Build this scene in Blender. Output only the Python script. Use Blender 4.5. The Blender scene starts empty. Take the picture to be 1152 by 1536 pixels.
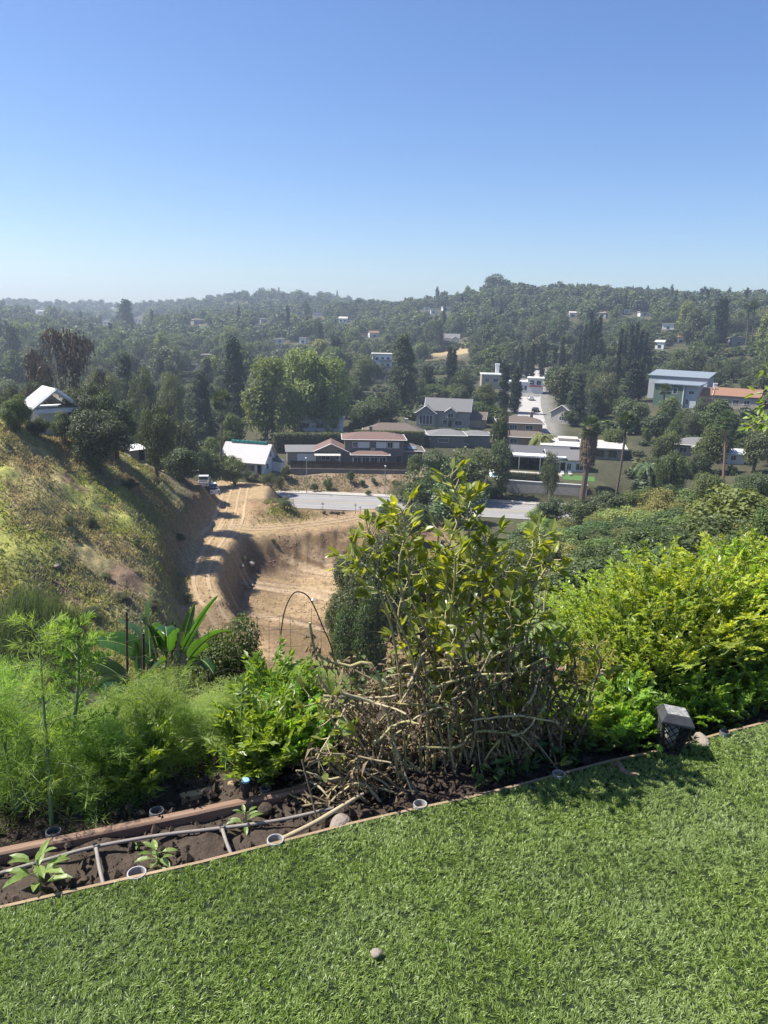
import bpy, math, random
import numpy as np
from mathutils import Matrix, Vector
R = math.radians; DEBUG = False
sc = bpy.context.scene
col = sc.collection

# ------------------------------------------------------------------ camera
PITCH, ROLL, FPX, CAMZ = R(14.2), R(1.5), 1138.0, 1.6
cp, sp, cr, sr = math.cos(PITCH), math.sin(PITCH), math.cos(ROLL), math.sin(ROLL)
FWD = np.array([0, cp, -sp])
_r, _u = np.array([1., 0, 0]), np.array([0, sp, cp])
RIGHT, UP = cr*_r + sr*_u, cr*_u - sr*_r
CAM = np.array([0, 0, CAMZ])
cd = bpy.data.cameras.new('camera'); cam = bpy.data.objects.new('camera', cd); col.objects.link(cam)
cd.sensor_fit = 'VERTICAL'; cd.sensor_height = 36.0; cd.sensor_width = 27.0
cd.lens = FPX/1536*36.0; cd.clip_start = 0.05; cd.clip_end = 20000
M4 = Matrix.Identity(4)
for i in range(3):
    M4[i][0], M4[i][1], M4[i][2], M4[i][3] = RIGHT[i], UP[i], -FWD[i], CAM[i]
cam.matrix_world = M4
sc.camera = cam

# ------------------------------------------------------------------ light
SUN_AZ, SUN_EL = R(-85), R(56)          # azimuth from +Y towards +X
world = bpy.data.worlds.new('World'); sc.world = world; world.use_nodes = True
wn = world.node_tree; bg = wn.nodes['Background']
sky = wn.nodes.new('ShaderNodeTexSky'); sky.sky_type = 'NISHITA'; sky.sun_disc = False
sky.sun_elevation = SUN_EL; sky.sun_rotation = SUN_AZ
sky.air_density = 1.0; sky.dust_density = .6; sky.ozone_density = 5.0; sky.altitude = 150
hs_ = wn.nodes.new('ShaderNodeHueSaturation'); hs_.inputs['Hue'].default_value = .509; hs_.inputs['Saturation'].default_value = 1.15
wn.links.new(sky.outputs[0], hs_.inputs['Color']); wn.links.new(hs_.outputs[0], bg.inputs[0]); bg.inputs[1].default_value = 0.085
sl = bpy.data.lights.new('sun', 'SUN'); sl.energy = 5.0; sl.angle = R(0.55); sl.color = (1, .95, .87)
so = bpy.data.objects.new('sun', sl); col.objects.link(so)
sdir = Vector((math.sin(SUN_AZ)*math.cos(SUN_EL), math.cos(SUN_AZ)*math.cos(SUN_EL), math.sin(SUN_EL)))
so.rotation_euler = sdir.to_track_quat('Z', 'Y').to_euler(); so.location = (-30, 20, 40)
HAZE = 0.00036
vs = sc.view_settings
sc.display_settings.display_device = 'sRGB'
vs.view_transform = 'Standard'; vs.look = 'None'; vs.exposure = 0.96; vs.gamma = 1.0; vs.use_curve_mapping = False
cy = sc.cycles
cy.max_bounces = 6; cy.diffuse_bounces = 3; cy.glossy_bounces = 2; cy.transmission_bounces = 3
cy.transparent_max_bounces = 8; cy.volume_bounces = 0; cy.use_denoising = True
cy.sample_clamp_indirect = 4.0; cy.caustics_reflective = False; cy.caustics_refractive = False
try: cy.denoiser = 'OPENIMAGEDENOISE'
except Exception: pass

# ------------------------------------------------------------------ helpers
def ray(u, v):
    return FWD*FPX + RIGHT*(u-576) - UP*(v-768)
def project(p):
    d = np.asarray(p, float) - CAM
    z = d @ FWD
    return 576 + FPX*(d @ RIGHT)/z, 768 - FPX*(d @ UP)/z
def plane(u, v, z=0.0):
    d = ray(u, v); return CAM + d*((z-CAMZ)/d[2])
def at_r(u, v, r):
    d = ray(u, v); return CAM + d*(r/math.hypot(d[0], d[1]))

def _hash(ix, iy, seed):
    h = (ix*374761393 + iy*668265263 + seed*974711) & 0xFFFFFFFF
    h = ((h ^ (h >> 13))*1274126177) & 0xFFFFFFFF
    return ((h ^ (h >> 16)) & 0xFFFF)/65535.0
def vnoise(x, y, seed=0):
    x = np.asarray(x, float); y = np.asarray(y, float)
    ix = np.floor(x).astype(np.int64); iy = np.floor(y).astype(np.int64)
    fx, fy = x-ix, y-iy
    fx = fx*fx*(3-2*fx); fy = fy*fy*(3-2*fy)
    a, b = _hash(ix, iy, seed), _hash(ix+1, iy, seed)
    c, d = _hash(ix, iy+1, seed), _hash(ix+1, iy+1, seed)
    return (a*(1-fx)+b*fx)*(1-fy) + (c*(1-fx)+d*fx)*fy
def fbm(x, y, seed=0, octv=4):
    s, a, t = 0, .5, 0
    for k in range(octv):
        s = s + a*vnoise(x*2**k, y*2**k, seed+k*17); t += a; a *= .5
    return s/t
def sstep(a, b, x):
    t = np.clip((x-a)/(b-a), 0, 1); return t*t*(3-2*t)
def nrm(a):
    return a/np.maximum(np.linalg.norm(a, axis=-1, keepdims=True), 1e-9)

class MB:
    """collects geometry; build() links it as one mesh object"""
    def __init__(s): s.v, s.f, s.n, s.m = [], [], 0, []
    def add(s, v, f, mi=0):
        v = np.asarray(v, float).reshape(-1, 3); f = np.asarray(f, np.int64)
        if len(v) == 0: return s
        s.v.append(v); s.f.append(f+s.n); s.m.append(np.full(len(f), mi, np.int32)); s.n += len(v); return s
    def box(s, x0, x1, y0, y1, z0, z1, mi=0, M=None):
        v = np.array([[x, y, z] for x in (x0, x1) for y in (y0, y1) for z in (z0, z1)], float)
        if M is not None: v = v @ M.T
        return s.add(v, [[0,1,3,2],[4,6,7,5],[0,4,5,1],[2,3,7,6],[0,2,6,4],[1,5,7,3]], mi)
    def prism(s, pts, z0, z1, mi=0):
        """convex/concave outline in xy extruded in z"""
        n = len(pts); p = np.array(pts, float)
        v = np.vstack([np.c_[p, np.full(n, z0)], np.c_[p, np.full(n, z1)]])
        s.add(v, [[i, (i+1) % n, n+(i+1) % n, n+i] for i in range(n)], mi)
        s.poly(v[:n][::-1], mi); s.poly(v[n:], mi); return s
    def poly(s, v, mi=0):
        v = np.asarray(v, float)
        if len(v) == 4: return s.add(v, [[0,1,2,3]], mi)
        if len(v) == 3: return s.add(v, [[0,1,2]], mi)
        s.v.append(v); s.f.append(('ngon', np.arange(len(v))+s.n)); s.m.append(np.full(1, mi, np.int32)); s.n += len(v); return s
    def tube(s, path, rad, k=6, mi=0, cap=True):
        p = np.asarray(path, float); n = len(p)
        rad = np.broadcast_to(np.asarray(rad, float), (n,))
        t = nrm(np.gradient(p, axis=0))
        ref = np.array([0, 0, 1.]) if abs(t[0][2]) < .9 else np.array([1., 0, 0])
        rings = []
        a = nrm(np.cross(t[0], ref))
        for i in range(n):
            a = a - t[i]*(a @ t[i]); a = a/max(np.linalg.norm(a), 1e-9)
            b = np.cross(t[i], a)
            th = np.arange(k)*2*np.pi/k
            rings.append(p[i] + rad[i]*(np.cos(th)[:, None]*a + np.sin(th)[:, None]*b))
        v = np.vstack(rings)
        f = [[i*k+j, i*k+(j+1) % k, (i+1)*k+(j+1) % k, (i+1)*k+j] for i in range(n-1) for j in range(k)]
        s.add(v, f, mi)
        if cap and k >= 3:
            s.poly(rings[0][::-1], mi); s.poly(rings[-1], mi)
        return s
    def lathe(s, prof, c=(0, 0, 0), k=16, mi=0):
        th = np.arange(k)*2*np.pi/k
        v = np.vstack([np.c_[r*np.cos(th)+c[0], r*np.sin(th)+c[1], np.full(k, z+c[2])] for r, z in prof])
        f = [[i*k+j, i*k+(j+1) % k, (i+1)*k+(j+1) % k, (i+1)*k+j] for i in range(len(prof)-1) for j in range(k)]
        return s.add(v, f, mi)
    def mesh(s, name, mats, smooth=False):
        me = bpy.data.meshes.new(name)
        V = np.vstack(s.v); loops, starts, tot, mi = [], [], [], []
        pos = 0
        for f, m in zip(s.f, s.m):
            if isinstance(f, tuple):
                loops.append(f[1]); starts.append(np.array([pos])); pos += len(f[1])
            else:
                loops.append(f.ravel()); k = f.shape[1]
                starts.append(pos+np.arange(len(f))*k); pos += f.size
            mi.append(m)
        loops = np.concatenate(loops).astype(np.int32); starts = np.concatenate(starts).astype(np.int32)
        me.vertices.add(len(V)); me.vertices.foreach_set('co', V.astype(np.float32).ravel())
        me.loops.add(len(loops)); me.loops.foreach_set('vertex_index', loops)
        me.polygons.add(len(starts)); me.polygons.foreach_set('loop_start', starts)
        me.polygons.foreach_set('material_index', np.concatenate(mi).astype(np.int32))
        me.polygons.foreach_set('use_smooth', np.full(len(starts), bool(smooth)))
        for m in (mats if isinstance(mats, (list, tuple)) else [mats]): me.materials.append(m)
        me.update(calc_edges=True); me.validate()
        return me
    def build(s, name, mats, parent=None, smooth=False, loc=None):
        o = bpy.data.objects.new(name, s.mesh(name, mats, smooth)); col.objects.link(o)
        if parent is not None: o.parent = parent
        if loc is not None: o.location = loc
        return o

def tag(o, label=None, cat=None, group=None, kind=None):
    if label: o['label'] = label
    if cat: o['category'] = cat
    if group: o['group'] = group
    if kind: o['kind'] = kind
    return o
def thing(name, label, cat, loc=(0, 0, 0), rz=0.0, group=None):
    o = bpy.data.objects.new(name, None); col.objects.link(o)
    o.location = tuple(loc); o.rotation_euler = (0, 0, rz); o.empty_display_size = .2
    return tag(o, label, cat, group)
def copy_tree(o, parent=None):
    c = o.copy(); col.objects.link(c); c.parent = parent
    for ch in list(o.children): copy_tree(ch, c)
    return c

# ------------------------------------------------------------------ materials
def _mat(name):
    m = bpy.data.materials.new(name); m.use_nodes = True
    nt = m.node_tree; return m, nt, nt.nodes['Principled BSDF'], nt.nodes['Material Output']
def ramp(nt, c1, c2, p1=.3, p2=.7):
    n = nt.nodes.new('ShaderNodeValToRGB')
    n.color_ramp.elements[0].position = p1; n.color_ramp.elements[1].position = p2
    n.color_ramp.elements[0].color = (*c1, 1); n.color_ramp.elements[1].color = (*c2, 1); return n
def nm(name, c1, c2=None, scale=4.0, rough=.8, bump=.3, dist=.02, metal=0.0, spec=.3, stretch=(1, 1, 1), detail=6):
    """two-tone noise colour with bump, in object space"""
    m, nt, b, out = _mat(name)
    c2 = c2 or tuple(x*.75 for x in c1)
    tc = nt.nodes.new('ShaderNodeTexCoord'); mp = nt.nodes.new('ShaderNodeMapping'); mp.inputs['Scale'].default_value = stretch
    no = nt.nodes.new('ShaderNodeTexNoise'); no.inputs['Scale'].default_value = scale; no.inputs['Detail'].default_value = detail
    no.inputs['Roughness'].default_value = .65
    rp = ramp(nt, c1, c2)
    nt.links.new(tc.outputs['Object'], mp.inputs[0]); nt.links.new(mp.outputs[0], no.inputs['Vector'])
    nt.links.new(no.outputs[0], rp.inputs[0]); nt.links.new(rp.outputs[0], b.inputs['Base Color'])
    b.inputs['Roughness'].default_value = rough; b.inputs['Metallic'].default_value = metal
    b.inputs['Specular IOR Level'].default_value = spec
    if bump:
        bp = nt.nodes.new('ShaderNodeBump'); bp.inputs['Strength'].default_value = bump; bp.inputs['Distance'].default_value = dist
        nt.links.new(no.outputs[0], bp.inputs['Height']); nt.links.new(bp.outputs[0], b.inputs['Normal'])
    return m
def leafmat(name, c1, c2, trans=.35, tcol=None, rough=.5, spec=.3, objvar=.25, c3=None, nscale=1.0):
    """leaf: colour varies per leaf, per plant and in patches; lets light through"""
    m, nt, b, out = _mat(name)
    L = nt.links.new
    geo = nt.nodes.new('ShaderNodeNewGeometry'); oi = nt.nodes.new('ShaderNodeObjectInfo')
    rp = ramp(nt, c1, c2, 0.0, 1.0); L(geo.outputs['Random Per Island'], rp.inputs[0])
    colr = rp.outputs[0]
    if c3:
        tc = nt.nodes.new('ShaderNodeTexCoord'); no = nt.nodes.new('ShaderNodeTexNoise'); no.inputs['Scale'].default_value = nscale
        no.inputs['Detail'].default_value = 3
        L(tc.outputs['Object'], no.inputs['Vector'])
        r2 = ramp(nt, (0, 0, 0), (1, 1, 1), .45, .65); L(no.outputs[0], r2.inputs[0])
        mx = nt.nodes.new('ShaderNodeMix'); mx.data_type = 'RGBA'; L(r2.outputs[0], mx.inputs[0]); L(colr, mx.inputs[6]); mx.inputs[7].default_value = (*c3, 1)
        colr = mx.outputs[2]
    hs = nt.nodes.new('ShaderNodeHueSaturation')
    mr = nt.nodes.new('ShaderNodeMapRange'); mr.inputs[3].default_value = 1-objvar; mr.inputs[4].default_value = 1+objvar
    mh = nt.nodes.new('ShaderNodeMapRange'); mh.inputs[3].default_value = .5-.03*min(1, objvar*4); mh.inputs[4].default_value = .5+.02*min(1, objvar*4)
    L(oi.outputs['Random'], mr.inputs[0]); L(mr.outputs[0], hs.inputs['Value'])
    ml = nt.nodes.new('ShaderNodeMath'); ml.operation = 'FRACT'; mm = nt.nodes.new('ShaderNodeMath'); mm.operation = 'MULTIPLY'; mm.inputs[1].default_value = 7.3
    L(oi.outputs['Random'], mm.inputs[0]); L(mm.outputs[0], ml.inputs[0]); L(ml.outputs[0], mh.inputs[0]); L(mh.outputs[0], hs.inputs['Hue'])
    L(colr, hs.inputs['Color'])
    L(hs.outputs[0], b.inputs['Base Color']); b.inputs['Roughness'].default_value = rough; b.inputs['Specular IOR Level'].default_value = spec
    if trans > 0:
        tr = nt.nodes.new('ShaderNodeBsdfTranslucent'); mx = nt.nodes.new('ShaderNodeMixShader'); mx.inputs[0].default_value = trans
        tm = nt.nodes.new('ShaderNodeMix'); tm.data_type = 'RGBA'; tm.blend_type = 'MULTIPLY'; tm.inputs[0].default_value = 1.0
        L(hs.outputs[0], tm.inputs[6]); tm.inputs[7].default_value = (*(tcol or (1.8, 1.7, .6)), 1)
        L(tm.outputs[2], tr.inputs[0]); L(b.outputs[0], mx.inputs[1]); L(tr.outputs[0], mx.inputs[2]); L(mx.outputs[0], out.inputs['Surface'])
    return m
# ------------------------------------------------------------------ terrain heights
PR = np.array([0, 2.6, 5, 10, 20, 40, 60, 70, 85, 100, 115, 130, 150, 165, 200, 250, 300, 400, 500, 650, 800, 1000, 1400, 1700, 2600.])
PA = {
 -180: [0]*11+[0]*14,
 -100: [0, 0, -.6, -2, -5, -9, -9, -8, -6, -4, -3, -3, -4, -6, -10, -14, -16, -18, -18, -12, -6, 0, 10, 10, 0],
 -60: [0, 0, -1, -4, -9.5, -18, -21, -19, -13, -7, -6, -9, -14, -17, -22, -26, -28, -28, -26, -18, -8, 2, 12, 12, -10],
 -27: [0, 0, -1.2, -4.6, -11, -20.5, -25.5, -24.5, -17.5, -11, -12.5, -18, -24, -27, -29, -30, -30, -29, -26, -20, -13, -5, -4, 12, -10],
 -20: [0, 0, -1.2, -4.7, -11.2, -22, -27.5, -27.3, -23.2, -18, -17.5, -21, -26, -28.5, -29.5, -30, -30, -28.5, -26, -21, -19, -17, -10, 9, -10],
 -14: [0, 0, -1.3, -4.8, -11.6, -23, -31, -31.5, -29.8, -27.3, -25.5, -26.5, -29, -30, -31, -31, -30.5, -28, -25, -18, -10, -4, 10, 14, -10],
 -10: [0, 0, -1.4, -4.9, -11.8, -23.4, -33, -33, -32, -30.2, -29.8, -30.6, -31.6, -31.6, -30.5, -30, -29, -27, -24, -15, -3, 7, 31, 24, -10],
 -5: [0, 0, -1.4, -4.9, -11.8, -23.5, -33, -33, -33, -32.6, -30.5, -31.8, -34, -31.2, -29.5, -28.5, -28, -26, -22, -12, 0, 8, 33, 26, -10],
 0: [0, 0, -1.4, -4.8, -11.6, -23, -32.4, -33, -33, -33, -32.6, -33.2, -34, -31.2, -29.5, -28.5, -28, -25, -20, -9, 2, 4, 9, 8, -10],
 4: [0, 0, -1.3, -4.7, -11.1, -22, -30, -31.5, -32, -32.4, -32.8, -33.4, -34, -31.4, -29.5, -28, -27, -23, -16, -3, 12, 14, 10, 8, -10],
 8: [0, 0, -1.3, -4.5, -10.4, -19.5, -26.5, -28.5, -30, -31, -32, -33, -34, -31.8, -29.8, -28, -26, -20, -11, 6, 30, 24, 14, 8, -10],
 14: [0, 0, -1, -3.9, -9, -15.5, -20.5, -22.5, -25, -27.5, -30, -32, -33.6, -32, -30, -27.5, -25, -17, -8, 9, 28, 24, 14, 6, -10],
 20: [0, 0, -.9, -3.5, -8, -13.4, -17.3, -19.2, -21.8, -24, -26.5, -29, -31.5, -31, -29, -26.5, -23, -14, -5, 11, 25, 22, 14, 6, -10],
 27: [0, 0, -.7, -2.9, -6.5, -11, -14.5, -16.7, -19.3, -21.3, -24, -26.5, -29, -29, -27.5, -25, -21, -11, -2, 12, 21, 18, 14, 6, -10],
 60: [0, 0, -.4, -1.5, -3.5, -6, -9, -11, -13, -15, -17, -19, -21, -22, -21, -19, -15, -6, 2, 14, 24, 22, 14, 6, -10],
 100: [0]*3+[-.5, -1.5, -3, -4, -5, -6, -7, -8, -9, -10, -10, -9, -7, -4, 0, 4, 8, 12, 12, 10, 5, -10],
 180: [0]*11+[0]*14,
}
AZK = np.array(sorted(PA)); ZT = np.array([PA[a] for a in AZK], float)
GA = np.radians(np.concatenate([np.linspace(-180, -70, 23)[:-1], np.linspace(-70, -33, 75)[:-1], np.linspace(-33, 33, 450)[:-1], np.linspace(33, 70, 75)[:-1], np.linspace(70, 180, 23)]))
GR = np.concatenate([[0.01], np.geomspace(.6, 58, 100)[:-1], np.arange(58, 160, .42), np.geomspace(160, 2600, 130)])
def _profile(a, r):
    """a degrees, r metres -> z (bilinear on the knots)"""
    lr = np.log(np.maximum(r, .5)+3); lk = np.log(np.maximum(PR, .5)+3)
    i = np.clip(np.searchsorted(AZK, a)-1, 0, len(AZK)-2); j = np.clip(np.searchsorted(lk, lr)-1, 0, len(lk)-2)
    ta = np.clip((a-AZK[i])/(AZK[i+1]-AZK[i]), 0, 1); ta = ta*ta*(3-2*ta)*.5+ta*.5
    tr = np.clip((lr-lk[j])/(lk[j+1]-lk[j]), 0, 1)
    return (ZT[i, j]*(1-ta)+ZT[i+1, j]*ta)*(1-tr)+(ZT[i, j+1]*(1-ta)+ZT[i+1, j+1]*ta)*tr
E0, E1 = plane(0, 1365)[:2], plane(1152, 1085)[:2]
ED = (E1-E0)/np.linalg.norm(E1-E0); EN = np.array([-ED[1], ED[0]])      # EN points away from the lawn
def edge_s(x, y): return (x-E0[0])*EN[0]+(y-E0[1])*EN[1]
AA, RR = np.meshgrid(GA, GR, indexing='ij')
GX, GY = RR*np.sin(AA), RR*np.cos(AA)
GZ = _profile(np.degrees(AA), RR)
for _ in range(3):                                                        # soften the knots' creases
    GZ[1:-1] = .25*GZ[:-2]+.5*GZ[1:-1]+.25*GZ[2:]
    GZ[:, 2:-1] = .25*GZ[:, 1:-2]+.5*GZ[:, 2:-1]+.25*GZ[:, 3:]
s_ = edge_s(GX, GY)
near = np.where(s_ < .8, -.14, -.14-.60*(s_-.8))
w = sstep(9, 18, RR); GZ = near*(1-w)+GZ*w
GZ += (fbm(GX/170, GY/170, 15)-.5)*22*sstep(550, 850, RR)
GZ += (fbm(GX/9, GY/9, 3)-.5)*1.5*sstep(25, 60, RR)+(fbm(GX/60, GY/60, 5)-.5)*9*sstep(200, 450, RR)
lfz = sstep(14, 20, np.degrees(-AA))*sstep(55, 70, RR)*(1-sstep(125, 150, RR))
GZ += (fbm(GX/3.0, GY/3.0, 8)-.5)*.9*lfz

def hz(x, y):
    """height of the ground at x, y"""
    x = np.asarray(x, float); y = np.asarray(y, float)
    a = np.arctan2(x, y); r = np.maximum(np.hypot(x, y), .02)
    i = np.clip(np.searchsorted(GA, a)-1, 0, len(GA)-2); j = np.clip(np.searchsorted(GR, r)-1, 0, len(GR)-2)
    ta = (a-GA[i])/(GA[i+1]-GA[i]); tr = (r-GR[j])/(GR[j+1]-GR[j])
    return (GZ[i, j]*(1-ta)+GZ[i+1, j]*ta)*(1-tr)+(GZ[i, j+1]*(1-ta)+GZ[i+1, j+1]*ta)*tr
def on(u, r, du=0):
    """the point of the ground at picture column u and distance r"""
    v = 700.0
    for _ in range(6):
        d = ray(u, v); a = math.atan2(d[0], d[1]); x, y = r*math.sin(a), r*math.cos(a); z = float(hz(x, y))
        v = project((x, y, z))[1]
    return np.array([x, y, z])
def hit(u, v, r0=2.0):
    """the ground point behind a pixel"""
    rs = np.geomspace(r0, 2500, 1500); d = ray(u, v); d = d/math.hypot(d[0], d[1])
    P = CAM+rs[:, None]*d; below = P[:, 2] < hz(P[:, 0], P[:, 1])
    k = int(np.argmax(below)) if below.any() else len(rs)-1
    p = P[k].copy(); p[2] = float(hz(p[0], p[1])); return p
def stamp(pts, zs, half, fall, closed=False):
    """press a polyline (or filled outline) of given height into the ground"""
    global GZ
    P = np.array(pts, float); Z = np.array(zs, float)
    lo, hi = P.min(0)-half-fall, P.max(0)+half+fall
    m = (GX > lo[0]) & (GX < hi[0]) & (GY > lo[1]) & (GY < hi[1])
    x, y = GX[m], GY[m]
    best = np.full(x.shape, 1e9); bz = np.zeros(x.shape)
    n = len(P)
    for i in range(n if closed else n-1):
        a, b = P[i], P[(i+1) % n]; d = b-a; L2 = d @ d
        t = np.clip(((x-a[0])*d[0]+(y-a[1])*d[1])/L2, 0, 1)
        dd = np.hypot(x-a[0]-t*d[0], y-a[1]-t*d[1]); k = dd < best
        best[k] = dd[k]; bz[k] = (Z[i]+t*(Z[(i+1) % n]-Z[i]))[k]
    if closed:
        ins = np.zeros(x.shape, bool)
        for i in range(n):
            a, b = P[i], P[(i+1) % n]
            c = ((a[1] > y) != (b[1] > y)) & (x < (b[0]-a[0])*(y-a[1])/(b[1]-a[1]+1e-12)+a[0]); ins ^= c
        best[ins] = 0; bz[ins] = Z.mean()
    wgt = 1-sstep(half, half+fall, best)
    g = GZ[m]; GZ[m] = g*(1-wgt)+bz*wgt
    full = np.zeros(GX.shape); full[m] = wgt
    return full

# street at the bottom of the valley
def xy(u, r): return on(u, r)[:2]
ST = [(-150, 152), (-60, 150), (-25, 148.5), (0, 147), (20, 145), (40, 142.5), (70, 136), (120, 118), (170, 95)]
STZ = [-34, -34, -34, -34, -34, -34, -33.5, -32, -30]
w_street = stamp(ST, STZ, 9.5, 6)
# dirt pad, banks and tracks of the building plot
pad_px = [(342, 75), (354, 68), (430, 66), (520, 68), (580, 80), (568, 103), (500, 107), (430, 106.5), (384, 104), (354, 97), (340, 87)]
PAD = [xy(u, r) for u, r in pad_px]
w_pad = stamp(PAD, [-35.0]*len(PAD), .2, 8.0, True)
TRK = [(357, 150), (352, 140), (348, 128), (342, 117), (326, 108), (309, 99), (298, 90), (312, 85), (335, 82.5), (362, 81)]
TRKP = [xy(u, r) for u, r in TRK]; TRKZ = [-31.4, -31.2, -30.6, -30.0, -29.6, -29.5, -29.7, -30.9, -33.0, -35.2]
w_trk = stamp(TRKP, TRKZ, 1.7, 3.5)
BR = [(345, 116), (380, 114), (430, 117), (480, 122), (530, 130), (560, 138)]
BRP = [xy(u, r) for u, r in BR]; BRZ = [-30, -30.2, -30.6, -31.4, -32.6, -33.8]
w_br = stamp(BRP, BRZ, 2.2, 3.5)
# mound between the two tracks
mx, my = xy(405, 128); dmd = np.hypot((GX-mx)/6.5, (GY-my)/7.5); w_mound = (1-sstep(.35, 1.0, dmd)); GZ += 1.6*w_mound
# wide level part by the parked trucks
TOPP = [xy(u, r) for u, r in [(322, 141), (392, 141), (398, 152), (330, 156)]]
w_top = stamp(TOPP, [-31.3]*4, .5, 3, True)
# uphill side street
SS = [(800, 225), (797, 250), (792, 280), (797, 320), (812, 380)]
SSP = [xy(u, r) for u, r in SS]; SSZ = [float(hz(*p)) for p in SSP]
w_ss = stamp(SSP, SSZ, 5, 6)
# bank roughness
bank = np.clip((1-w_pad)*sstep(0, .02, 1-w_pad)*(np.hypot(GX-PAD[7][0], GY-PAD[7][1]) < 40), 0, 1)
GZ += (fbm(GX/1.4, GY/1.4, 21)-.5)*1.3*np.clip(bank*(1-w_trk)*(1-w_br)*(1-w_top), 0, 1)*(GY < 138)
GZ += (vnoise(np.degrees(AA)*3.3, RR*.12, 25)-.5)*1.6*w_pad*(1-w_pad)*(1-w_trk)*(1-w_br)
GZ += (fbm(GX/1.1, GY/1.1, 31)-.5)*.18*w_pad
# terraces: (picture column, row of the base, half size) -> flat ground under each building
def terrace(u, v, half, fall=4, r=None, z=None):
    p = hit(u, v, 20) if r is None else on(u, r)
    zz = p[2] if z is None else z
    stamp([p[:2]+[-.01, 0], p[:2]+[.01, 0]], [zz, zz], half, fall); p[2] = zz; return p
# two storey house on its walled terrace above the street
TA, TB = xy(432, 174), xy(612, 174); stamp([TA, TB], [-30.5, -30.5], 8.6, .8)
PA_, PB_ = xy(742, 171), xy(900, 171); stamp([PA_, PB_], [-30.6, -30.6], 11, 1.2)
S = {}
S['white_roof'] = terrace(374, 706, 8)
S['hip'] = terrace(590, 664, 9)
S['lowgrey'] = terrace(668, 668, 7)
S['gable'] = terrace(664, 640, 9)
S['garage'] = terrace(712, 640, 4)
S['brown_a'] = terrace(778, 646, 8)
S['brown_b'] = terrace(786, 668, 7)
S['flatwhite'] = terrace(872, 684, 10)
S['whitegable'] = terrace(857, 634, 7)
S['green'] = terrace(1012, 609, 11)
S['orange_a'] = terrace(1060, 610, 7)
S['orange_b'] = terrace(1104, 612, 8)
S['greyright'] = terrace(1043, 682, 7)
S['whiteright'] = terrace(1097, 694, 5)
S['pavilion'] = terrace(76, 632, 4.5, r=108)
S['apartment'] = terrace(572, 572, 10)
S['lowflat'] = terrace(505, 552, 9)
S['whitebox_a'] = terrace(735, 582, 6)
S['whitebox_b'] = terrace(780, 588, 8)
S['knoll'] = terrace(672, 517, 10)
S['cottage'] = terrace(366, 606, 5)
S['white_l'] = terrace(480, 645, 6)

# ------------------------------------------------------------------ ground sheet with its own earth colours
n1 = fbm(GX/7, GY/7, 41); n2 = fbm(GX/1.7, GY/1.7, 43); n3 = fbm(GX/30, GY/30, 44); n4 = fbm(GX/.8, GY/.8, 47)
def mix(a, b, w): return a*(1-w[..., None])+np.array(b)*w[..., None]
C = np.zeros(GX.shape+(3,)); C[:] = (.062, .062, .036)
far = sstep(170, 300, RR)
C = mix(C, (.085, .085, .045), sstep(.5, .62, n1)*.7)
C = mix(C, (.15, .125, .075), far*sstep(.6, .7, n3)*.6)
AZD = np.degrees(AA)
# left spur: straw, yellow green weeds, grey green scrub low down, bare brown soil in patches
C = mix(C, (.33, .28, .13), lfz)
C = mix(C, (.27, .28, .085), lfz*sstep(.44, .56, n1))
C = mix(C, (.33, .34, .085), lfz*sstep(.55, .68, n2)*sstep(.42, .6, n1))
low = lfz*(1-sstep(72, 86, RR+6*(n1-.5)))*sstep(-22, -15, AZD)
C = mix(C, (.16, .19, .12), low*.7)
C = mix(C, (.20, .14, .095), lfz*sstep(.60, .68, fbm(GX/4.5, GY/4.5, 51)))
C = mix(C, (.36, .29, .165), lfz*sstep(98, 112, RR+8*(n1-.5))*.75)
# cut earth round the plot
dcut = np.hypot((GX-PAD[7][0])/34, (GY-104)/44)
cut = (1-sstep(.8, 1.0, dcut+.25*(n1-.5)))*(AZD > -17.5-3*(n1-.5))*(1-lfz*.0)*(RR > 60)
cut = np.clip(cut, 0, 1)*sstep(-15.0, -14.0, AZD+2.0*(n2-.5))
C = mix(C, (.20, .135, .068), cut)
C = mix(C, (.145, .095, .065), cut*sstep(.5, .66, n2))
C = mix(C, (.29, .20, .13), cut*sstep(.52, .7, n1)*.7)
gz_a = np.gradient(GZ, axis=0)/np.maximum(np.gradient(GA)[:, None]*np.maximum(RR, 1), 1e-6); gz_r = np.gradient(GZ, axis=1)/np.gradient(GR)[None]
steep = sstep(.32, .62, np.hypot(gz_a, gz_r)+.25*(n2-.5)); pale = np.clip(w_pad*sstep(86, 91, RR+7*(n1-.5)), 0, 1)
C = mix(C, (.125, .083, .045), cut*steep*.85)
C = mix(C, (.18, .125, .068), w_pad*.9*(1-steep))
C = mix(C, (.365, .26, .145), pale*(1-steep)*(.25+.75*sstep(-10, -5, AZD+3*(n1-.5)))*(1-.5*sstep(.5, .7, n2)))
arc = np.hypot(GX-PAD[3][0]+30, GY-40)                                    # arcs left by the digger
ln = sstep(.62, .8, vnoise(arc*1.6, np.arctan2(GX+30, GY-40)*3, 61))
C = mix(C, (.50, .38, .26), w_pad*ln*.45)
C = mix(C, (.11, .075, .055), w_pad*sstep(.62, .8, vnoise(arc*1.1, np.arctan2(GX+30, GY-40)*5, 63))*.5)
wt = np.clip(np.maximum(np.maximum(w_trk, w_br), w_top), 0, 1)
C = mix(C, (.35, .25, .14), wt)
C = mix(C, (.29, .21, .11), wt*sstep(.5, .62, n2)*.8)
C = mix(C, (.30, .19, .115), w_mound*.8); C = mix(C, (.26, .27, .08), w_mound*sstep(.45, .6, n2)*sstep(-3, 2, GX-mx))
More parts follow.
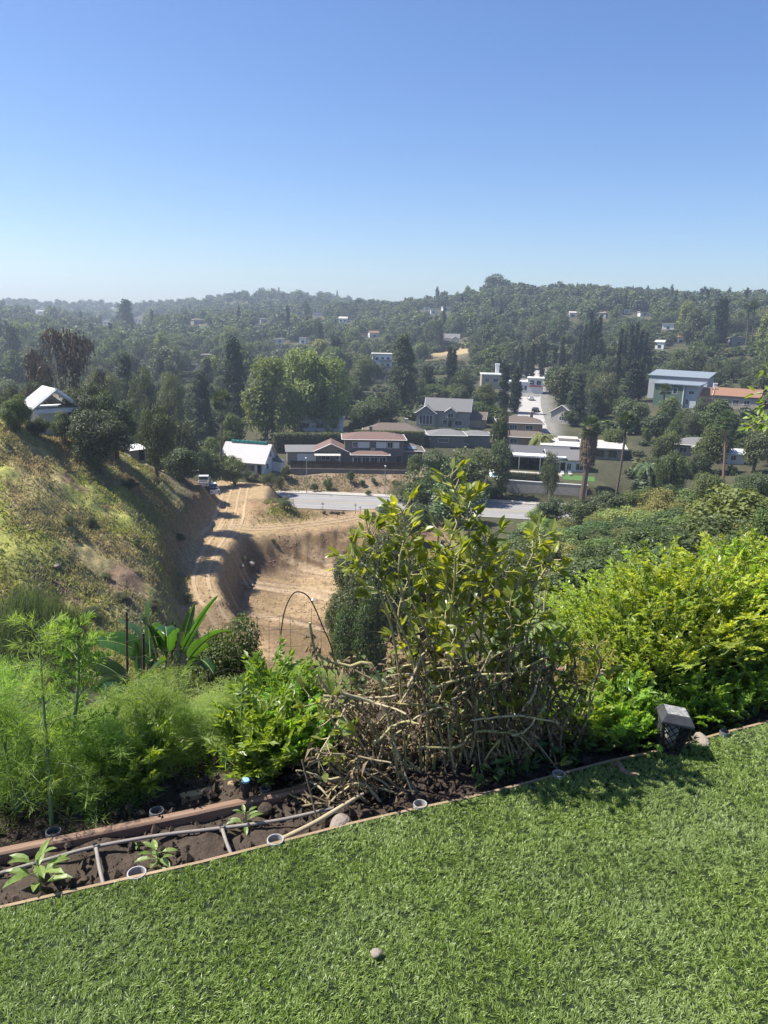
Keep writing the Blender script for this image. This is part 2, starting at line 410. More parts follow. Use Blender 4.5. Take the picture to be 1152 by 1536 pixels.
# slope between the street and the walled terrace
bk = sstep(154, 156, RR)*(1-sstep(166, 168, RR))*sstep(-9, -8, AZD)*(1-sstep(4, 7, AZD))
C = mix(C, (.25, .19, .13), bk); C = mix(C, (.17, .125, .085), bk*sstep(.48, .62, n2))
# grassed knoll far off
kx, ky, _ = hit(690, 524, 60); C = mix(C, (.36, .28, .15), (1-sstep(12, 26, np.hypot(GX-kx, (GY-ky)*.7)+10*(n1-.5))))
C = mix(C, (.30, .29, .27), np.clip(w_ss, 0, 1)*.6)
# the near hillside under the plants
C = mix(C, (.085, .07, .045), (1-sstep(8, 20, RR)))
C *= (.82+.36*n4)[..., None]
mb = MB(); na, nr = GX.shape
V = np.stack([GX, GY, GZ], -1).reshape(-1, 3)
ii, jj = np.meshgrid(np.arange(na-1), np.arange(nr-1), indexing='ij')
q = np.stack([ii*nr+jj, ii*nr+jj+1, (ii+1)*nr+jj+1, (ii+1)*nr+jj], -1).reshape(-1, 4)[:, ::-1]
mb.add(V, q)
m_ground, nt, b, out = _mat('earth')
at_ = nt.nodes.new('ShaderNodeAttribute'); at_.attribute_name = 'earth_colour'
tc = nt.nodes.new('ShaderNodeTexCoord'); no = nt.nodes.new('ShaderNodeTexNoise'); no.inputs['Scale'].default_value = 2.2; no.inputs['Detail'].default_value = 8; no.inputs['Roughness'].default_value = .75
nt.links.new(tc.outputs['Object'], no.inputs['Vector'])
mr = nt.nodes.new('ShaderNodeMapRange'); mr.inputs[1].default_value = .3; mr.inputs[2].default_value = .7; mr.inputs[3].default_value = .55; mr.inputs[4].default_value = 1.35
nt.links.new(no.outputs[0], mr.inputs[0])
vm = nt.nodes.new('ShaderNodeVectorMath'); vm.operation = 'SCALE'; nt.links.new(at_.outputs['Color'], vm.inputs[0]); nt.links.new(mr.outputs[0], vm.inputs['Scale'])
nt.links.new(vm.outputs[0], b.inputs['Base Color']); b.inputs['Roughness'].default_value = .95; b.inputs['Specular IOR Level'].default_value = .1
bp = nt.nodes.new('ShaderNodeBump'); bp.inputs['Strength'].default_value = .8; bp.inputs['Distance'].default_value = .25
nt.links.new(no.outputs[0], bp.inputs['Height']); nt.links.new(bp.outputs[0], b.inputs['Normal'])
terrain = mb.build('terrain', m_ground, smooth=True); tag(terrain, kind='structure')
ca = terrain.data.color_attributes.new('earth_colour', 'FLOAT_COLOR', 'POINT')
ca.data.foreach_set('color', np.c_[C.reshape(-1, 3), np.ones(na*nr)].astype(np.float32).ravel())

# ------------------------------------------------------------------ roads
M = {}
M['asphalt'] = nm('asphalt', (.20, .195, .19), (.27, .26, .25), .6, .9, .15, .01, stretch=(.25, 1, 1))
M['concrete'] = nm('concrete', (.42, .39, .34), (.30, .275, .24), 1.5, .9, .2)
M['paint'] = nm('road_paint', (.7, .69, .66), (.5, .49, .46), 6, .7, 0)
M['street2'] = nm('old_street', (.40, .38, .35), (.31, .295, .27), .5, .9, .1)
def ribbon(path, off0, off1, dz, name, mat, kind='structure', zs=None, sub=24, thick=0):
    P = np.array(path, float); n = len(P)
    d = np.r_[0, np.cumsum(np.hypot(*np.diff(P, axis=0).T))]
    s = np.linspace(0, d[-1], (n-1)*sub+1)
    x = np.interp(s, d, P[:, 0]); y = np.interp(s, d, P[:, 1])
    k = np.ones(sub)/sub
    if n > 2:
        xp = np.convolve(np.pad(x, sub//2, mode='reflect', reflect_type='odd'), k, 'same')[sub//2:-(sub//2)]; yp = np.convolve(np.pad(y, sub//2, mode='reflect', reflect_type='odd'), k, 'same')[sub//2:-(sub//2)]
        x, y = xp[:len(s)], yp[:len(s)]
    tx, ty = np.gradient(x), np.gradient(y); l = np.hypot(tx, ty); nx, ny = -ty/l, tx/l
    z = np.interp(s, d, zs) if zs is not None else None
    W = np.linspace(off0, off1, 5)
    rows = []
    for o in W:
        X, Y = x+nx*o, y+ny*o
        rows.append(np.c_[X, Y, (hz(X, Y) if z is None else z)+dz])
    m = MB(); L = len(s); Vv = np.vstack(rows)
    m.add(Vv, [[a*L+i, a*L+i+1, (a+1)*L+i+1, (a+1)*L+i] for a in range(4) for i in range(L-1)])
    if thick:
        for a in (0, 4):
            top = rows[a]; bot = top-[0, 0, thick]; m.add(np.vstack([top, bot]), [[i, i+1, L+i+1, L+i] for i in range(L-1)])
    o = m.build(name, mat); return tag(o, kind=kind)
ribbon(ST, -6.2, 6.2, .03, 'street', M['asphalt'], zs=STZ)
ribbon(ST, 6.2, 8.6, .16, 'pavement', M['concrete'], zs=STZ, thick=.3)
ribbon(ST, -6.5, -6.2, .16, 'kerb', M['concrete'], zs=STZ, thick=.3)
for o_ in (-.22, .12): ribbon(ST, o_, o_+.1, .036, 'street_marking', nm('yellow_paint', (.5, .36, .06), (.4, .3, .08), 5, .7, 0), zs=STZ)
for o_ in (3.4, -3.4):
    ribbon(ST, o_, o_+.1, .036, 'lane_marking', M['paint'], zs=STZ)
M['rut'] = nm('pale_dust', (.40, .30, .185), (.30, .22, .13), 1.2, .95, .4, .05)
for o_ in (-1.0, .75): ribbon(TRKP[3:], o_, o_+.45, .05, 'tyre_track', M['rut'])
for o_ in (-2.6, -1.3, .4, 1.9): ribbon(TRKP[:5], o_, o_+.4, .05, 'tyre_track', M['rut'])
for o_ in (-1.1, .6): ribbon(BRP, o_, o_+.5, .05, 'tyre_track', M['rut'])
ribbon(SSP, -4.2, 4.2, .06, 'side_street', M['street2'], zs=SSZ)
if DEBUG:
    for k_, p_ in S.items(): print(k_, np.round(p_, 1), np.round(project(p_), 0))
# ------------------------------------------------------------------ vegetation kit
rng = np.random.default_rng(7)
def rdir(n, g=None):
    return nrm((g or rng).normal(size=(n, 3)))
def leaves(m, P, D, N, L, W, mi=0, bend=.15):
    """one diamond per leaf, bent along the middle"""
    n = len(P); D = nrm(D); S_ = nrm(np.cross(D, N)); N2 = np.cross(S_, D)
    L = np.broadcast_to(L, (n,))[:, None]; W = np.broadcast_to(W, (n,))[:, None]
    mid = P+D*L*.45+N2*L*bend
    v = np.stack([P, mid+S_*W*.5, P+D*L, mid-S_*W*.5], 1).reshape(-1, 3)
    m.add(v, np.arange(4*n).reshape(-1, 4), mi)
def cloud(m, B, n, L, W, up=.25, shell=.55, droop=0., mi=0, g=None):
    """n leaves on and inside the blobs B = (x, y, z, rx, ry, rz)"""
    g = g or rng; B = np.asarray(B, float)
    pr = B[:, 3]*B[:, 5]; k = g.choice(len(B), n, p=pr/pr.sum())
    d = rdir(n, g); d[:, 2] += up; d = nrm(d)
    rad = shell+(1-shell)*g.random(n)**.6
    rad *= 1+.18*g.normal(size=n)*.6
    P = B[k, :3]+d*B[k, 3:6]*rad[:, None]
    N = nrm(d+.7*rdir(n, g)+[0, 0, .35])
    D = nrm(np.cross(N, rdir(n, g))+[0, 0, -droop])
    leaves(m, P, D, N, L*(.6+.8*g.random(n)), W*(.6+.8*g.random(n)), mi)
def blobs_round(g, k, cz, rx, rz, br, flat=.8, hole=.0):
    out = []
    for i in range(k):
        d = rdir(1, g)[0]; t = g.random()**.45
        r = br*(.6+.75*g.random())
        out.append([d[0]*rx*t*(1-r*.6/rx), d[1]*rx*t*(1-r*.6/rx), cz+d[2]*rz*t*.85, r, r, r*flat])
    return np.array(out)
def limbs(m, g, B, base, r0, top, k=9, mi=0):
    """trunk and limbs that reach into the blobs"""
    tr = np.array(base); p = [tr, tr+[.01, .0, top*.35], tr+[.02*g.normal(), .02*g.normal(), top*.7], tr+[.03*g.normal(), .03*g.normal(), top]]
    m.tube(p, [r0*1.25, r0, r0*.75, r0*.4], 7, mi)
    for i in g.choice(len(B), min(k, len(B)), replace=False):
        a = np.array(p[1])+(np.array(p[3])-p[1])*g.random()*.7; e = B[i, :3]
        mid = (a+e)/2+[0, 0, .04*g.normal()-.02]
        m.tube([a, mid, e], [r0*.45, r0*.3, r0*.08], 5, mi, False)
PROTO = {}
def proto(kind, var, lod):
    """unit-height tree of a kind: (crown mesh, trunk mesh)"""
    key = (kind, var, lod)
    if key in PROTO: return PROTO[key]
    g = np.random.default_rng(abs(hash((kind*3)[:3])) % 1 + var*31+{'oak': 1, 'broad': 2, 'tall': 3, 'conifer': 4, 'cypress': 5, 'brown': 6, 'shrub': 7, 'pine': 8, 'scrub': 9, 'willow': 10, 'gum': 11}[kind]*101)
    n = {0: 16000, 1: 5200, 2: 1900}[lod]; ls = {0: .021, 1: .034, 2: .055}[lod]
    c, t = MB(), MB(); mt = M[kind]
    if kind == 'oak':
        B = blobs_round(g, 32, .54, .40, .36, .15); cloud(c, B, n, ls*1.25, ls*.9, g=g); limbs(t, g, B, (0, 0, -.03), .035, .55)
    elif kind == 'broad':
        B = blobs_round(g, 36, .54, .37, .40, .13, 1.0); cloud(c, B, n, ls*1.3, ls*.9, droop=.2, g=g); limbs(t, g, B, (0, 0, -.03), .025, .6)
    elif kind == 'tall':                                                   # upright pale trees, several stems
        B = []
        for i in range(44):
            h = .14+.84*g.random(); rr = .32*(1-abs(h-.5)*.9); a = g.random()*6.28; q = rr*g.random()**.5
            r = .055+.06*g.random(); B.append([q*math.cos(a), q*math.sin(a), h, r, r, r*1.9])
        B = np.array(B); cloud(c, B, int(n*1.1), ls*1.3, ls*.75, up=.3, droop=.4, g=g)
        for i in range(4):
            a = i*1.7; limbs(t, g, B, (.06*math.cos(a), .06*math.sin(a), -.03), .014, .8, 5)
    elif kind in ('conifer', 'pine'):
        B = []
        wide = .26 if kind == 'conifer' else .3
        tiers = 20
        for i in range(tiers):
            h = .14+.82*(i/tiers); rr = wide*(1-(h-.14)/.86)**.75+.015
            for j in range(5):
                a = g.random()*6.28; q = rr*(.35+.65*g.random()); r = .05+.035*g.random()
                B.append([q*math.cos(a)*.85, q*math.sin(a)*.85, h-.05*q/wide+.02*g.normal(), r*1.2, r*1.2, r*.6])
        B = np.array(B); cloud(c, B, n, ls*1.5, ls*.55, up=.1, droop=.3, g=g); t.tube([(0, 0, -.03), (0, 0, .5), (0, 0, .97)], [.024, .016, .003], 6)
        for i in range(0, len(B), 3): t.tube([(0, 0, B[i, 2]+.03), B[i, :3]], [.006, .002], 4, cap=False)
    elif kind == 'cypress':
        B = []
        for i in range(46):
            h = .05+.92*i/46; rr = .055*min(1, h*6+.3)*(1-max(0, h-.55)/.47)**.7
            a = g.random()*6.28; q = rr*.45; r = rr*.8+.006
            B.append([q*math.cos(a), q*math.sin(a), h, r, r, .05])
        B = np.array(B); cloud(c, B, int(n*.55), ls*1.3, ls*.35, up=.6, droop=-1.2, shell=.7, g=g); t.tube([(0, 0, -.03), (0, 0, .8)], [.012, .004], 5)
    elif kind == 'brown':                                                  # sparse eucalypt, rusty leaves in hanging bunches
        B = []
        for i in range(30):
            h = .30+.66*g.random(); a = g.random()*6.28; q = .40*g.random()**.5*(1.1-abs(h-.6)); r = .05+.06*g.random()
            B.append([q*math.cos(a), q*math.sin(a), h, r, r, r*1.1])
        B = np.array(B); cloud(c, B, int(n*.62), ls*1.3, ls*.5, droop=.9, shell=.3, g=g); limbs(t, g, B, (0, 0, -.03), .022, .75, 22)
    elif kind == 'gum':
        B = blobs_round(g, 30, .58, .37, .38, .12, 1.1); cloud(c, B, n, ls*1.4, ls*.5, droop=.6, g=g); limbs(t, g, B, (0, 0, -.03), .022, .7, 12)
    elif kind == 'willow':                                                 # soft hanging shrub
        B = blobs_round(g, 26, .45, .42, .34, .2, 1.0); cloud(c, B, int(n*1.2), ls*2.2, ls*.3, droop=1.3, shell=.5, g=g); t.tube([(0, 0, -.05), (0, 0, .5)], [.03, .01], 6)
    elif kind in ('shrub', 'scrub'):
        B = blobs_round(g, 34, .42, .44, .36, .135, .95); B[:, 2] = np.maximum(B[:, 2], B[:, 5]*.6)
        cloud(c, B, n, ls*(1.3 if kind == 'shrub' else 1.1), ls*(.95 if kind == 'shrub' else .5), g=g)
        for i in range(5): t.tube([(0, 0, -.05), B[i, :3]*.5, B[i, :3]], [.018, .012, .004], 5)
    PROTO[key] = (c.mesh(kind+'_crown', mt), t.mesh(kind+'_trunk', M['bark_pale'] if kind in ('brown', 'gum', 'tall') else M['bark']))
    return PROTO[key]
M['bark'] = nm('bark', (.075, .06, .045), (.13, .105, .08), 9, .95, .6, .05)
M['bark_pale'] = nm('pale_bark', (.20, .17, .14), (.11, .09, .07), 7, .9, .5, .05)
M['oak'] = leafmat('oak_leaf', (.055, .075, .03), (.10, .122, .05), .22, rough=.5, spec=.35)
M['broad'] = leafmat('broad_leaf', (.068, .105, .034), (.13, .165, .058), .32, rough=.5)
M['tall'] = leafmat('alder_leaf', (.14, .18, .065), (.205, .235, .10), .4, rough=.5)
M['conifer'] = leafmat('conifer_needle', (.036, .055, .029), (.064, .085, .045), .12, rough=.6)
M['pine'] = leafmat('pine_needle', (.04, .06, .027), (.07, .09, .04), .15, rough=.6)
M['cypress'] = leafmat('cypress_leaf', (.018, .032, .017), (.034, .05, .026), .08, rough=.6, objvar=.15)
M['brown'] = leafmat('rusty_leaf', (.105, .095, .07), (.165, .145, .11), .2, tcol=(1.3, 1.0, .7))
M['gum'] = leafmat('gum_leaf', (.08, .10, .05), (.13, .15, .08), .28)
M['shrub'] = leafmat('shrub_leaf', (.06, .095, .03), (.11, .15, .05), .3, rough=.42, spec=.4)
M['scrub'] = leafmat('scrub_leaf', (.085, .105, .05), (.14, .155, .075), .25, rough=.7)
M['willow'] = leafmat('willow_leaf', (.075, .115, .05), (.12, .16, .075), .35)
KIND = {'oak': ('oak_tree', 'tree'), 'broad': ('broadleaf_tree', 'tree'), 'tall': ('alder_tree', 'tree'), 'conifer': ('conifer_tree', 'tree'), 'pine': ('pine_tree', 'tree'),
        'cypress': ('cypress_tree', 'tree'), 'brown': ('eucalyptus_tree', 'tree'), 'gum': ('gum_tree', 'tree'), 'shrub': ('shrub', 'shrub'), 'scrub': ('scrub_bush', 'bush'), 'willow': ('willow_shrub', 'shrub')}
def lod_for(r): return 0 if r < 125 else 1 if r < 330 else 2
def plant(kind, p, h, rad, label, group=None, var=None, parts=True, lod=None, sink=.0, tint=None):
    """tree or shrub standing at p, h tall, rad half width"""
    r = math.hypot(p[0], p[1]); var = rng.integers(3) if var is None else var
    cm, tm = proto(kind, int(var), lod_for(r) if lod is None else lod)
    base_w = {'cypress': .06, 'oak': .5, 'broad': .45, 'tall': .37, 'conifer': .3, 'pine': .33, 'brown': .4, 'gum': .43, 'shrub': .52, 'scrub': .52, 'willow': .52}[kind]
    name, cat = KIND[kind]
    t = thing(name, label, cat, (p[0], p[1], p[2]-sink), rng.random()*6.28, group)
    s = rad/base_w; t.scale = (s, s*(.9+.2*rng.random()), h)
    cr_ = bpy.data.objects.new('crown', cm); col.objects.link(cr_); cr_.parent = t
    if parts:
        tr_ = bpy.data.objects.new('trunk', tm); col.objects.link(tr_); tr_.parent = t
    t['_r'] = r; return t
def tree_px(kind, u, vt, hw, label, vb=None, r=None, group=None, **k):
    """by its picture column, row of its top, half width in pixels, and either the row of its base or its distance"""
    p = hit(u, vb, 8) if vb is not None else on(u, r)
    rr = math.hypot(p[0], p[1]); top = at_r(u, vt, rr)[2]; h = max(top-p[2], .5)
    depth = (p-CAM) @ FWD
    return plant(kind, p, h, hw*depth/FPX, label, group, **k)

# ---- key trees and shrubs, left to right
T_ = tree_px
T_('shrub', 25, 578, 30, 'bushy tree on top of the dry slope, left of the white pavilion', r=99, parts=True)
T_('shrub', 58, 616, 24, 'dark low bush right under the white gable pavilion', r=101); T_('shrub', 98, 606, 24, 'dark leafy bush between the white pavilion and the oak clump', r=102)
T_('oak', 128, 566, 46, 'tall dark oak just right of the white gable pavilion', r=108)
T_('oak', 176, 578, 44, 'broad dark oak in the middle of the oak clump on the spur', r=106)
T_('oak', 152, 608, 60, 'low dark oak leaning down the slope at the front of the oak clump', r=99)
T_('oak', 226, 588, 28, 'dark oak standing behind the sheds on the spur', r=158)
T_('oak', 236, 588, 34, 'dark oak at the right end of the oak clump, its shadow down the slope', r=114)
T_('oak', 276, 606, 36, 'rounded dark oak between the sheds and the tall fan palm', r=150)
T_('brown', 110, 496, 56, 'tall sparse eucalyptus with rusty brown leaves behind the pavilion', r=150)
T_('scrub', 12, 552, 40, 'olive brown bushes of tree size at the left edge behind the slope', r=140)
T_('gum', 62, 560, 26, 'grey green tree behind the white gable pavilion', r=150)
T_('conifer', 192, 530, 26, 'dark conifer behind the oak clump', r=215)
T_('gum', 160, 545, 30, 'grey green gum behind the oaks, right of the rusty eucalyptus', r=185)
T_('gum', 222, 548, 32, 'grey green gum behind the sheds', r=190)
T_('gum', 262, 556, 28, 'grey green gum left of the dark conifer behind the fan palm', r=195)
T_('conifer', 304, 552, 24, 'dark conifer behind the fan palm, shorter of two', r=205)
T_('conifer', 352, 504, 26, 'tall thin conifer behind the white roofed house', r=235)
T_('broad', 352, 610, 24, 'grey leafed tree between fan palm and pale alders', r=185)
T_('broad', 318, 655, 22, 'olive tree below the fan palm', r=168)
T_('shrub', 338, 670, 24, 'round dark green tree in front of the white roof', vb=714)
T_('shrub', 352, 676, 24, 'dark leafy bush right at the foot of the fan palm', r=152); T_('shrub', 322, 672, 20, 'olive bush left at the foot of the fan palm', r=150); T_('shrub', 306, 668, 22, 'yellow green bush left of the white roofed house', vb=712)
T_('scrub', 282, 672, 18, 'brownish bush right of the shed on the spur', vb=700)
T_('tall', 404, 545, 42, 'pale green alder, left one of the alder clump', r=205)
T_('tall', 446, 533, 46, 'pale green alder, tallest in the middle of the alder clump', r=212)
T_('tall', 490, 538, 44, 'pale green alder, right one of the alder clump', r=214)
T_('broad', 512, 580, 16, 'narrow light green tree at the right foot of the alders', r=222)
T_('oak', 572, 586, 34, 'round dark oak left of the grey gabled house', r=222)
T_('gum', 540, 530, 28, 'hazy gum in front of the white apartment block', r=290)
T_('pine', 603, 500, 32, 'tall dark pine right of the white apartment block', r=262)
T_('conifer', 640, 545, 18, 'dark conifer between the tall pine and the twin cypresses', r=290)
T_('broad', 690, 570, 28, 'light green tree below the twin cypresses', r=275)
T_('broad', 728, 574, 24, 'dark green tree behind the grey gabled house', r=262)
T_('broad', 650, 575, 22, 'green tree behind the roof of the grey gabled house', r=280)
g_ = 'twin cypresses above the gabled house'
T_('cypress', 672, 520, 5.5, 'left of two slim twin cypresses above the gabled house', r=300, group=g_)
T_('cypress', 679, 524, 5, 'right of two slim twin cypresses above the gabled house', r=300, group=g_)
T_('cypress', 754, 548, 7, 'left of two dark cypresses beside the side street', r=258)
T_('cypress', 771, 552, 8, 'right of two dark cypresses beside the side street', r=256)
T_('oak', 842, 536, 38, 'big round dark tree right of the side street', r=262)
T_('oak', 746, 602, 19, 'tall tree with bulging olive brown crown in front of the brown roofs', r=166)
T_('gum', 905, 556, 30, 'loose grey green gum below the cypress grove', r=262)
T_('gum', 880, 580, 26, 'sparse greyish tree left of the white gabled house', r=250)
T_('broad', 1000, 592, 20, 'green tree hiding the left foot of the green building', r=238); T_('oak', 1050, 592, 16, 'small dark tree between the green building and the orange roof', r=240); T_('oak', 945, 590, 34, 'dark oak left of the green building', r=225)
T_('oak', 985, 612, 30, 'dark oak below the green building', r=215)
T_('broad', 1075, 596, 34, 'leafy green tree in front of the orange roofs', r=215)
T_('broad', 1020, 628, 26, 'dark green tree in front of the green building', r=222)
T_('oak', 1130, 640, 30, 'dark tree at the right edge below the orange roofs', r=180)
T_('broad', 920, 636, 24, 'dark bushy tree behind the leaning palm', r=200)
T_('broad', 1000, 660, 30, 'dark leafy tree left of the grey roof among shrubs', r=158)
T_('oak', 1044, 458, 22, 'tall dark tree beside the cypress pair high on the right hillside', r=470)
T_('oak', 1030, 482, 16, 'lower dark tree left of the cypress pair high on the right hillside', r=455)
T_('cypress', 1074, 447, 6, 'left of the cypress pair high on the right hillside', r=455)
T_('cypress', 1081, 450, 5.5, 'right of the cypress pair high on the right hillside', r=455)
T_('oak', 743, 407, 25, 'domed tree standing highest on the right ridge', r=800)
T_('broad', 700, 428, 10, 'small tree on the skyline left of the domed tree', r=800)
T_('conifer', 190, 448, 18, 'broad dark conifer on the skyline of the hazy left hills', r=760)
T_('oak', 148, 470, 9, 'small round tree on the bare hazy ridge left of the dark conifer', r=800)
g_ = 'cypress grove on the right hillside'
grove = [(866, 500, 5), (873, 486, 5), (880, 470, 5.5), (887, 482, 5), (893, 474, 5.5), (897, 508, 6), (902, 524, 7), (861, 512, 5), (926, 494, 5), (933, 500, 5), (941, 488, 5.5), (949, 484, 5.5), (956, 496, 5.5), (963, 500, 6), (968, 520, 6), (922, 510, 5), (946, 540, 11), (958, 536, 11)]
for i, (u, vt, hw) in enumerate(grove):
    T_('cypress', u, vt, hw*.68, 'slim dark cypress in the grove on the right hillside' if i < 16 else 'broader dark cypress at the low right end of the grove', r=(345 if i < 8 else 330 if i < 15 else 285)+rng.random()*20, group=g_)
g_ = 'cypresses left of the grove'
for u, vt in ((780, 520), (790, 526), (797, 516), (812, 512), (830, 520), (840, 506)):
    T_('cypress', u, vt, 3.4, 'slim cypress in the loose row left of the cypress grove', r=330+rng.random()*20, group=g_)
# trees and shrubs round the street
T_('shrub', 622, 672, 15, 'upright bright green shrub at the right end of the walled house', vb=722)
T_('shrub', 632, 688, 40, 'bright green bushy tree beside the street below the walled house', r=140)
T_('shrub', 664, 656, 46, 'round green tree above the street in the tree clump', r=151)
T_('shrub', 706, 648, 46, 'dark green tree in the clump left of the pool house', r=152)
T_('oak', 748, 652, 24, 'dark green tree at the left edge of the pool', r=156)
T_('shrub', 684, 708, 56, 'dark round tree on the near side of the street', r=132); T_('shrub', 742, 722, 26, 'dark bush in front of the left end of the grey garden wall', r=157)
T_('shrub', 622, 742, 40, 'dark green shrub on the near side of the street', r=116)
T_('gum', 822, 676, 19, 'grey thin leafed tree in front of the white gabled pool house', r=152)
T_('scrub', 600, 712, 26, 'grey scrub bush at the right end of the bare bank', r=150)
g_ = 'small shrubs on the bare bank above the street'
for u, vb, vt, hw, l in ((472, 738, 722, 9, 'dark shrub near the left street lamp on the bare bank'), (492, 736, 712, 9, 'small tree shaped shrub on the bare bank under the awning'), (526, 726, 702, 8, 'thin young tree against the retaining wall'),
                     (543, 730, 716, 6, 'little dark cone shrub in the middle of the bare bank'), (560, 728, 714, 5, 'small dark cone shrub right of the middle of the bare bank'), (552, 744, 733, 6, 'yellow green tuft on the lower bare bank by the pavement'), (594, 735, 716, 9, 'round green bush below the right end of the dark fence')):
    T_('shrub', u, vt, hw, l, vb=vb, group=g_)
g_ = 'grey shrubs below the white roofed house'
for i, (u, vb, vt, hw) in enumerate(((370, 722, 700, 10), (382, 724, 702, 9), (396, 728, 704, 11), (408, 732, 700, 11), (420, 736, 708, 10), (428, 720, 692, 10), (404, 700, 674, 12))):
    T_('scrub' if i < 5 else 'shrub', u, vt, hw, 'grey green shrub in the row below the white roofed house' if i < 5 else ('dark shrub at the corner of the white gabled house' if i == 6 else 'dark shrub left of the dark fence'), vb=vb, group=g_)
g_ = 'bushy trees along the near side of the street'
for u, r, vt, hw, k, l in ((826, 130, 744, 32, 'oak', 'round dark bush nearest the grey garden wall across the street'), (868, 129, 738, 34, 'shrub', 'leafy bush across the street from the shaggy palm'), (915, 127, 730, 36, 'oak', 'dark bushy tree at the foot of the leaning palm'), (962, 124, 722, 36, 'broad', 'green bushy tree at the near side of the street below the feather palm'), (1012, 121, 716, 38, 'shrub', 'leafy bush at the near side of the street below the dark roof'), (1062, 118, 706, 38, 'broad', 'green bushy tree at the near side of the street by the reddish palm trunk'), (1115, 112, 700, 40, 'oak', 'dark bushy tree at the near side of the street at the right edge'),
                       (580, 138, 752, 24, 'shrub', 'dark bush hiding the street right of its bare stretch'), (560, 128, 764, 18, 'scrub', 'scrub bush on the edge of the plot by the street')): T_(k, u, vt, hw, l, r=r, group=g_)
# near dark trees below the garden
T_('oak', 566, 780, 84, 'big dark bushy tree at the right edge of the dirt plot', r=74)
T_('shrub', 610, 785, 66, 'dark bushy tree behind the bean plants', r=82)
T_('shrub', 705, 770, 72, 'dark bushy tree behind the bean plants, farther from the dirt plot', r=78)
T_('shrub', 800, 790, 62, 'dark bushy tree at the foot of the green hillside', r=70)
T_('shrub', 880, 800, 54, 'dark shaded tree among the shrubs of the green hillside', r=60)
T_('shrub', 508, 868, 30, 'low dark bush at the very edge of the dirt plot', r=78); T_('oak', 540, 800, 48, 'dark oak just left of the bean plants beyond the garden', r=88)
T_('shrub', 540, 838, 50, 'dark shrub in front of the bushy tree at the edge of the dirt plot', r=66)
T_('shrub', 1120, 716, 62, 'large glossy dark green bush at the right edge', r=30)
T_('willow', 50, 825, 62, 'soft willowy green bush low on the left slope', r=52)
T_('willow', 105, 850, 40, 'smaller willowy bush in front of the soft green bush on the left slope', r=50)
g_ = 'bushes dotted over the dry slope'
for u, vb, vt, hw, k, l in ((105, 790, 765, 14, 'scrub', 'dark brownish bush in the middle of the dry slope'), (138, 796, 768, 13, 'scrub', 'brown and green bush at the edge of the oak shadow'),
        (235, 728, 712, 12, 'scrub', 'dark bush on the crest of the spur above the dirt track'), (196, 735, 716, 16, 'shrub', 'dark bush under the oaks at the head of the oak shadow'), (112, 812, 800, 7, 'shrub', 'small blue green bush on the dry slope'),
        (206, 822, 806, 8, 'shrub', 'small leafy plant inside the oak shadow'), (180, 905, 885, 18, 'scrub', 'low grey green bush at the foot of the slope'), (140, 930, 905, 20, 'scrub', 'low bush at the foot of the slope above the banana leaves'),
        (230, 915, 895, 16, 'scrub', 'low grey bush above the banana plants'), (282, 905, 885, 12, 'scrub', 'grey bush beside the dirt track'), (160, 870, 855, 12, 'scrub', 'grey green clump below the willowy bush'), (270, 815, 796, 14, 'scrub', 'dry bush at the lower end of the oak shadow')):
    T_(k, u, vt, hw, l, vb=vb, group=g_)
for u, vb, vt, hw, l in ((366, 845, 832, 6, 'small green plant on the cut bank'), (376, 848, 836, 7, 'dusty bush beside the boulder on the cut bank'), (411, 822, 805, 5, 'little shrub on the crest of the cut bank'), (428, 765, 740, 18, 'pale yellow green tuft on the earth mound')):
    T_('scrub', u, vt, hw, l, vb=vb, group='bushes on the cut earth')
# ---- shrubs of the green hillside on the right
cand = []
STD = [tuple(np.array(A)+(np.array(B)-np.array(A))*t) for A, B in zip(ST[:-1], ST[1:]) for t in np.linspace(0, 1, 9)]
for i in range(6000):
    u = rng.uniform(745, 1330); r = math.sqrt(rng.uniform(14**2, 150**2)) if rng.random() < .75 else rng.uniform(14, 60)
    p = on(u, r); sz = rng.uniform(1.2, 2.9)*(1.55 if rng.random() < .14 else 1)*(.5+.5*sstep(15, 60, r))
    pu, pv = project(p+[0, 0, sz*1.3])
    vmin = np.interp(u, [745, 800, 860, 920, 960, 1000, 1080, 1152, 1330], [790, 762, 728, 712, 700, 684, 684, 668, 660])
    if pv < vmin: continue
    if u < 830 and r < 48: continue
    if any(np.hypot(*(p[:2]-np.array(q))) < 9.5+sz for q in STD) or pv > 1020: continue
    if r > 132 and u < 910: continue
    if r < 26 and u < 950: continue
    if any((p[0]-q[0])**2+(p[1]-q[1])**2 < (.56*(sz+s2))**2 for q, s2 in cand): continue
    cand.append((p, sz))
    if len(cand) > 296: break
SH = ['dark green rounded shrub on the shrubby hillside', 'light green bushy shrub on the shrubby hillside', 'grey olive scrub on the shrubby hillside']
M['shrub_light'] = leafmat('light_shrub_leaf', (.14, .20, .06), (.22, .28, .095), .32, rough=.5)
M['scrub_olive'] = leafmat('olive_scrub_leaf', (.15, .165, .05), (.23, .23, .075), .25, rough=.6)
def recolor(kind, new, mat):
    M[new] = M[mat]; KIND[new] = KIND[kind]
    def f(var, lod):
        c, t = proto(kind, var, lod); key = (new, var, lod)
        if key not in PROTO:
            c2 = c.copy(); c2.materials.clear(); c2.materials.append(M[mat]); PROTO[key] = (c2, t)
    for v_ in range(3):
        for l_ in range(3): f(v_, l_)
recolor('shrub', 'shrub_light', 'shrub_light'); recolor('scrub', 'scrub_olive', 'scrub_olive')
_plant = plant
BW = {'shrub_light': 'shrub', 'scrub_olive': 'scrub'}
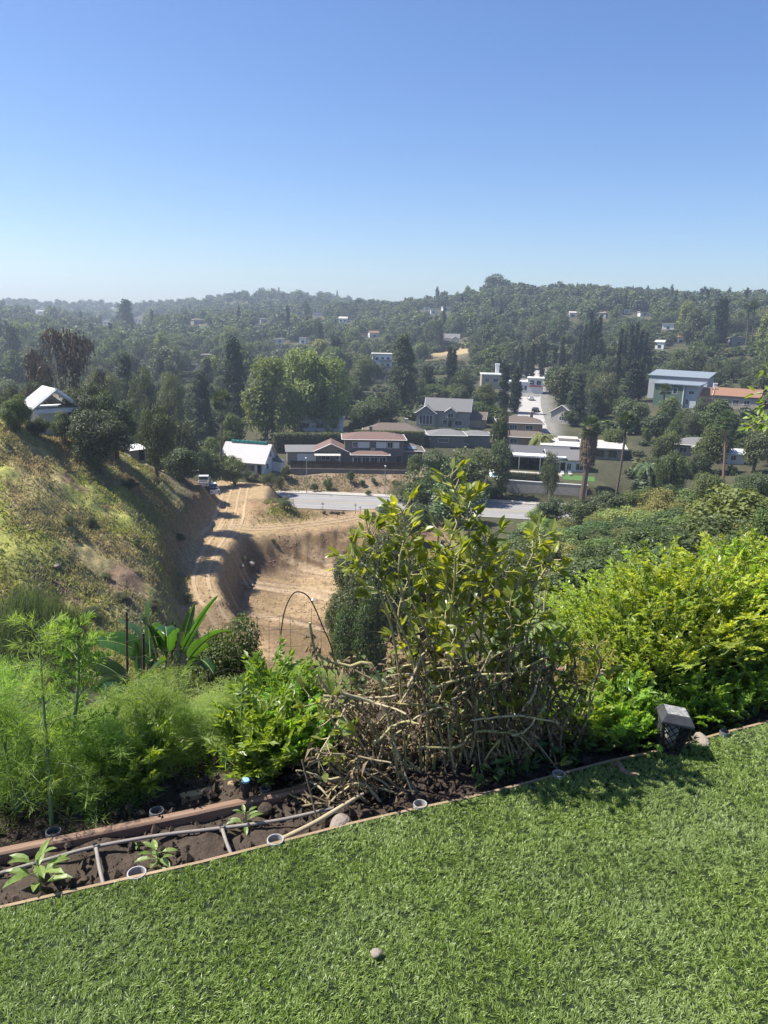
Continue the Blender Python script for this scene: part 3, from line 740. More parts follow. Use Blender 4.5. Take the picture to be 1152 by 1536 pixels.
def plant2(kind, p, h, rad, label, group=None, **k):
    t = plant(BW.get(kind, kind), p, h, rad, label, group, **k)
    if kind in BW:
        for c in t.children:
            if c.name.startswith('crown'):
                for key, (cm, tm) in PROTO.items():
                    if key[0] == BW[kind] and cm == c.data: c.data = PROTO[(kind, key[1], key[2])][0]; break
    return t
for p, sz in cand:
    z_ = vnoise(p[0]/14, p[1]/14, 77)+rng.normal()*.12
    k = 'shrub' if z_ < .42 else 'shrub_light' if z_ < .62 else 'scrub_olive'
    plant2(k, p, sz*rng.uniform(1.05, 1.85), sz*1.3, SH[['shrub', 'shrub_light', 'scrub_olive'].index(k)], 'shrubs of the green hillside', sink=.15, lod=0 if math.hypot(p[0], p[1]) < 34 else 1)

# ---- houses the filler trees must keep in view (picture boxes, distance)
KEEP = [((40, 570, 108, 628), 112), ((338, 650, 424, 706), 160), ((436, 650, 626, 722), 172), ((545, 630, 632, 668), 200), ((612, 595, 726, 642), 225), ((632, 636, 765, 670), 190), ((750, 622, 830, 690), 215), ((745, 664, 905, 716), 175), ((815, 648, 940, 684), 205),
        ((775, 592, 832, 640), 300), ((832, 598, 886, 634), 222), ((968, 552, 1052, 606), 290), ((1030, 580, 1140, 610), 290), ((1005, 650, 1080, 682), 160), ((1082, 676, 1114, 690), 140), ((556, 532, 580, 572), 330), ((480, 530, 525, 552), 360), ((718, 545, 812, 586), 330), ((650, 498, 695, 524), 480), ((652, 515, 700, 540), 470), ((355, 588, 376, 606), 225), ((433, 735, 600, 775), 150), ((415, 628, 520, 655), 195), ((720, 745, 800, 775), 150), ((318, 590, 345, 668), 165), ((60, 495, 150, 560), 150), ((368, 530, 522, 650), 214)]
FARHOUSE = [(205, 483, 14), (60, 470, 10), (296, 486, 16), (158, 486, 12), (476, 474, 10), (515, 483, 12), (395, 484, 9), (420, 514, 12), (455, 515, 10), (560, 506, 14), (310, 541, 11),
            (640, 465, 9), (668, 466, 10), (858, 476, 9), (905, 477, 11), (965, 474, 14), (1002, 494, 16), (990, 523, 12), (1105, 518, 20), (940, 470, 8), (650, 470, 8), (1020, 515, 8)]
HSITES = [(*S[k][:3], {'hip': 10, 'flatwhite': 12, 'green': 14}.get(k, 8)) for k in S]+[(*xy(552, 174), 0, 17), (*xy(800, 174), 0, 16), (*xy(458, 175), 0, 7), (*xy(846, 172), 0, 9)]
FH = []
for u, v, w_ in FARHOUSE:
    p = hit(u, v, 150); r = math.hypot(p[0], p[1]); FH.append((p, r, w_, u, v)); KEEP.append(((u-w_*.55, v-9, u+w_*.55, v+2), r))
def blocks(p, h, rad):
    r = math.hypot(p[0], p[1]); a, b = project(p), project(p+[0, 0, h]); hw = rad*FPX/((p-CAM) @ FWD)
    x0, x1, y0, y1 = a[0]-hw*.85, a[0]+hw*.85, b[1], a[1]
    for (k0, l0, k1, l1), kr in KEEP:
        if r < kr+6 and x1 > k0 and x0 < k1 and y0 < l1-3 and y1 > l0: return True
        if abs(r-kr) < 12 and k0-6 < a[0] < k1+6: return True
    return False
SSA = np.array(SSP)
def onroad(p):
    for pts, w_ in ((np.array(ST), 10.5), (SSA, 6)):
        for A, B in zip(pts[:-1], pts[1:]):
            d = B-A; t = np.clip(((p[:2]-A) @ d)/(d @ d), 0, 1)
            if np.hypot(*(p[:2]-A-d*t)) < w_: return True
    return False
fill, stuffp = [], []
g2 = np.random.default_rng(11)
def zone(n, r0, r1, u0, u1, out, sp, hmin, hmax, cap=None):
    k = 0
    for i in range(n):
        u = g2.uniform(u0, u1); r = math.sqrt(g2.uniform(r0*r0, r1*r1)); p = on(u, r)
        h = g2.uniform(hmin, hmax)*(1.25 if g2.random() < .12 else 1); rad = h*g2.uniform(.34, .55)
        if r < 165 and u > 300: continue
        if onroad(p) or blocks(p, h, rad): continue
        q = np.array([(a[0][0], a[0][1], a[2]) for a in fill+stuffp[-1500:]]) if fill or stuffp else np.zeros((0, 3))
        if len(q) and (np.hypot(q[:, 0]-p[0], q[:, 1]-p[1]) < sp*(rad+q[:, 2])).any(): continue
        out.append((p, h, rad)); k += 1
        if cap and k >= cap: break
zone(3600, 168, 330, -120, 1280, fill, .46, 6, 13, 240)
zone(4200, 330, 580, -80, 1240, fill, .46, 8, 17, 330)
zone(1500, 112, 168, -160, 300, fill, .62, 5, 9, 22)
KL = {'oak': 'dark rounded tree', 'broad': 'mid green leafy tree', 'gum': 'grey green loose tree', 'conifer': 'dark pointed conifer', 'pine': 'olive green pine', 'tall': 'pale green upright tree'}
def zone_name(p):
    r = math.hypot(p[0], p[1]); u = project(p)[0]
    d = 'on the valley floor' if r < 330 else 'on the far slope'
    s_ = 'left of the alder clump' if u < 380 else 'between the alders and the side street' if u < 790 else 'right of the side street'
    return d+' '+s_
for p, h, rad in fill:
    k = g2.choice(['oak', 'broad', 'gum', 'conifer', 'pine', 'tall'], p=[.45, .29, .16, .04, .04, .02])
    if k in ('conifer', 'pine'): h *= 1.35; rad *= .8
    if k == 'tall': h *= 1.15
    plant(k, p, h, rad, KL[k]+' '+zone_name(p), KL[k]+'s '+zone_name(p), parts=h/((p-CAM) @ FWD)*FPX > 34, sink=.08*h)
# ---- the wooded hills beyond read as one mass
zone(6500, 570, 1000, -60, 1215, stuffp, .36, 8, 15)
zone(2600, 1000, 1800, -40, 1200, stuffp, .45, 10, 19)
lo = {}
for k in ('oak', 'broad', 'conifer', 'gum', 'cypress'):
    gg = np.random.default_rng({'oak': 1, 'broad': 2, 'conifer': 3, 'gum': 4, 'cypress': 5}[k]); lst = []
    for v_ in range(3):
        c = MB()
        if k == 'conifer':
            B = np.array([[.12*(1-h)*gg.normal(), .12*(1-h)*gg.normal(), .1+.85*h, .14*(1-h)+.03, .14*(1-h)+.03, .07] for h in np.linspace(0, 1, 18)])
        elif k == 'cypress': B = np.array([[0, 0, .08+.85*h, .06*(1-.7*h), .06*(1-.7*h), .07] for h in np.linspace(0, 1, 12)])
        else: B = blobs_round(gg, 15, .52, .36, .33, .17)
        cloud(c, B, 300, .15, .11, g=gg); lst.append((c.v[0], c.f[0]))
    lo[k] = lst
fm = MB(); mats = ['oak', 'broad', 'conifer', 'gum', 'cypress']
M['far_oak'] = leafmat('far_oak_leaf', (.052, .074, .034), (.092, .112, .054), .12, objvar=0)
for p, h, rad in stuffp:
    k = g2.choice(mats, p=[.50, .30, .02, .17, .01]); v_, f_ = lo[k][g2.integers(3)]
    a = g2.random()*6.28; ca_, sa_ = math.cos(a), math.sin(a); s_ = rad/.45 if k not in ('conifer', 'cypress') else rad/.45*.8
    if k in ('conifer', 'cypress'): h *= 1.25
    V2 = np.c_[(v_[:, 0]*ca_-v_[:, 1]*sa_)*s_+p[0], (v_[:, 0]*sa_+v_[:, 1]*ca_)*s_+p[1], v_[:, 2]*h+p[2]-.3]
    fm.add(V2, f_, mats.index(k))
o = fm.build('wooded_hills', [M['far_oak'], M['broad'], M['conifer'], M['gum'], M['cypress']]); tag(o, 'hazy tree covered hills along the skyline', 'woods', kind='stuff')
# thicket between the trees of the valley
und = []
for i in range(5200):
    u = g2.uniform(-80, 1230); r = math.sqrt(g2.uniform(148**2, 590**2)); p = on(u, r); rad = g2.uniform(1.6, 3.4)*(1+r/900); h = rad*g2.uniform(.7, 1.2)
    if onroad(p) or blocks(p, h, rad) or (r < 166 and u < 905): continue
    if any((p[0]-q[0])**2+(p[1]-q[1])**2 < (q[3]+rad*.8)**2 for q in HSITES): continue
    und.append((p, h, rad))
um = MB(); mats2 = ['oak', 'broad', 'gum']
for p, h, rad in und:
    k = mats2[g2.choice(3, p=[.45, .33, .22])]; v_, f_ = lo[k][g2.integers(3)]; a = g2.random()*6.28; ca_, sa_ = math.cos(a), math.sin(a); s_ = rad/.45
    um.add(np.c_[(v_[:, 0]*ca_-v_[:, 1]*sa_)*s_+p[0], (v_[:, 0]*sa_+v_[:, 1]*ca_)*s_+p[1], (v_[:, 2]-.3)*1.35*h+p[2]], f_, mats2.index(k))
o = um.build('valley_thicket', [M['far_oak'], M['broad'], M['scrub']]); tag(o, 'bushes and undergrowth between the trees and houses of the valley', 'thicket', kind='stuff')
print('shrubs', len(cand), 'fill', len(fill), 'stuff', len(stuffp))
# ------------------------------------------------------------------ buildings
M['white'] = nm('white_paint', (.72, .72, .70), (.62, .62, .60), 2, .7, .1)
M['whiteroof'] = nm('white_roof_felt', (.40, .36, .35), (.53, .51, .50), 5, .8, .1)
M['greywall'] = nm('grey_siding', (.135, .13, .122), (.165, .16, .15), 3, .8, .15, stretch=(.3, .3, 6))
M['greywall2'] = nm('pale_grey_siding', (.235, .225, .21), (.28, .27, .25), 3, .8, .15, stretch=(.3, .3, 6))
M['beige'] = nm('beige_stucco', (.36, .31, .25), (.31, .27, .21), 3, .9, .1)
M['tan'] = nm('tan_wall', (.30, .22, .15), (.25, .18, .12), 3, .9, .1)
M['redroof'] = nm('red_brown_shingle', (.125, .078, .066), (.185, .12, .10), 5, .85, .5, .03, stretch=(1, 1, 5))
M['brownroof'] = nm('brown_shingle', (.11, .085, .068), (.15, .12, .095), 5, .9, .5, .03, stretch=(1, 1, 5))
M['greyroof'] = nm('grey_shingle', (.13, .13, .13), (.185, .18, .175), 5, .9, .5, .03, stretch=(1, 1, 5))
M['darkroof'] = nm('dark_shingle', (.085, .085, .09), (.12, .12, .125), 5, .9, .5, .03)
M['tile'] = nm('orange_tile', (.28, .155, .095), (.20, .11, .07), 6, .85, .6, .05, stretch=(6, 1, 1))
M['paleroof'] = nm('pale_flat_roof', (.52, .49, .43), (.42, .39, .34), 1.5, .85, .1)
M['trim'] = nm('white_trim', (.70, .70, .68), (.62, .62, .6), 4, .6, 0)
M['solar'] = nm('solar_glass', (.15, .17, .21), (.19, .21, .25), 3, .12, 0, spec=.8)  # base colour lightened to paint in the sky's reflection
M['frame_metal'] = nm('aluminium', (.5, .5, .5), (.42, .42, .42), 8, .4, 0, metal=.6)
M['green'] = nm('green_siding', (.07, .115, .085), (.085, .135, .10), 3, .8, .1, stretch=(.3, .3, 6))
M['ltblue'] = nm('pale_blue_wall', (.42, .45, .47), (.37, .40, .42), 3, .8, .1)
M['blueroof'] = nm('blue_grey_roof', (.21, .24, .27), (.17, .20, .23), 3, .6, .2, stretch=(8, 1, 1))
M['fence'] = nm('dark_brown_fence', (.045, .032, .026), (.065, .048, .04), 6, .9, .3, stretch=(8, 8, .6))
M['blockwall'] = nm('grey_block_wall', (.15, .135, .12), (.20, .18, .16), 3, .95, .3)
M['brick'] = nm('chimney_brick', (.22, .15, .12), (.30, .22, .17), 9, .95, .3)
M['teal'] = nm('teal_wrap', (.04, .22, .19), (.06, .30, .26), 6, .5, .1)
M['dark'] = nm('dark_interior', (.02, .02, .022), (.03, .03, .03), 3, .9, 0)
M['redpaint'] = nm('red_paint', (.45, .06, .04), (.36, .05, .04), 4, .6, 0)
mg, nt, b, out = _mat('window_glass'); b.inputs['Base Color'].default_value = (.03, .04, .05, 1); b.inputs['Roughness'].default_value = .06; b.inputs['Specular IOR Level'].default_value = .7; M['glass'] = mg
mw, nt, b, out = _mat('pool_water'); b.inputs['Base Color'].default_value = (.10, .34, .38, 1); b.inputs['Roughness'].default_value = .05
_n = nt.nodes.new('ShaderNodeTexNoise'); _n.inputs['Scale'].default_value = 2.0; _b = nt.nodes.new('ShaderNodeBump'); _b.inputs['Strength'].default_value = .15; nt.links.new(_n.outputs[0], _b.inputs['Height']); nt.links.new(_b.outputs[0], b.inputs['Normal']); M['water'] = mw

def face_M(face, w, d, cx=0, cy=0):
    """columns: along the wall, outward, origin"""
    return {'F': ((1, 0), (0, -1), (cx, cy-d/2)), 'B': ((-1, 0), (0, 1), (cx, cy+d/2)), 'R': ((0, 1), (1, 0), (cx+w/2, cy)), 'L': ((0, -1), (-1, 0), (cx-w/2, cy))}[face]
def wbox(m, fm, a0, a1, z0, z1, o0, o1):
    (ax, ay), (ox, oy), (px, py) = fm
    v = [[px+ax*a+ox*o, py+ay*a+oy*o, z] for a in (a0, a1) for o in (o0, o1) for z in (z0, z1)]
    m.add(v, [[0,1,3,2],[4,6,7,5],[0,4,5,1],[2,3,7,6],[0,2,6,4],[1,5,7,3]])
def window(root, fm, a, z, w, h, trim='trim', name='window', glass='glass', bars=1):
    m = MB(); t = .09
    wbox(m, fm, a-w/2-t, a+w/2+t, z+h, z+h+t, -.05, .07); wbox(m, fm, a-w/2-t, a+w/2+t, z-t, z, -.05, .10)
    wbox(m, fm, a-w/2-t, a-w/2, z, z+h, -.05, .07); wbox(m, fm, a+w/2, a+w/2+t, z, z+h, -.05, .07)
    for i in range(bars): c_ = a-w/2+w*(i+1)/(bars+1); wbox(m, fm, c_-.03, c_+.03, z, z+h, 0, .05)
    f = m.build(name, M[trim], root)
    p = MB(); wbox(p, fm, a-w/2, a+w/2, z, z+h, -.04, .025); p.build('pane', M[glass], f); return f
def slab(m, q, t):
    """roof plane q (4 or 3 points, anticlockwise seen from above) given thickness t"""
    q = np.asarray(q, float); n = np.cross(q[1]-q[0], q[2]-q[0]); n /= np.linalg.norm(n)
    if n[2] < 0: q = q[::-1]; n = -n
    lo_ = q-n*t; k = len(q)
    m.poly(q); m.poly(lo_[::-1])
    m.add(np.vstack([q, lo_]), [[i, k+i, k+(i+1) % k, (i+1) % k] for i in range(k)])
def gable(root, cx, cy, w, d, z, rise, mat, axis='x', ov=.4, t=.16, name='roof', fascia=True):
    m = MB(); W, D = w/2+ov, d/2+ov
    if axis == 'x':
        e = z-rise*ov/(d/2)
        for s_ in (-1, 1): slab(m, [[cx-W, cy+s_*D, e+t], [cx+W, cy+s_*D, e+t], [cx+W, cy, z+rise+t], [cx-W, cy, z+rise+t]], t)
    else:
        e = z-rise*ov/(w/2)
        for s_ in (-1, 1): slab(m, [[cx+s_*W, cy-D, e+t], [cx+s_*W, cy+D, e+t], [cx, cy+D, z+rise+t], [cx, cy-D, z+rise+t]], t)
    r_ = m.build(name, M[mat], root)
    if fascia:
        f = MB()
        ends = [((cx+sx*(W+.03)), None) for sx in (-1, 1)]
        for sg in (-1, 1):
            for s_ in (-1, 1):
                if axis == 'x':
                    x = cx+sg*(W+.03); A, B = np.array([x, cy+s_*D, e+t*.5]), np.array([x, cy, z+rise+t*.5])
                else:
                    y = cy+sg*(D+.03); A, B = np.array([cx+s_*W, y, e+t*.5]), np.array([cx, y, z+rise+t*.5])
                f.tube([A, B], .075, 4, cap=True)
        f.build('fascia', M['trim'], r_)
    return r_
def hip(root, cx, cy, w, d, z, rise, mat, ov=.5, t=.16, rl=None):
    m = MB(); W, D = w/2+ov, d/2+ov; r = (w-d)/2 if rl is None else rl/2; z0 = z+t
    c_ = [[cx-W, cy-D, z0], [cx+W, cy-D, z0], [cx+W, cy+D, z0], [cx-W, cy+D, z0]]; a, b_ = [cx-r, cy, z0+rise], [cx+r, cy, z0+rise]
    slab(m, [c_[0], c_[1], b_, a], t); slab(m, [c_[2], c_[3], a, b_], t); slab(m, [c_[1], c_[2], b_], t); slab(m, [c_[3], c_[0], a], t)
    r_ = m.build('roof', M[mat], root)
    f = MB(); 
    for i in range(4): f.tube([c_[i], c_[(i+1) % 4]], .07, 4)
    f.build('gutter', M['trim'], r_); return r_
def walls(root, cx, cy, w, d, z0, z1, mat, gab=None, rise=0, name='wall'):
    m = MB(); x0, x1, y0, y1 = cx-w/2, cx+w/2, cy-d/2, cy+d/2
    if gab is None: m.box(x0, x1, y0, y1, z0, z1)
    elif gab == 'x':
        for x in (x0, x1): m.poly([[x, y0, z0], [x, y1, z0], [x, y1, z1], [x, cy, z1+rise], [x, y0, z1]][::(1 if x == x1 else -1)])
        m.poly([[x0, y0, z0], [x1, y0, z0], [x1, y0, z1], [x0, y0, z1]]); m.poly([[x1, y1, z0], [x0, y1, z0], [x0, y1, z1], [x1, y1, z1]])
    else:
        for y in (y0, y1): m.poly([[x0, y, z0], [x1, y, z0], [x1, y, z1], [cx, y, z1+rise], [x0, y, z1]][::(1 if y == y0 else -1)])
        m.poly([[x1, y0, z0], [x1, y1, z0], [x1, y1, z1], [x1, y0, z1]]); m.poly([[x0, y1, z0], [x0, y0, z0], [x0, y0, z1], [x0, y1, z1]])
    return m.build(name, M[mat], root)
def chimney(roof_o, x, y, z0, z1, s_=.4, mat='brick'):
    m = MB(); m.box(x-s_, x+s_, y-s_, y+s_, z0, z1); m.box(x-s_-.08, x+s_+.08, y-s_-.08, y+s_+.08, z1, z1+.15); return m.build('chimney', M[mat], roof_o)
def door(root, fm, a, z, w=.95, h=2.1, mat='dark'):
    m = MB(); wbox(m, fm, a-w/2, a+w/2, z, z+h, -.05, .05); d_ = m.build('door', M[mat], root)
    k = MB(); wbox(k, fm, a+w/2-.15, a+w/2-.08, z+.95, z+1.1, .05, .1); k.build('handle', M['frame_metal'], d_); return d_
def panels(roof_o, o, ex, ey, nx, ny, pw, ph):
    """solar panels on a roof plane: origin o, unit edges ex, ey"""
    o, ex, ey = map(lambda a: np.array(a, float), (o, ex, ey)); nn = np.cross(ex, ey); nn /= np.linalg.norm(nn); nn = nn if nn[2] > 0 else -nn
    for i in range(nx):
        for j in range(ny):
            a = o+ex*i*(pw+.03)+ey*j*(ph+.03)+nn*.08; q = [a, a+ex*pw, a+ex*pw+ey*ph, a+ey*ph]
            m = MB(); slab(m, q, .05); m.build('solar_panel', M['solar'], roof_o)
def house(name, label, key, rz=0., cat='house', group=None, dz=0):
    p = S[key] if isinstance(key, str) else key
    return thing(name, label, cat, (p[0], p[1], p[2]+dz), math.atan2(-p[0], p[1])+R(rz), group)
F = face_M

# white roofed house under repair
t = house('house', 'white walled house with a steep pale felt roof and teal bundles along its ridge', 'white_roof', -24)
w, d = 10.0, 7.4
walls(t, 0, 0, w, d, -.4, 2.7, 'white', 'x', 3.3); ro = gable(t, 0, 0, w, d, 2.7, 3.3, 'whiteroof', 'x', .45)
for i in range(8):
    m = MB(); x = -3.6+i*1.05; m.prism([(x-.42, -.30), (x+.42, -.30), (x+.42, .26), (x-.42, .26)], 6.15, 6.62); m.box(x-.45, x+.45, -.08, .04, 6.6, 6.66); m.build('shingle_bundle', M['teal'], ro)
window(t, F('F', w, d), 1.6, .7, 2.6, 1.3, bars=2); window(t, F('F', w, d), -2.6, .8, 1.6, 1.2); window(t, F('R', w, d), 0, 3.4, 1.0, 1.1, 'trim'); window(t, F('R', w, d), -1.8, .9, 1.2, 1.2)
m = MB(); slab(m, [[5.05, 1.0, 2.9], [7.2, 1.0, 2.2], [7.2, 3.6, 2.2], [5.05, 3.6, 2.9]], .15); m.build('lean_to_roof', M['darkroof'], t)
m = MB(); m.box(5.01, 7.0, 1.2, 3.4, -.4, 2.15); m.build('lean_to', M['white'], t)
door(t, F('F', w, d), 4.0, .0)

# two storey grey house with red roofs
p = (xy(552, 174)); p = np.array([p[0], p[1], -30.5])
t = house('house', 'two storey grey house with red brown roofs and solar panels behind the long dark fence', p, 3)
walls(t, 1.2, .6, 13.4, 7.5, -.2, 5.6, 'greywall'); r1 = hip(t, 1.2, .6, 13.4, 7.5, 5.6, 1.25, 'redroof', .7)
sl_ = 1.25/(7.5/2+.7); ey = nrm(np.array([0, 1, sl_])); ex = np.array([1., 0, 0])
panels(r1, [-2.6, -3.1, 5.76+.10], ex, ey, 5, 2, 1.0, 1.35); panels(r1, [3.0, -3.1, 5.86], ex, ey, 3, 2, 1.0, 1.35)
panels(r1, [5.6, .9, 6.25], np.array([0, 1., 0])*-1, nrm(np.array([1, 0, -.28])), 2, 1, 1.1, 1.5)
chimney(r1, .6, 2.2, 6.1, 7.9, .35, 'greyroof')
Fm = F('F', 13.4, 7.5, 1.2, .6)
window(t, Fm, -4.4, 4.0, .9, 1.1); window(t, Fm, -2.4, 3.9, 2.4, 1.2, bars=3, glass='trim'); window(t, Fm, 1.6, 3.9, 2.2, 1.2, bars=2, glass='trim'); window(t, Fm, 3.6, 3.9, 1.1, 1.2); window(t, Fm, 5.0, 3.9, 1.2, 1.2, glass='trim')
m = MB(); wbox(m, Fm, -.75, .15, 3.0, 3.9, 0, .45); m.build('air_conditioner', M['frame_metal'], t)
# ground floor bay with its own roof
walls(t, .2, -4.4, 8.0, 2.6, -.2, 2.5, 'greywall'); r2 = hip(t, .2, -4.3, 8.0, 2.8, 2.5, .7, 'redroof', .5)
Fb = F('F', 8.0, 2.6, .2, -4.4)
for a, ww in ((-2.9, 1.6), (-1.0, 1.5), (.9, 1.5), (2.8, 1.4)): window(t, Fb, a, .5, ww, 1.6, bars=1)
# left wing
walls(t, -8.6, .4, 7.0, 6.5, -.2, 3.0, 'greywall', 'y', 1.6, 'wing_wall'); gable(t, -8.6, .4, 7.0, 6.5, 3.0, 1.6, 'redroof', 'y', .5)
Fl = F('F', 7.0, 6.5, -8.6, .4); window(t, Fl, -1.2, .9, 1.8, 1.2, bars=1); window(t, Fl, 1.7, .9, 1.0, 1.2)
# right wing with lower roof
walls(t, 9.8, 1.2, 5.2, 6.2, -.2, 2.9, 'greywall', name='wing_wall'); r3 = hip(t, 9.8, 1.2, 5.2, 6.2, 2.9, 1.3, 'brownroof', .6, rl=.4)
panels(r3, [9.0, -1.9, 3.4], ex, nrm(np.array([0, 1, .36])), 2, 1, 1.0, 1.5)
window(t, F('F', 5.2, 6.2, 9.8, 1.2), .2, .8, 1.4, 1.2)
door(t, Fm, 5.7, -.1, .9, 2.1)
# awning
t = house('awning', 'long flat pale awning on posts behind the dark fence', np.array([*xy(491, 168.5), -30.5]), 3, 'awning')
m = MB(); m.box(-2.9, 2.9, -1.2, 1.2, 2.35, 2.5)
for i in range(6): m.box(-2.9+i*1.16-.03, -2.9+i*1.16+.03, -1.2, 1.2, 2.5, 2.55)
m.build('cover', M['paleroof'], t)
for x in (-2.7, 2.7):
    for y in (-1.05, 1.05): m = MB(); m.box(x-.06, x+.06, y-.06, y+.06, 0, 2.35); m.build('post', M['trim'], t)
# flat grey garage left
t = house('garage', 'low flat roofed grey garage left of the two storey grey house', np.array([*xy(458, 175), -30.5]), 3, 'garage')
walls(t, 0, 0, 8.5, 6, -.2, 2.5, 'greywall2'); m = MB(); slab(m, [[-4.7, -3.4, 2.55], [4.7, -3.4, 2.55], [4.7, 3.4, 3.1], [-4.7, 3.4, 3.1]], .18); m.build('roof', M['greyroof'], t)
m = MB(); wbox(m, F('F', 8.5, 6), -2, 2, .0, 2.1, 0, .06); m.build('garage_door', M['white'], t)
# retaining wall and fence
WA, WB = np.array(xy(436, 164.6)), np.array(xy(616, 164.6))
L_ = np.linalg.norm(WB-WA); ang = math.atan2(*(WB-WA)[::-1])
t = thing('retaining_wall', 'long grey block retaining wall under the dark fence above the bare bank', 'wall', (WA[0], WA[1], 0), ang)
m = MB(); m.box(0, L_, -.15, .15, -34, -30.45); m.build('masonry', M['blockwall'], t); m = MB(); m.box(-.05, L_+.05, -.2, .2, -30.45, -30.33); m.build('coping', M['concrete'], t)
t = thing('board_fence', 'long dark brown board fence on top of the retaining wall', 'fence', (WA[0], WA[1], -30.33), ang)
m = MB(); n_ = int(L_/.16)
for i in range(n_): m.box(i*.16+.005, i*.16+.152, -.02, .02, .02, 1.65+.02*rng.random())
m.build('board_panel', M['fence'], t)
for i in range(int(L_/2.4)+1): m = MB(); m.box(i*2.4-.05, i*2.4+.05, .025, .12, 0, 1.7); m.build('post', M['fence'], t)

# houses behind
t = house('house', 'low house with a wide brown hip roof behind the clipped hedge', 'hip', 0)
walls(t, 0, 0, 15.5, 9, -.3, 2.7, 'greywall2'); r_ = hip(t, 0, 0, 15.5, 9, 2.7, 2.3, 'brownroof', .6); chimney(r_, 3.2, 1.5, 4.2, 6.0, .4, 'paleroof')
window(t, F('F', 15.5, 9), -3, .9, 1.8, 1.2); window(t, F('F', 15.5, 9), 3, .9, 1.8, 1.2); door(t, F('F', 15.5, 9), .2, 0)
t = house('house', 'low dark grey house with white trim between the clipped hedge and the grey gabled house', 'lowgrey', 8)
walls(t, 0, 0, 9, 7, -.3, 3.0, 'greywall'); r_ = hip(t, 0, 0, 9, 7, 3.0, 1.2, 'greyroof', .6); window(t, F('F', 9, 7), -1, 1.4, 2.6, .9, bars=3); walls(t, 8, 2, 7, 6, -.3, 2.8, 'greywall', name='wing_wall'); hip(t, 8.2, 2, 7, 6, 2.8, .9, 'greyroof', .5)
walls(t, -6.5, 2.2, 4, 5, -.3, 2.6, 'greywall2', name='wing_wall'); gable(t, -6.5, 2.2, 4, 5, 2.6, .8, 'greyroof', 'y', .3)
t = house('house', 'large pale grey two storey house with white edged front gables', 'gable', -6)
walls(t, 1.5, 1, 13, 8, -.3, 5.2, 'greywall2', 'x', 3.0); r_ = gable(t, 1.5, 1, 13, 8, 5.2, 3.0, 'greyroof', 'x', .5)
walls(t, -4.6, -2.6, 5.6, 3.4, -.3, 4.4, 'greywall2', 'y', 2.0, 'wing_wall'); gable(t, -4.6, -2.6, 5.6, 3.6, 4.4, 2.0, 'greyroof', 'y', .5)
walls(t, 2.6, -3.3, 3.0, 1.2, 2.9, 5.0, 'greywall2', 'y', 1.1, 'dormer_wall'); gable(t, 2.6, -3.1, 3.0, 2.0, 5.0, 1.1, 'greyroof', 'y', .35)
f2 = F('F', 5.6, 3.4, -4.6, -2.6)
for a in (-1.5, -.5, .5, 1.5): window(t, f2, a, 1.0, .7, 2.6, bars=0)
window(t, F('F', 3.0, 1.2, 2.6, -3.3), 0, 3.2, 1.6, 1.2); window(t, F('F', 13, 8, 1.5, 1), 3.4, .9, 2.0, 1.4); window(t, F('F', 13, 8, 1.5, 1), -.6, .9, 1.2, 1.4); window(t, F('R', 13, 8, 1.5, 1), -2, 1, 1.2, 1.4); chimney(r_, -3, 2.6, 7, 9.2)
door(t, F('F', 13, 8, 1.5, 1), 1.0, 0)
t = house('garage', 'small brown gabled garage right of the grey gabled house', 'garage', -6, 'garage')
walls(t, 0, 0, 6.5, 6, -.3, 2.6, 'tan', 'x', 1.8); gable(t, 0, 0, 6.5, 6, 2.6, 1.8, 'brownroof', 'x', .4); m = MB(); wbox(m, F('F', 6.5, 6), -2, 2, 0, 2.2, 0, .06); m.build('garage_door', M['beige'], t); window(t, F('R', 6.5, 6), 0, 1.0, 1, 1)
t = house('house', 'brown roofed tan house at the foot of the side street, upper of two', 'brown_a', 6)
walls(t, 0, 0, 12.5, 8, -.3, 2.6, 'tan'); r_ = hip(t, 0, 0, 12.5, 8, 2.6, 1.6, 'brownroof', .6); chimney(r_, 3.5, 1, 3.6, 5.3, .4); window(t, F('F', 12.5, 8), -2, .9, 2, 1.2, bars=2); window(t, F('F', 12.5, 8), 2.5, .9, 2, 1.2)
t = house('house', 'brown roofed tan house with a long tan wall, lower of two by the side street', 'brown_b', 4)
walls(t, 0, 0, 13, 6, -.3, 2.3, 'tan'); hip(t, 0, 0, 13, 6, 2.3, 1.3, 'brownroof', .5); window(t, F('F', 13, 6), -3, .8, 1.8, 1.1); window(t, F('F', 13, 6), 3, .8, 1.8, 1.1)
t = house('house', 'long low house with a pale flat roof behind the thick shaggy palm', 'flatwhite', 5)
walls(t, 0, 0, 19, 8, -.3, 2.7, 'beige'); m = MB(); slab(m, [[-10.4, -5, 2.95], [10.4, -5, 2.95], [10.4, 5, 3.5], [-10.4, 5, 3.5]], .35); m.build('roof', M['paleroof'], t)
for a in (-7, -4.5, -2, 4, 7): window(t, F('F', 19, 8), a, .7, 1.9, 1.5, 'tan')
m = MB(); slab(m, [[-6, 1, 4.0], [-1, 1, 4.0], [-1, 4, 4.15], [-6, 4, 4.15]], .25); m.box(-5.8, -1.2, 1.2, 3.8, 3.2, 3.8); m.build('roof_box', M['paleroof'], t)
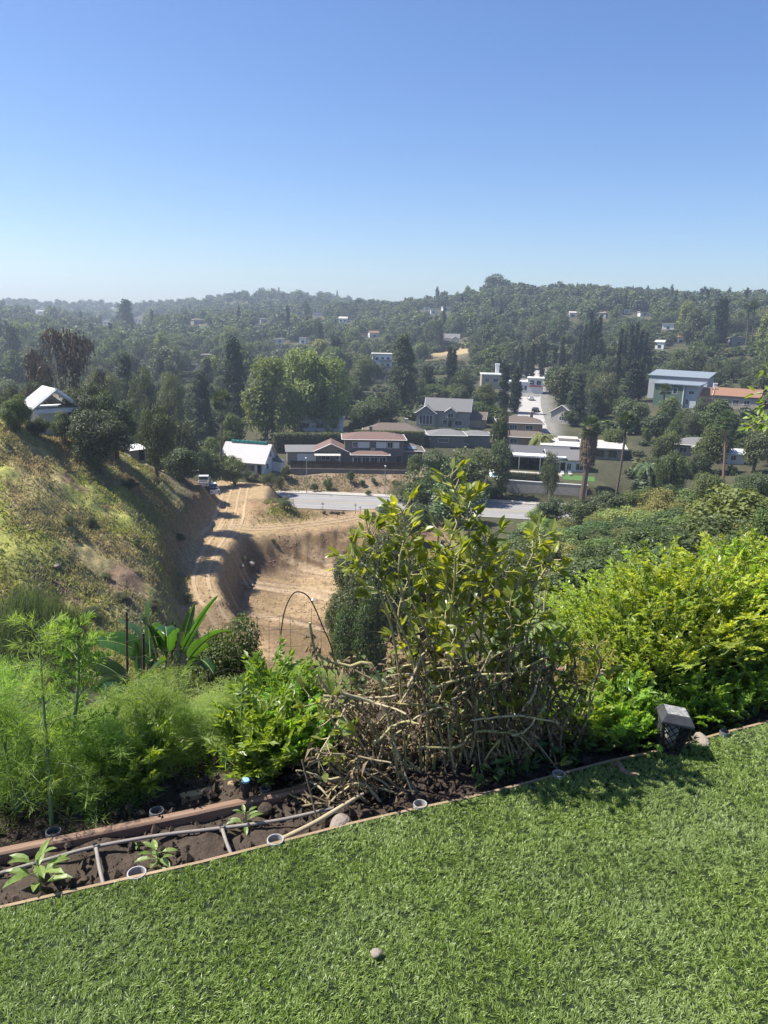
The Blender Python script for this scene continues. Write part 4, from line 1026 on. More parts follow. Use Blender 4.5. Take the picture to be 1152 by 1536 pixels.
# pool house
t = house('house', 'white modern pool house with a shaded open front', np.array([*xy(792, 176), -30.6]), 2)
m = MB(); m.box(-7.2, 7.2, 3.6, 3.8, -.2, 3.0); m.box(-7.2, -7.0, -3, 3.6, -.2, 3.0); m.build('wall', M['greywall2'], t)
m = MB(); m.box(-7.4, 8.2, -3.6, 4.2, 3.0, 3.35); m.build('roof', M['white'], t); m = MB(); slab(m, [[-7.0, 0, 3.4], [9.5, 0, 3.4], [9.5, 5.5, 4.3], [-7, 5.5, 4.3]], .12); m.build('rear_roof', M['darkroof'], t)
m = MB(); m.box(7.0, 7.3, -3.2, 3.6, -.2, 3.0); m.build('side_wall', M['white'], t)
for x in (-6.9, -2.2, 2.5): m = MB(); m.box(x-.1, x+.1, -3.3, -3.1, 0, 3.0); m.build('post', M['white'], t)
for a in (-4.6, -1.5, 1.6, 4.7): window(t, ((1, 0), (0, -1), (0, 3.6)), a, .1, 2.6, 2.3, 'greywall')
for i, x in enumerate((-3.2, 0.2, 3.4)):
    c_ = house('lounge_sofa', ['dark sofa at the left under the pool house roof', 'dark sofa in the middle under the pool house roof', 'dark sofa at the right under the pool house roof'][i], np.array([*(np.array(xy(792, 176))+[x, .6]), -30.6]), 2, 'sofa', 'sofas under the pool house roof')
    m = MB(); m.box(-1, 1, -.4, .4, .15, .45); m.build('seat', M['dark'], c_); m = MB(); m.box(-1, 1, .4, .55, .15, .85); m.build('backrest', M['dark'], c_)
t = house('house', 'white gabled house with dark windows and a grey roof beside the pool', np.array([*xy(846, 177), -30.6]), 14)
walls(t, 0, 0, 8.6, 7.0, -.2, 2.8, 'white', 'x', 1.6); gable(t, 0, 0, 8.6, 7.0, 2.8, 1.6, 'greyroof', 'x', .5); fr = F('F', 8.6, 7)
door(t, fr, -1.2, 0, 1.1, 2.1); window(t, fr, -2.6, .5, .9, 1.4, 'white'); window(t, fr, .2, .5, .9, 1.4, 'white'); window(t, fr, 2.6, .5, 1.6, 1.4, 'white')
pc = np.array([*xy(781, 164.5), -30.6]); pa = math.atan2(-pc[0], pc[1])
t = thing('swimming_pool', 'turquoise swimming pool in front of the white pool house', 'pool', pc, pa)
m = MB(); m.box(-6.2, 5.2, -2.2, 2.2, -.02, .05); m.build('water', M['water'], t)
m = MB()
for b_ in ((-6.8, 5.8, -2.8, -2.2), (-6.8, 5.8, 2.2, 2.8), (-6.8, -6.2, -2.2, 2.2), (5.2, 5.8, -2.2, 2.2)): m.box(*b_, -.3, .14)
m.build('coping', M['white'], t)
m = MB(); m.box(-8, 9, 2.8, 6, -.25, .06); m.build('pool_deck', M['concrete'], t)
lp = np.array([*xy(862, 167.5), -30.6]); m = MB(); m.box(-2.5, 4.2, -3.4, 2.2, -.1, .06)
o = m.build('turf_patch', nm('bright_turf', (.055, .125, .03), (.08, .16, .04), 8, .9, .4)); o.location = lp; o.rotation_euler = (0, 0, math.atan2(-lp[0], lp[1])); tag(o, 'small bright green lawn beside the white gabled pool house', 'lawn')
for i, (dx, l) in enumerate(((-2.4, 'left'), (-.6, 'right'))):
    c_ = thing('garden_chair', f'white garden chair on the pool side lawn, {l} of two', 'chair', lp+np.array([dx, 1.6, .06]), math.atan2(-lp[0], lp[1])+.4*i, 'white chairs by the pool')
    m = MB(); m.box(-.35, .35, -.35, .35, .36, .44); m.build('seat', M['white'], c_); m = MB(); m.box(-.35, .35, .35, .42, .36, .95); m.build('backrest', M['white'], c_)
    for x in (-.3, .3):
        for y in (-.3, .3): m = MB(); m.box(x-.03, x+.03, y-.03, y+.03, 0, .36); m.build('leg', M['white'], c_)
A_, B_ = np.array(xy(742, 159.2)), np.array(xy(880, 159.2)); L_ = np.linalg.norm(B_-A_)
t = thing('garden_wall', 'pale grey garden wall above the street below the pool', 'wall', (A_[0], A_[1], 0), math.atan2(*(B_-A_)[::-1]))
m = MB(); m.box(0, L_, -.15, .15, -34.5, -30.5); m.build('masonry', M['concrete'], t); m = MB(); m.box(-.05, L_+.05, -.2, .2, -30.5, -30.38); m.build('coping', M['trim'], t)
def hedge(name, label, A, B, z, th, h, mat, cat='hedge', n=5200, ls=.3):
    A, B = np.array(A), np.array(B); L = np.linalg.norm(B-A); t = thing(name, label, cat, (A[0], A[1], z), math.atan2(*(B-A)[::-1]))
    m = MB(); g = np.random.default_rng(int(L*100)); P = g.random((n, 3))*[L, th, h]-[0, th/2, 0]
    f = g.random(n); P[f < .4, 1] = -th/2; P[(f > .4) & (f < .75), 2] = h; P[f > .9, 1] = th/2; P += g.normal(size=P.shape)*.07
    N = nrm(np.where((f < .4)[:, None], [0, -1, .3], [0, 0, 1.])+.6*rdir(n, g)); leaves(m, P, nrm(np.cross(N, rdir(n, g))), N, ls*(.6+.8*g.random(n)), ls*.7, 0); m.build('foliage', M[mat], t)
    m = MB(); m.box(.1, L-.1, -th*.42, th*.42, 0, h*.94); m.build('twigs', M['bark'], t); return t
hp = hit(590, 668, 60); r_ = math.hypot(hp[0], hp[1])
hedge('clipped_hedge', 'tall clipped green hedge in front of the brown hip roofed house', xy(532, r_), xy(636, r_), hp[2]-.3, 1.6, 3.9, 'broad')
hedge('hedge', 'dark overgrown hedge behind the white roofed house and under the alders', xy(410, 186), xy(530, 188), -31, 3, 5.0, 'oak', n=7000, ls=.4)
hedge('hedge', 'dark hedge along the front of the grey gabled house', xy(612, 214), xy(706, 214), -29.4, 1.6, 1.9, 'oak', n=3200, ls=.3)
hedge('pool_hedge', 'clipped hedge between the pool and the garden wall', xy(752, 161), xy(838, 161), -30.5, 1.0, 1.3, 'oak', n=2600, ls=.22)
# white gable, green building, orange tiles, right hand roofs
t = house('house', 'pale house with a grey gable roof and white edge right of the side street', 'whitegable', -34)
walls(t, 0, 0, 8.5, 10, -.3, 3.2, 'greywall2', 'y', 2.4); r_ = gable(t, 0, 0, 8.5, 10, 3.2, 2.4, 'greyroof', 'y', .6); chimney(r_, 2, 2, 4.5, 7, .6); window(t, F('F', 8.5, 10), 0, .9, 2.2, 1.3, bars=2); window(t, F('L', 8.5, 10), 0, .9, 2, 1.2)
m = MB()
t = house('building', 'two storey green building with a white corner and a long pale blue upper block', 'green', -14, 'building')
walls(t, -1.5, 0, 9.5, 9, -.3, 7.6, 'green'); m = MB(); slab(m, [[-6.8, -5.2, 7.7], [8.6, -5.2, 7.7], [8.6, 5, 8.1], [-6.8, 5, 8.1]], .3); m.build('roof', M['blueroof'], t)
walls(t, 5.4, .6, 4.2, 8.2, -.3, 7.5, 'ltblue', name='side_wall'); m = MB(); m.box(3.28, 3.55, -4.62, -4.3, -.3, 7.4); m.build('corner_trim', M['trim'], t)
fg = F('F', 9.5, 9, -1.5, 0)
for a in (-1.6, 2.2): window(t, fg, a, 4.4, 1.3, 1.9, bars=0)
window(t, F('F', 4.2, 8.2, 5.4, .6), .3, 4.6, 1.6, 1.0); window(t, F('F', 4.2, 8.2, 5.4, .6), -.8, 1.2, .9, 1.6)
window(t, fg, 0, 1.2, 1.2, 1.3)
walls(t, -3, 17, 20, 10, 0, 9.2, 'ltblue', name='upper_block'); m = MB(); slab(m, [[-13.5, 11.6, 9.2], [7.5, 11.6, 9.2], [7.5, 22.4, 10.8], [-13.5, 22.4, 10.8]], .25); m.build('upper_roof', M['blueroof'], t)
for k_, rz_, w_, l in (('orange_a', 8, 11, 'pale house with an orange tiled roof right of the green building, nearer of two'), ('orange_b', -4, 13, 'pale house with a long orange tiled roof at the right edge of the valley')):
    t = house('house', l, k_, rz_); walls(t, 0, 0, w_, 8, -.3, 4.2, 'beige', 'x', 2.0); r_ = gable(t, 0, 0, w_, 8, 4.2, 2.0, 'tile', 'x', .6)
    if k_ == 'orange_a': chimney(r_, 2, 1, 5, 7.6, .6, 'white')
    for a in (-3.4, 0, 3.2): window(t, F('F', w_, 8), a, 1.6, 1.6, 1.3)
t = house('house', 'low house with a dark grey gabled roof among the shrubs of the hillside', 'greyright', 6)
walls(t, 0, 0, 9.5, 7, -.3, 2.6, 'greywall2'); hip(t, 0, 0, 9.5, 7, 2.6, 1.5, 'greyroof', .6); walls(t, .6, -3.8, 3.6, 1.4, -.3, 2.6, 'greywall2', 'y', 1.1, 'porch_wall'); gable(t, .6, -3.6, 3.6, 2.4, 2.6, 1.1, 'greyroof', 'y', .5); window(t, F('F', 3.6, 1.4, .6, -3.8), 0, .8, 1.6, 1.2); window(t, F('F', 9.5, 7), -3.2, .8, 1.5, 1.2)
t = house('shed', 'white shed roof showing above the shrubs at the right', 'whiteright', 10, 'shed')
walls(t, 0, 0, 4.6, 3.6, -.3, 2.2, 'white'); m = MB(); slab(m, [[-2.7, -2.2, 2.3], [2.7, -2.2, 2.3], [2.7, 2.2, 3.0], [-2.7, 2.2, 3.0]], .12); m.build('roof', M['white'], t); window(t, F('F', 4.6, 3.6), 0, .9, 1, .9)
# pavilion on the spur
t = house('pavilion', 'white pavilion with an open gable frame on top of the dry slope', 'pavilion', 18, 'pavilion')
m = MB(); m.box(-1.8, 2.4, -1.6, 2.2, -.6, 3.0); m.build('wall', M['white'], t)
m = MB(); m.box(-2.5, 3.1, -2.4, 2.8, 3.0, 3.55); m.build('cornice', M['white'], t)
m = MB()
for y in (-2.2, 2.4):
    for s_ in (-1, 1): m.tube([(.3+s_*3.2, y, 3.5), (.3, y, 5.9)], .26, 4)
for s_ in (-1, 1): slab(m, [[.3+s_*3.3, -2.3, 3.62], [.3+s_*3.3, 2.6, 3.62], [.3, 2.6, 6.1], [.3, -2.3, 6.1]], .14)
m.build('gable_roof', M['white'], t)
m = MB(); wbox(m, F('F', 4.2, 3.8, .3, .3), .2, 1.3, .2, 1.9, -.1, .04)
th = np.linspace(0, np.pi, 10); q = [[.3+.75+.55*math.cos(a), -1.64, 1.9+.55*math.sin(a)] for a in th]; m.poly(q[::-1]); m.build('arched_opening', M['dark'], t)
m = MB(); m.box(-2.0, 2.6, -2.0, -1.85, 3.6, 3.75); m.build('rail', M['tan'], t)
# sheds on the spur
for i, (u, vb, w_, d_, h_, rz_, l) in enumerate(((246, 690, 5.2, 3.6, 2.4, 20, 'grey shed with a pale flat roof on the spur above the trucks'), (218, 686, 4.5, 3.2, 2.1, -10, 'small pale roofed shed under the oaks'), (202, 690, 2.6, 2.4, 1.6, 30, 'little white roofed hut half hidden by the oaks'))):
    p = hit(u, vb, 40); t = house('shed', l, p, rz_, 'shed'); walls(t, 0, 0, w_, d_, -.6, h_, 'greywall2'); m = MB(); slab(m, [[-w_/2-.3, -d_/2-.4, h_+.1], [w_/2+.3, -d_/2-.4, h_+.1], [w_/2+.3, d_/2+.3, h_+.45], [-w_/2-.3, d_/2+.3, h_+.45]], .08); m.build('roof', M['white'], t); door(t, F('F', w_, d_), .5, 0, .9, 1.5 if h_ < 2 else 1.9)
# apartment, flats, white boxes
t = house('apartment_block', 'white apartment block with balconies left of the tall dark pine', 'apartment', 4, 'building')
walls(t, 0, 0, 9, 9, -.3, 12.5, 'white'); m = MB(); m.box(-4.8, 4.8, -4.8, 4.8, 12.5, 13); m.build('roof', M['paleroof'], t)
for z in (1, 4, 7, 10):
    for a in (-2.6, 0, 2.6): window(t, F('F', 9, 9), a, z, 1.3, 1.4, bars=0)
for z in (3.5, 6.5, 9.5): m = MB(); wbox(m, F('F', 9, 9), -1.4, 4.2, z, z+.9, .08, 1.1); m.build('balcony', M['greywall2'], t)
t = house('building', 'long low flat roofed pale building above the alders', 'lowflat', 0, 'building')
walls(t, 0, 0, 15, 9, -.3, 3.6, 'greywall2'); m = MB(); slab(m, [[-8.2, -5.2, 3.7], [8.2, -5.2, 3.7], [8.2, 5.2, 4.6], [-8.2, 5.2, 4.6]], .3); m.build('roof', M['blueroof'], t)
for a in (-5, -2, 1, 4): window(t, F('F', 15, 9), a, 1, 1.8, 1.4)
t = house('house', 'white box house with a tower like chimney by the cypresses', 'whitebox_a', 6)
walls(t, 0, 0, 8, 8, -.3, 5.5, 'beige'); m = MB(); m.box(-4.2, 4.2, -4.2, 4.2, 5.5, 5.9); m.build('roof', M['white'], t); m = MB(); m.box(2.4, 3.9, 4.3, 6.0, 0, 9.2); m.box(2.2, 4.1, 4.1, 6.2, 9.2, 9.7); m.build('tower', M['white'], t); window(t, F('F', 8, 8), 1.8, 2.6, 2, 1.6); window(t, F('F', 8, 8), -1.8, 2.6, 1.4, 1.6)
t = house('house', 'white terraced house with red accents above the side street', 'whitebox_b', 0)
walls(t, 0, 0, 9, 7, -.3, 4.0, 'white'); walls(t, 5.6, -.6, 6, 6, -.3, 5.6, 'white', name='upper_wall'); m = MB(); m.box(-4.7, 4.7, -3.7, 3.7, 4.0, 4.3); m.build('roof', M['white'], t); m = MB(); m.box(2.5, 9.0, -4.2, 2.8, 5.6, 5.95); m.build('upper_roof', M['white'], t)
m = MB(); wbox(m, F('F', 6, 6, 5.6, -.6), -2.4, 2.4, 2.6, 3.0, .05, .5); m.build('red_band', M['redpaint'], t)
for a in (-3, 0, 2.4): window(t, F('F', 9, 7), a, 1.0, 1.6, 1.8)
for a in (-1.3, 1.3): window(t, F('F', 6, 6, 5.6, -.6), a, 3.3, 1.6, 1.6)
t = house('house', 'grey roofed house on the dry grass knoll', 'knoll', 0)
walls(t, 0, 0, 14, 8, -.3, 4.5, 'white'); gable(t, 0, 0, 14, 8, 4.5, 2.4, 'greyroof', 'x', .6); walls(t, 4.5, -5, 5, 2.4, -.3, 4, 'white', 'y', 1.5, 'wing_wall'); gable(t, 4.5, -4.8, 5, 3.4, 4, 1.5, 'greyroof', 'y', .4)
for a in (-5, -2.5, 0): window(t, F('F', 14, 8), a, 1.2, 1.5, 1.5)
t = house('cottage', 'small pale gabled cottage between the fan palm and the alders', 'cottage', 12, 'cottage')
walls(t, 0, 0, 7, 6, -.3, 2.8, 'white', 'x', 1.9); gable(t, 0, 0, 7, 6, 2.8, 1.9, 'paleroof', 'x', .4); window(t, F('F', 7, 6), 1, .9, 1.2, 1.2); door(t, F('F', 7, 6), -1.5, 0)
t = house('house', 'white house seen through the alder trunks', 'white_l', 0)
walls(t, 0, 0, 13, 6, -.3, 3.2, 'white'); hip(t, 0, 0, 13, 6, 3.2, 1.2, 'paleroof', .5)
for a in (-4, 0, 4): window(t, F('F', 13, 6), a, .9, 1.8, 1.3)
# far houses on the hills
def side(u): return 'left hills' if u < 350 else 'middle hills' if u < 620 else 'right hillside'
FHL = {}
for i, (p, r, w_, u, v) in enumerate(FH):
    W = w_*((p-CAM) @ FWD)/FPX*1.05; k = i % 4
    lab = ['flat roofed white house', 'house with a pale gabled roof', 'grey walled house with a hip roof', 'long white bungalow'][k]+' far off on the '+side(u)
    t = thing('house', lab, 'house', p-np.array([0, 0, 1.3]), math.atan2(-p[0], p[1])+R(rng.uniform(-30, 30)), 'far houses on the '+side(u))
    d_ = min(W*.6, 9); h_ = 4.2 if k != 3 else 3.4
    walls(t, 0, 0, W, d_, 0, h_+.6, ['white', 'white', 'greywall2', 'white'][k])
    if k in (0, 3): m = MB(); m.box(-W/2-.5, W/2+.5, -d_/2-.5, d_/2+.5, h_+.6, h_+1.0); m.build('roof', M['paleroof'], t)
    elif k == 1: gable(t, 0, 0, W, d_, h_+.6, d_*.3, 'paleroof' if i % 3 else 'tile', 'x', .5, fascia=False)
    else: hip(t, 0, 0, W, d_, h_+.6, d_*.25, 'brownroof', .5, rl=max(1, W-d_))
    nw = max(1, int(W/4))
    for j in range(nw): window(t, F('F', W, d_), -W/2+W*(j+.5)/nw, 1.6, 1.9, 1.6, bars=0)
# ------------------------------------------------------------------ palms
M['palm'] = leafmat('palm_frond', (.055, .085, .03), (.10, .135, .05), .2, rough=.45, spec=.4)
M['palm_yellow'] = leafmat('yellow_palm_frond', (.12, .16, .045), (.18, .21, .07), .3, rough=.45)
M['palmskirt'] = nm('dry_palm_skirt', (.17, .13, .09), (.08, .06, .04), 5, .95, .6, .05, stretch=(3, 3, .4))
M['palmtrunk'] = nm('palm_trunk', (.15, .115, .09), (.09, .07, .055), 6, .95, .6, .04, stretch=(1, 1, 5))
M['palmred'] = nm('reddish_palm_trunk', (.26, .15, .11), (.16, .10, .08), 6, .95, .6, .04, stretch=(1, 1, 5))
def fan_palm(label, base, top, cr, tr, skirt=0., seed=1, trunk_mat='palmtrunk', mat='palm', n=46, group=None):
    g = np.random.default_rng(seed); t = thing('fan_palm', label, 'palm tree', base, 0, group)
    e = np.array(top)-np.array(base); m = MB()
    pts = [e*s+np.array([0, 0, 0])+[.02*e[2]*math.sin(s*2.5), 0, 0] for s in np.linspace(-.02, 1, 10)]
    m.tube(pts, np.linspace(tr*1.25, tr*.85, 10)*(1+.06*g.normal(size=10)), 9); m.build('trunk', M[trunk_mat], t)
    c = MB(); E = pts[-1]
    for i in range(n):
        a = g.random()*6.28; el = g.uniform(-.75, 1.35); d = np.array([math.cos(a)*math.cos(el), math.sin(a)*math.cos(el), math.sin(el)])
        st = E+d*cr*.5-[0, 0, .1*cr*(1-d[2])]; c.tube([E, st], [.03, .02], 4, cap=False)
        s_ = nrm(np.cross(d, [0, 0, 1.])+1e-6); upv = np.cross(s_, d)
        k = 13; aa = np.linspace(-1.5, 1.5, k); D = nrm(d*np.cos(aa)[:, None]+s_*np.sin(aa)[:, None]*.95+upv*.12-np.array([0, 0, .35])*np.abs(aa)[:, None]*.4)
        leaves(c, np.repeat(st[None], k, 0), D, np.repeat(upv[None], k, 0), cr*.58*(.85+.3*g.random(k)), cr*.085, 0, -.08)
    c.build('crown', M[mat], t)
    if skirt > 0:
        k = MB(); L = np.linalg.norm(e)
        prof = [(tr*1.3, -skirt), (tr*2.6, -skirt*.96), (tr*3.0, -skirt*.55), (tr*3.1, -skirt*.2), (tr*1.6, .1)]
        k.lathe(prof, E, 14)
        P = []; D = []
        for i in range(900):
            a = g.random()*6.28; h = g.random(); rr = tr*(2.5+.7*h*(1-h)*2); P.append(E+[rr*math.cos(a), rr*math.sin(a), -skirt*h]); D.append([.25*math.cos(a), .25*math.sin(a), -1])
        P = np.array(P); D = np.array(D)+.2*g.normal(size=(900, 3)); leaves(k, P, D, np.c_[P[:, :2]-E[:2], np.zeros(900)], .9, .22, 0); k.build('dry_skirt', M['palmskirt'], t)
    return t
def feather_palm(label, base, h, cr, tr, seed=2, mat='palm', n=26, lean=(0, 0), trunk_mat='palmtrunk'):
    g = np.random.default_rng(seed); t = thing('feather_palm', label, 'palm tree', base); m = MB(); E = np.array([lean[0], lean[1], h])
    m.tube([(0, 0, -.2), E*.5, E], [tr*1.2, tr, tr*.8], 9); m.build('trunk', M[trunk_mat], t); c = MB()
    for i in range(n):
        a = i*2.4+g.normal()*.2; el = g.uniform(-.1, 1.25); s = np.linspace(0, 1, 10); out = np.array([math.cos(a), math.sin(a), 0])
        L = cr*g.uniform(.85, 1.15); p = E+np.outer(s*L*math.cos(el*.7), out)+np.outer(s*L*math.sin(el)*.9-s**2*L*(.75+.3*math.cos(el)), [0, 0, 1.])
        c.tube(p, np.linspace(.035, .01, 10), 4, cap=False)
        tt = np.linspace(.12, 1, 34); pp = np.c_[[np.interp(tt, s, p[:, q]) for q in range(3)]].T; tang = nrm(np.gradient(pp, axis=0)); sd = nrm(np.cross(tang, [0, 0, 1.]))
        for sg in (-1, 1): leaves(c, pp, sd*sg+tang*.5-[0, 0, .45], np.cross(tang, sd)+0*tang, cr*.27*(1.15-tt*.7), .075*cr/2.2, 0, .05)
    c.build('crown', M[mat], t); return t
def palm_at(u, vb, vt, r=None):
    b_ = hit(u, vb, 20) if r is None else on(u, r); rr = math.hypot(b_[0], b_[1]); return b_, rr
b_, rr = palm_at(329, 0, 0, 157); fan_palm('single tall fan palm left of the white roofed house', b_, at_r(331, 601, rr), 2.4, .17, 0, 3, n=64)
b_, rr = palm_at(872, 0, 0, 158); fan_palm('thick fan palm with a long shaggy brown skirt in front of the pool lawn', b_, at_r(884, 640, rr), 2.5, .5, 7.5, 5)
b_, rr = palm_at(915, 0, 0, 140); fan_palm('slim leaning fan palm rising from the shrubs', b_, at_r(938, 632, rr), 1.9, .2, 0, 7)
b_, rr = palm_at(1080, 0, 0, 160); fan_palm('fan palm with a bare reddish trunk at the right', b_, at_r(1087, 630, rr), 2.2, .24, 0, 9, 'palmred')
b_, rr = palm_at(990, 0, 0, 250); fan_palm('small fan palm in front of the orange tiled roof', b_, at_r(997, 585, rr), 2.2, .25, 0, 11)
b_, rr = palm_at(1118, 0, 0, 430); fan_palm('tall fan palm on the right hillside, left of a pair', b_, at_r(1122, 462, rr), 2.8, .3, 0, 13)
b_, rr = palm_at(1126, 0, 0, 430); fan_palm('tall fan palm on the right hillside, right of a pair', b_, at_r(1131, 458, rr), 2.8, .3, 0, 15)
b_, rr = palm_at(395, 0, 0, 1300); fan_palm('tiny palm poking above the middle skyline', b_, at_r(395, 438, rr), 4.5, .5, 0, 17)
b_, rr = palm_at(812, 0, 0, 194); feather_palm('yellow green feather palm in front of the brown roofed houses', b_, 4.2, 4.0, .3, 2, 'palm_yellow', 34)
b_, rr = palm_at(967, 0, 0, 165); feather_palm('green feather palm among the dark trees right of the flat white roof', b_, 4.6, 3.4, .28, 4, 'palm', 30)

# ------------------------------------------------------------------ vehicles
M['carwhite'] = nm('white_car_paint', (.70, .70, .70), (.64, .64, .64), 2, .25, 0, spec=.6)
M['carblack'] = nm('black_car_paint', (.02, .02, .022), (.03, .03, .03), 2, .25, 0, spec=.6)
M['cargrey'] = nm('silver_car_paint', (.30, .31, .32), (.26, .27, .28), 2, .3, 0, metal=.5)
M['tyre'] = nm('tyre_rubber', (.02, .02, .02), (.03, .03, .03), 9, .9, 0)
M['lamp_red'] = nm('tail_lamp', (.35, .02, .02), (.28, .02, .02), 4, .3, 0); M['lamp_clear'] = nm('head_lamp', (.6, .6, .6), (.5, .5, .5), 4, .15, 0)
def vehicle(name, label, cat, p, rz, paint, kind='car', group=None):
    t = thing(name, label, cat, p, rz, group)
    L, Wd = (4.5, .88) if kind == 'car' else (5.4, .96)
    prof = [(-2.2, .35), (2.2, .35), (2.25, .62), (2.1, .86), (1.1, .98), (.45, 1.42), (-1.2, 1.45), (-1.9, 1.02), (-2.25, .92)] if kind == 'car' else [(-2.7, .5), (2.65, .5), (2.7, .85), (2.55, 1.1), (1.4, 1.2), (.85, 1.8), (-.55, 1.84), (-.75, 1.2), (-2.65, 1.2)]
    m = MB(); n = len(prof)
    def ring(y, k=1.0): return [[x, y*(1 if z < 1.15 else .86), z] for x, z in prof]
    a, b_ = np.array(ring(-Wd)), np.array(ring(Wd)); m.add(np.vstack([a, b_]), [[i, (i+1) % n, n+(i+1) % n, n+i] for i in range(n)]); m.poly(a); m.poly(b_[::-1]); m.build('body', M[paint], t)
    zt, zb = (1.38, 1.0) if kind == 'car' else (1.74, 1.25); xa, xb = (-1.6, .9) if kind == 'car' else (-.6, 1.15)
    for sg in (-1, 1):
        g_ = MB(); y0, y1 = sg*(Wd+.012), sg*(Wd*.87+.012); q = [[xa, y0, zb], [xb, y0, zb], [xb-.45, y1, zt], [xa+.3, y1, zt]]; slab(g_, q, .01) if False else g_.poly(q if sg < 0 else q[::-1]); g_.build('side_window', M['glass'], t)
    for (xl, zl, xh, zh, nm_) in ((1.12, 1.0, .5, 1.4, 'windscreen'), (-1.92, 1.05, -1.25, 1.42, 'rear_window')) if kind == 'car' else ((1.44, 1.22, .9, 1.78, 'windscreen'), (-.77, 1.25, -.6, 1.78, 'rear_window')):
        s_ = .015 if xl > 0 else -.015; g_ = MB(); q = [[xl+s_, -Wd*.84, zl], [xl+s_, Wd*.84, zl], [xh+s_, Wd*.76, zh], [xh+s_, -Wd*.76, zh]]; g_.poly(q if xl > 0 else q[::-1]); g_.build(nm_, M['glass'], t)
    if kind != 'car': g_ = MB(); g_.box(-2.55, -.9, -.78, .78, 1.0, 1.215); g_.build('cargo_bed', M['dark'], t)
    for x in (L*.3, -L*.3):
        for y in (-Wd, Wd):
            w_ = MB(); th = np.arange(16)*2*np.pi/16; rr_ = .34 if kind == 'car' else .4
            for k, (ra, h0, h1) in enumerate(((rr_, -.11, .11),)):
                v = np.array([[x+ra*math.cos(q), y+h, rr_+ra*math.sin(q)] for h in (h0, h1) for q in th]); w_.add(v, [[i, (i+1) % 16, 16+(i+1) % 16, 16+i] for i in range(16)]); w_.poly(v[:16]); w_.poly(v[16:][::-1])
            wo = w_.build('wheel', M['tyre'], t); r_ = MB(); v = np.array([[x+rr_*.6*math.cos(q), y+np.sign(y)*.118, rr_+rr_*.6*math.sin(q)] for q in th]); r_.poly(v if y < 0 else v[::-1]); r_.build('rim', M['frame_metal'], wo)
    for y in (-.62, .62):
        h_ = MB(); h_.box(L/2-.12, L/2+.02, y-.16, y+.16, .66, .82); h_.build('headlight', M['lamp_clear'], t); h_ = MB(); h_.box(-L/2-.03, -L/2+.1, y-.12, y+.12, .72, .92); h_.build('tail_light', M['lamp_red'], t)
    return t
p = hit(318, 741, 60); vehicle('pickup_truck', 'white pickup truck parked nearest the dirt track on the spur', 'truck', p, R(115), 'carwhite', 'truck')
p = hit(306, 729, 60); vehicle('pickup_truck', 'white pickup truck parked behind the nearest one on the spur', 'truck', p, R(100), 'carwhite', 'truck')
p = hit(284, 712, 60); t = thing('flatbed_trailer', 'flat white trailer with a ramp parked on the spur behind the trucks', 'trailer', p, R(20))
m = MB(); m.box(-2, 2, -.9, .9, .6, .75); m.build('deck', M['carwhite'], t); m = MB(); slab(m, [[-2, -.9, .8], [-.4, -.9, 1.7], [-.4, .9, 1.7], [-2, .9, .8]], .08); m.build('ramp', M['carwhite'], t)
for y in (-.95, .95): m = MB(); th = np.arange(12)*np.pi/6; v = np.array([[.3*math.cos(q), y+h, .32+.3*math.sin(q)] for h in (-.1, .1) for q in th]); m.add(v, [[i, (i+1) % 12, 12+(i+1) % 12, 12+i] for i in range(12)]); m.poly(v[:12]); m.poly(v[12:][::-1]); m.build('wheel', M['tyre'], t)
for u, r, rz, pt, l in ((803, 262, 80, 'carblack', 'dark car parked on the side street'), (796, 288, 100, 'carwhite', 'white car far up the side street'), (786, 236, 70, 'cargrey', 'silver car at the lower end of the side street'), (440, 202, 10, 'carwhite', 'white car seen between the alder trunks'), (470, 204, -15, 'cargrey', 'silver car seen behind the right alder trunks'), (690, 196, 20, 'cargrey', 'silver car in the drive of the grey gabled house'), (350, 188, 10, 'carwhite', 'white car parked behind the fan palm')):
    vehicle('parked_car', l, 'car', on(u, r)+[0, 0, .08], math.atan2(-on(u, r)[0], on(u, r)[1])+R(rz), pt, 'car', 'cars parked among the houses')

# ------------------------------------------------------------------ street lamps and poles
M['pole'] = nm('galvanised_pole', (.30, .30, .29), (.24, .24, .23), 6, .6, .1, metal=.3)
def lamp(label, u, r, h):
    b_ = on(u, r); t = thing('street_lamp', label, 'street lamp', b_, 0, 'street lamps on the pavement')
    m = MB(); m.tube([(0, 0, -.2), (0, 0, h*.5), (0, 0, h)], [.10, .08, .06], 8); m.build('pole', M['pole'], t)
    m = MB(); m.tube([(0, 0, h-.1), (0, -.6, h+.15), (0, -1.2, h+.2)], .04, 6); m.build('arm', M['pole'], t)
    m = MB(); m.lathe([(.02, .26), (.2, .2), (.22, .1), (.12, .0), (.01, -.02)], (0, -1.3, h+.05), 12); m.build('lamp_head', M['trim'], t)
lamp('street lamp on the pavement below the pale awning', 460, 155.5, 7.6)
lamp('street lamp on the pavement below the right end of the dark fence', 577, 155.5, 6.2)
b_ = on(1058, 232); t = thing('utility_pole', 'thin leaning utility pole by the orange roofs', 'pole', b_); m = MB(); m.tube([(0, 0, -.3), (.5, 0, 6), (1.2, 0, 13)], [.14, .12, .09], 7); m.build('post', M['bark'], t); m = MB(); m.box(.2, 2.2, -.06, .06, 12.2, 12.35); m.build('crossarm', M['bark'], t)
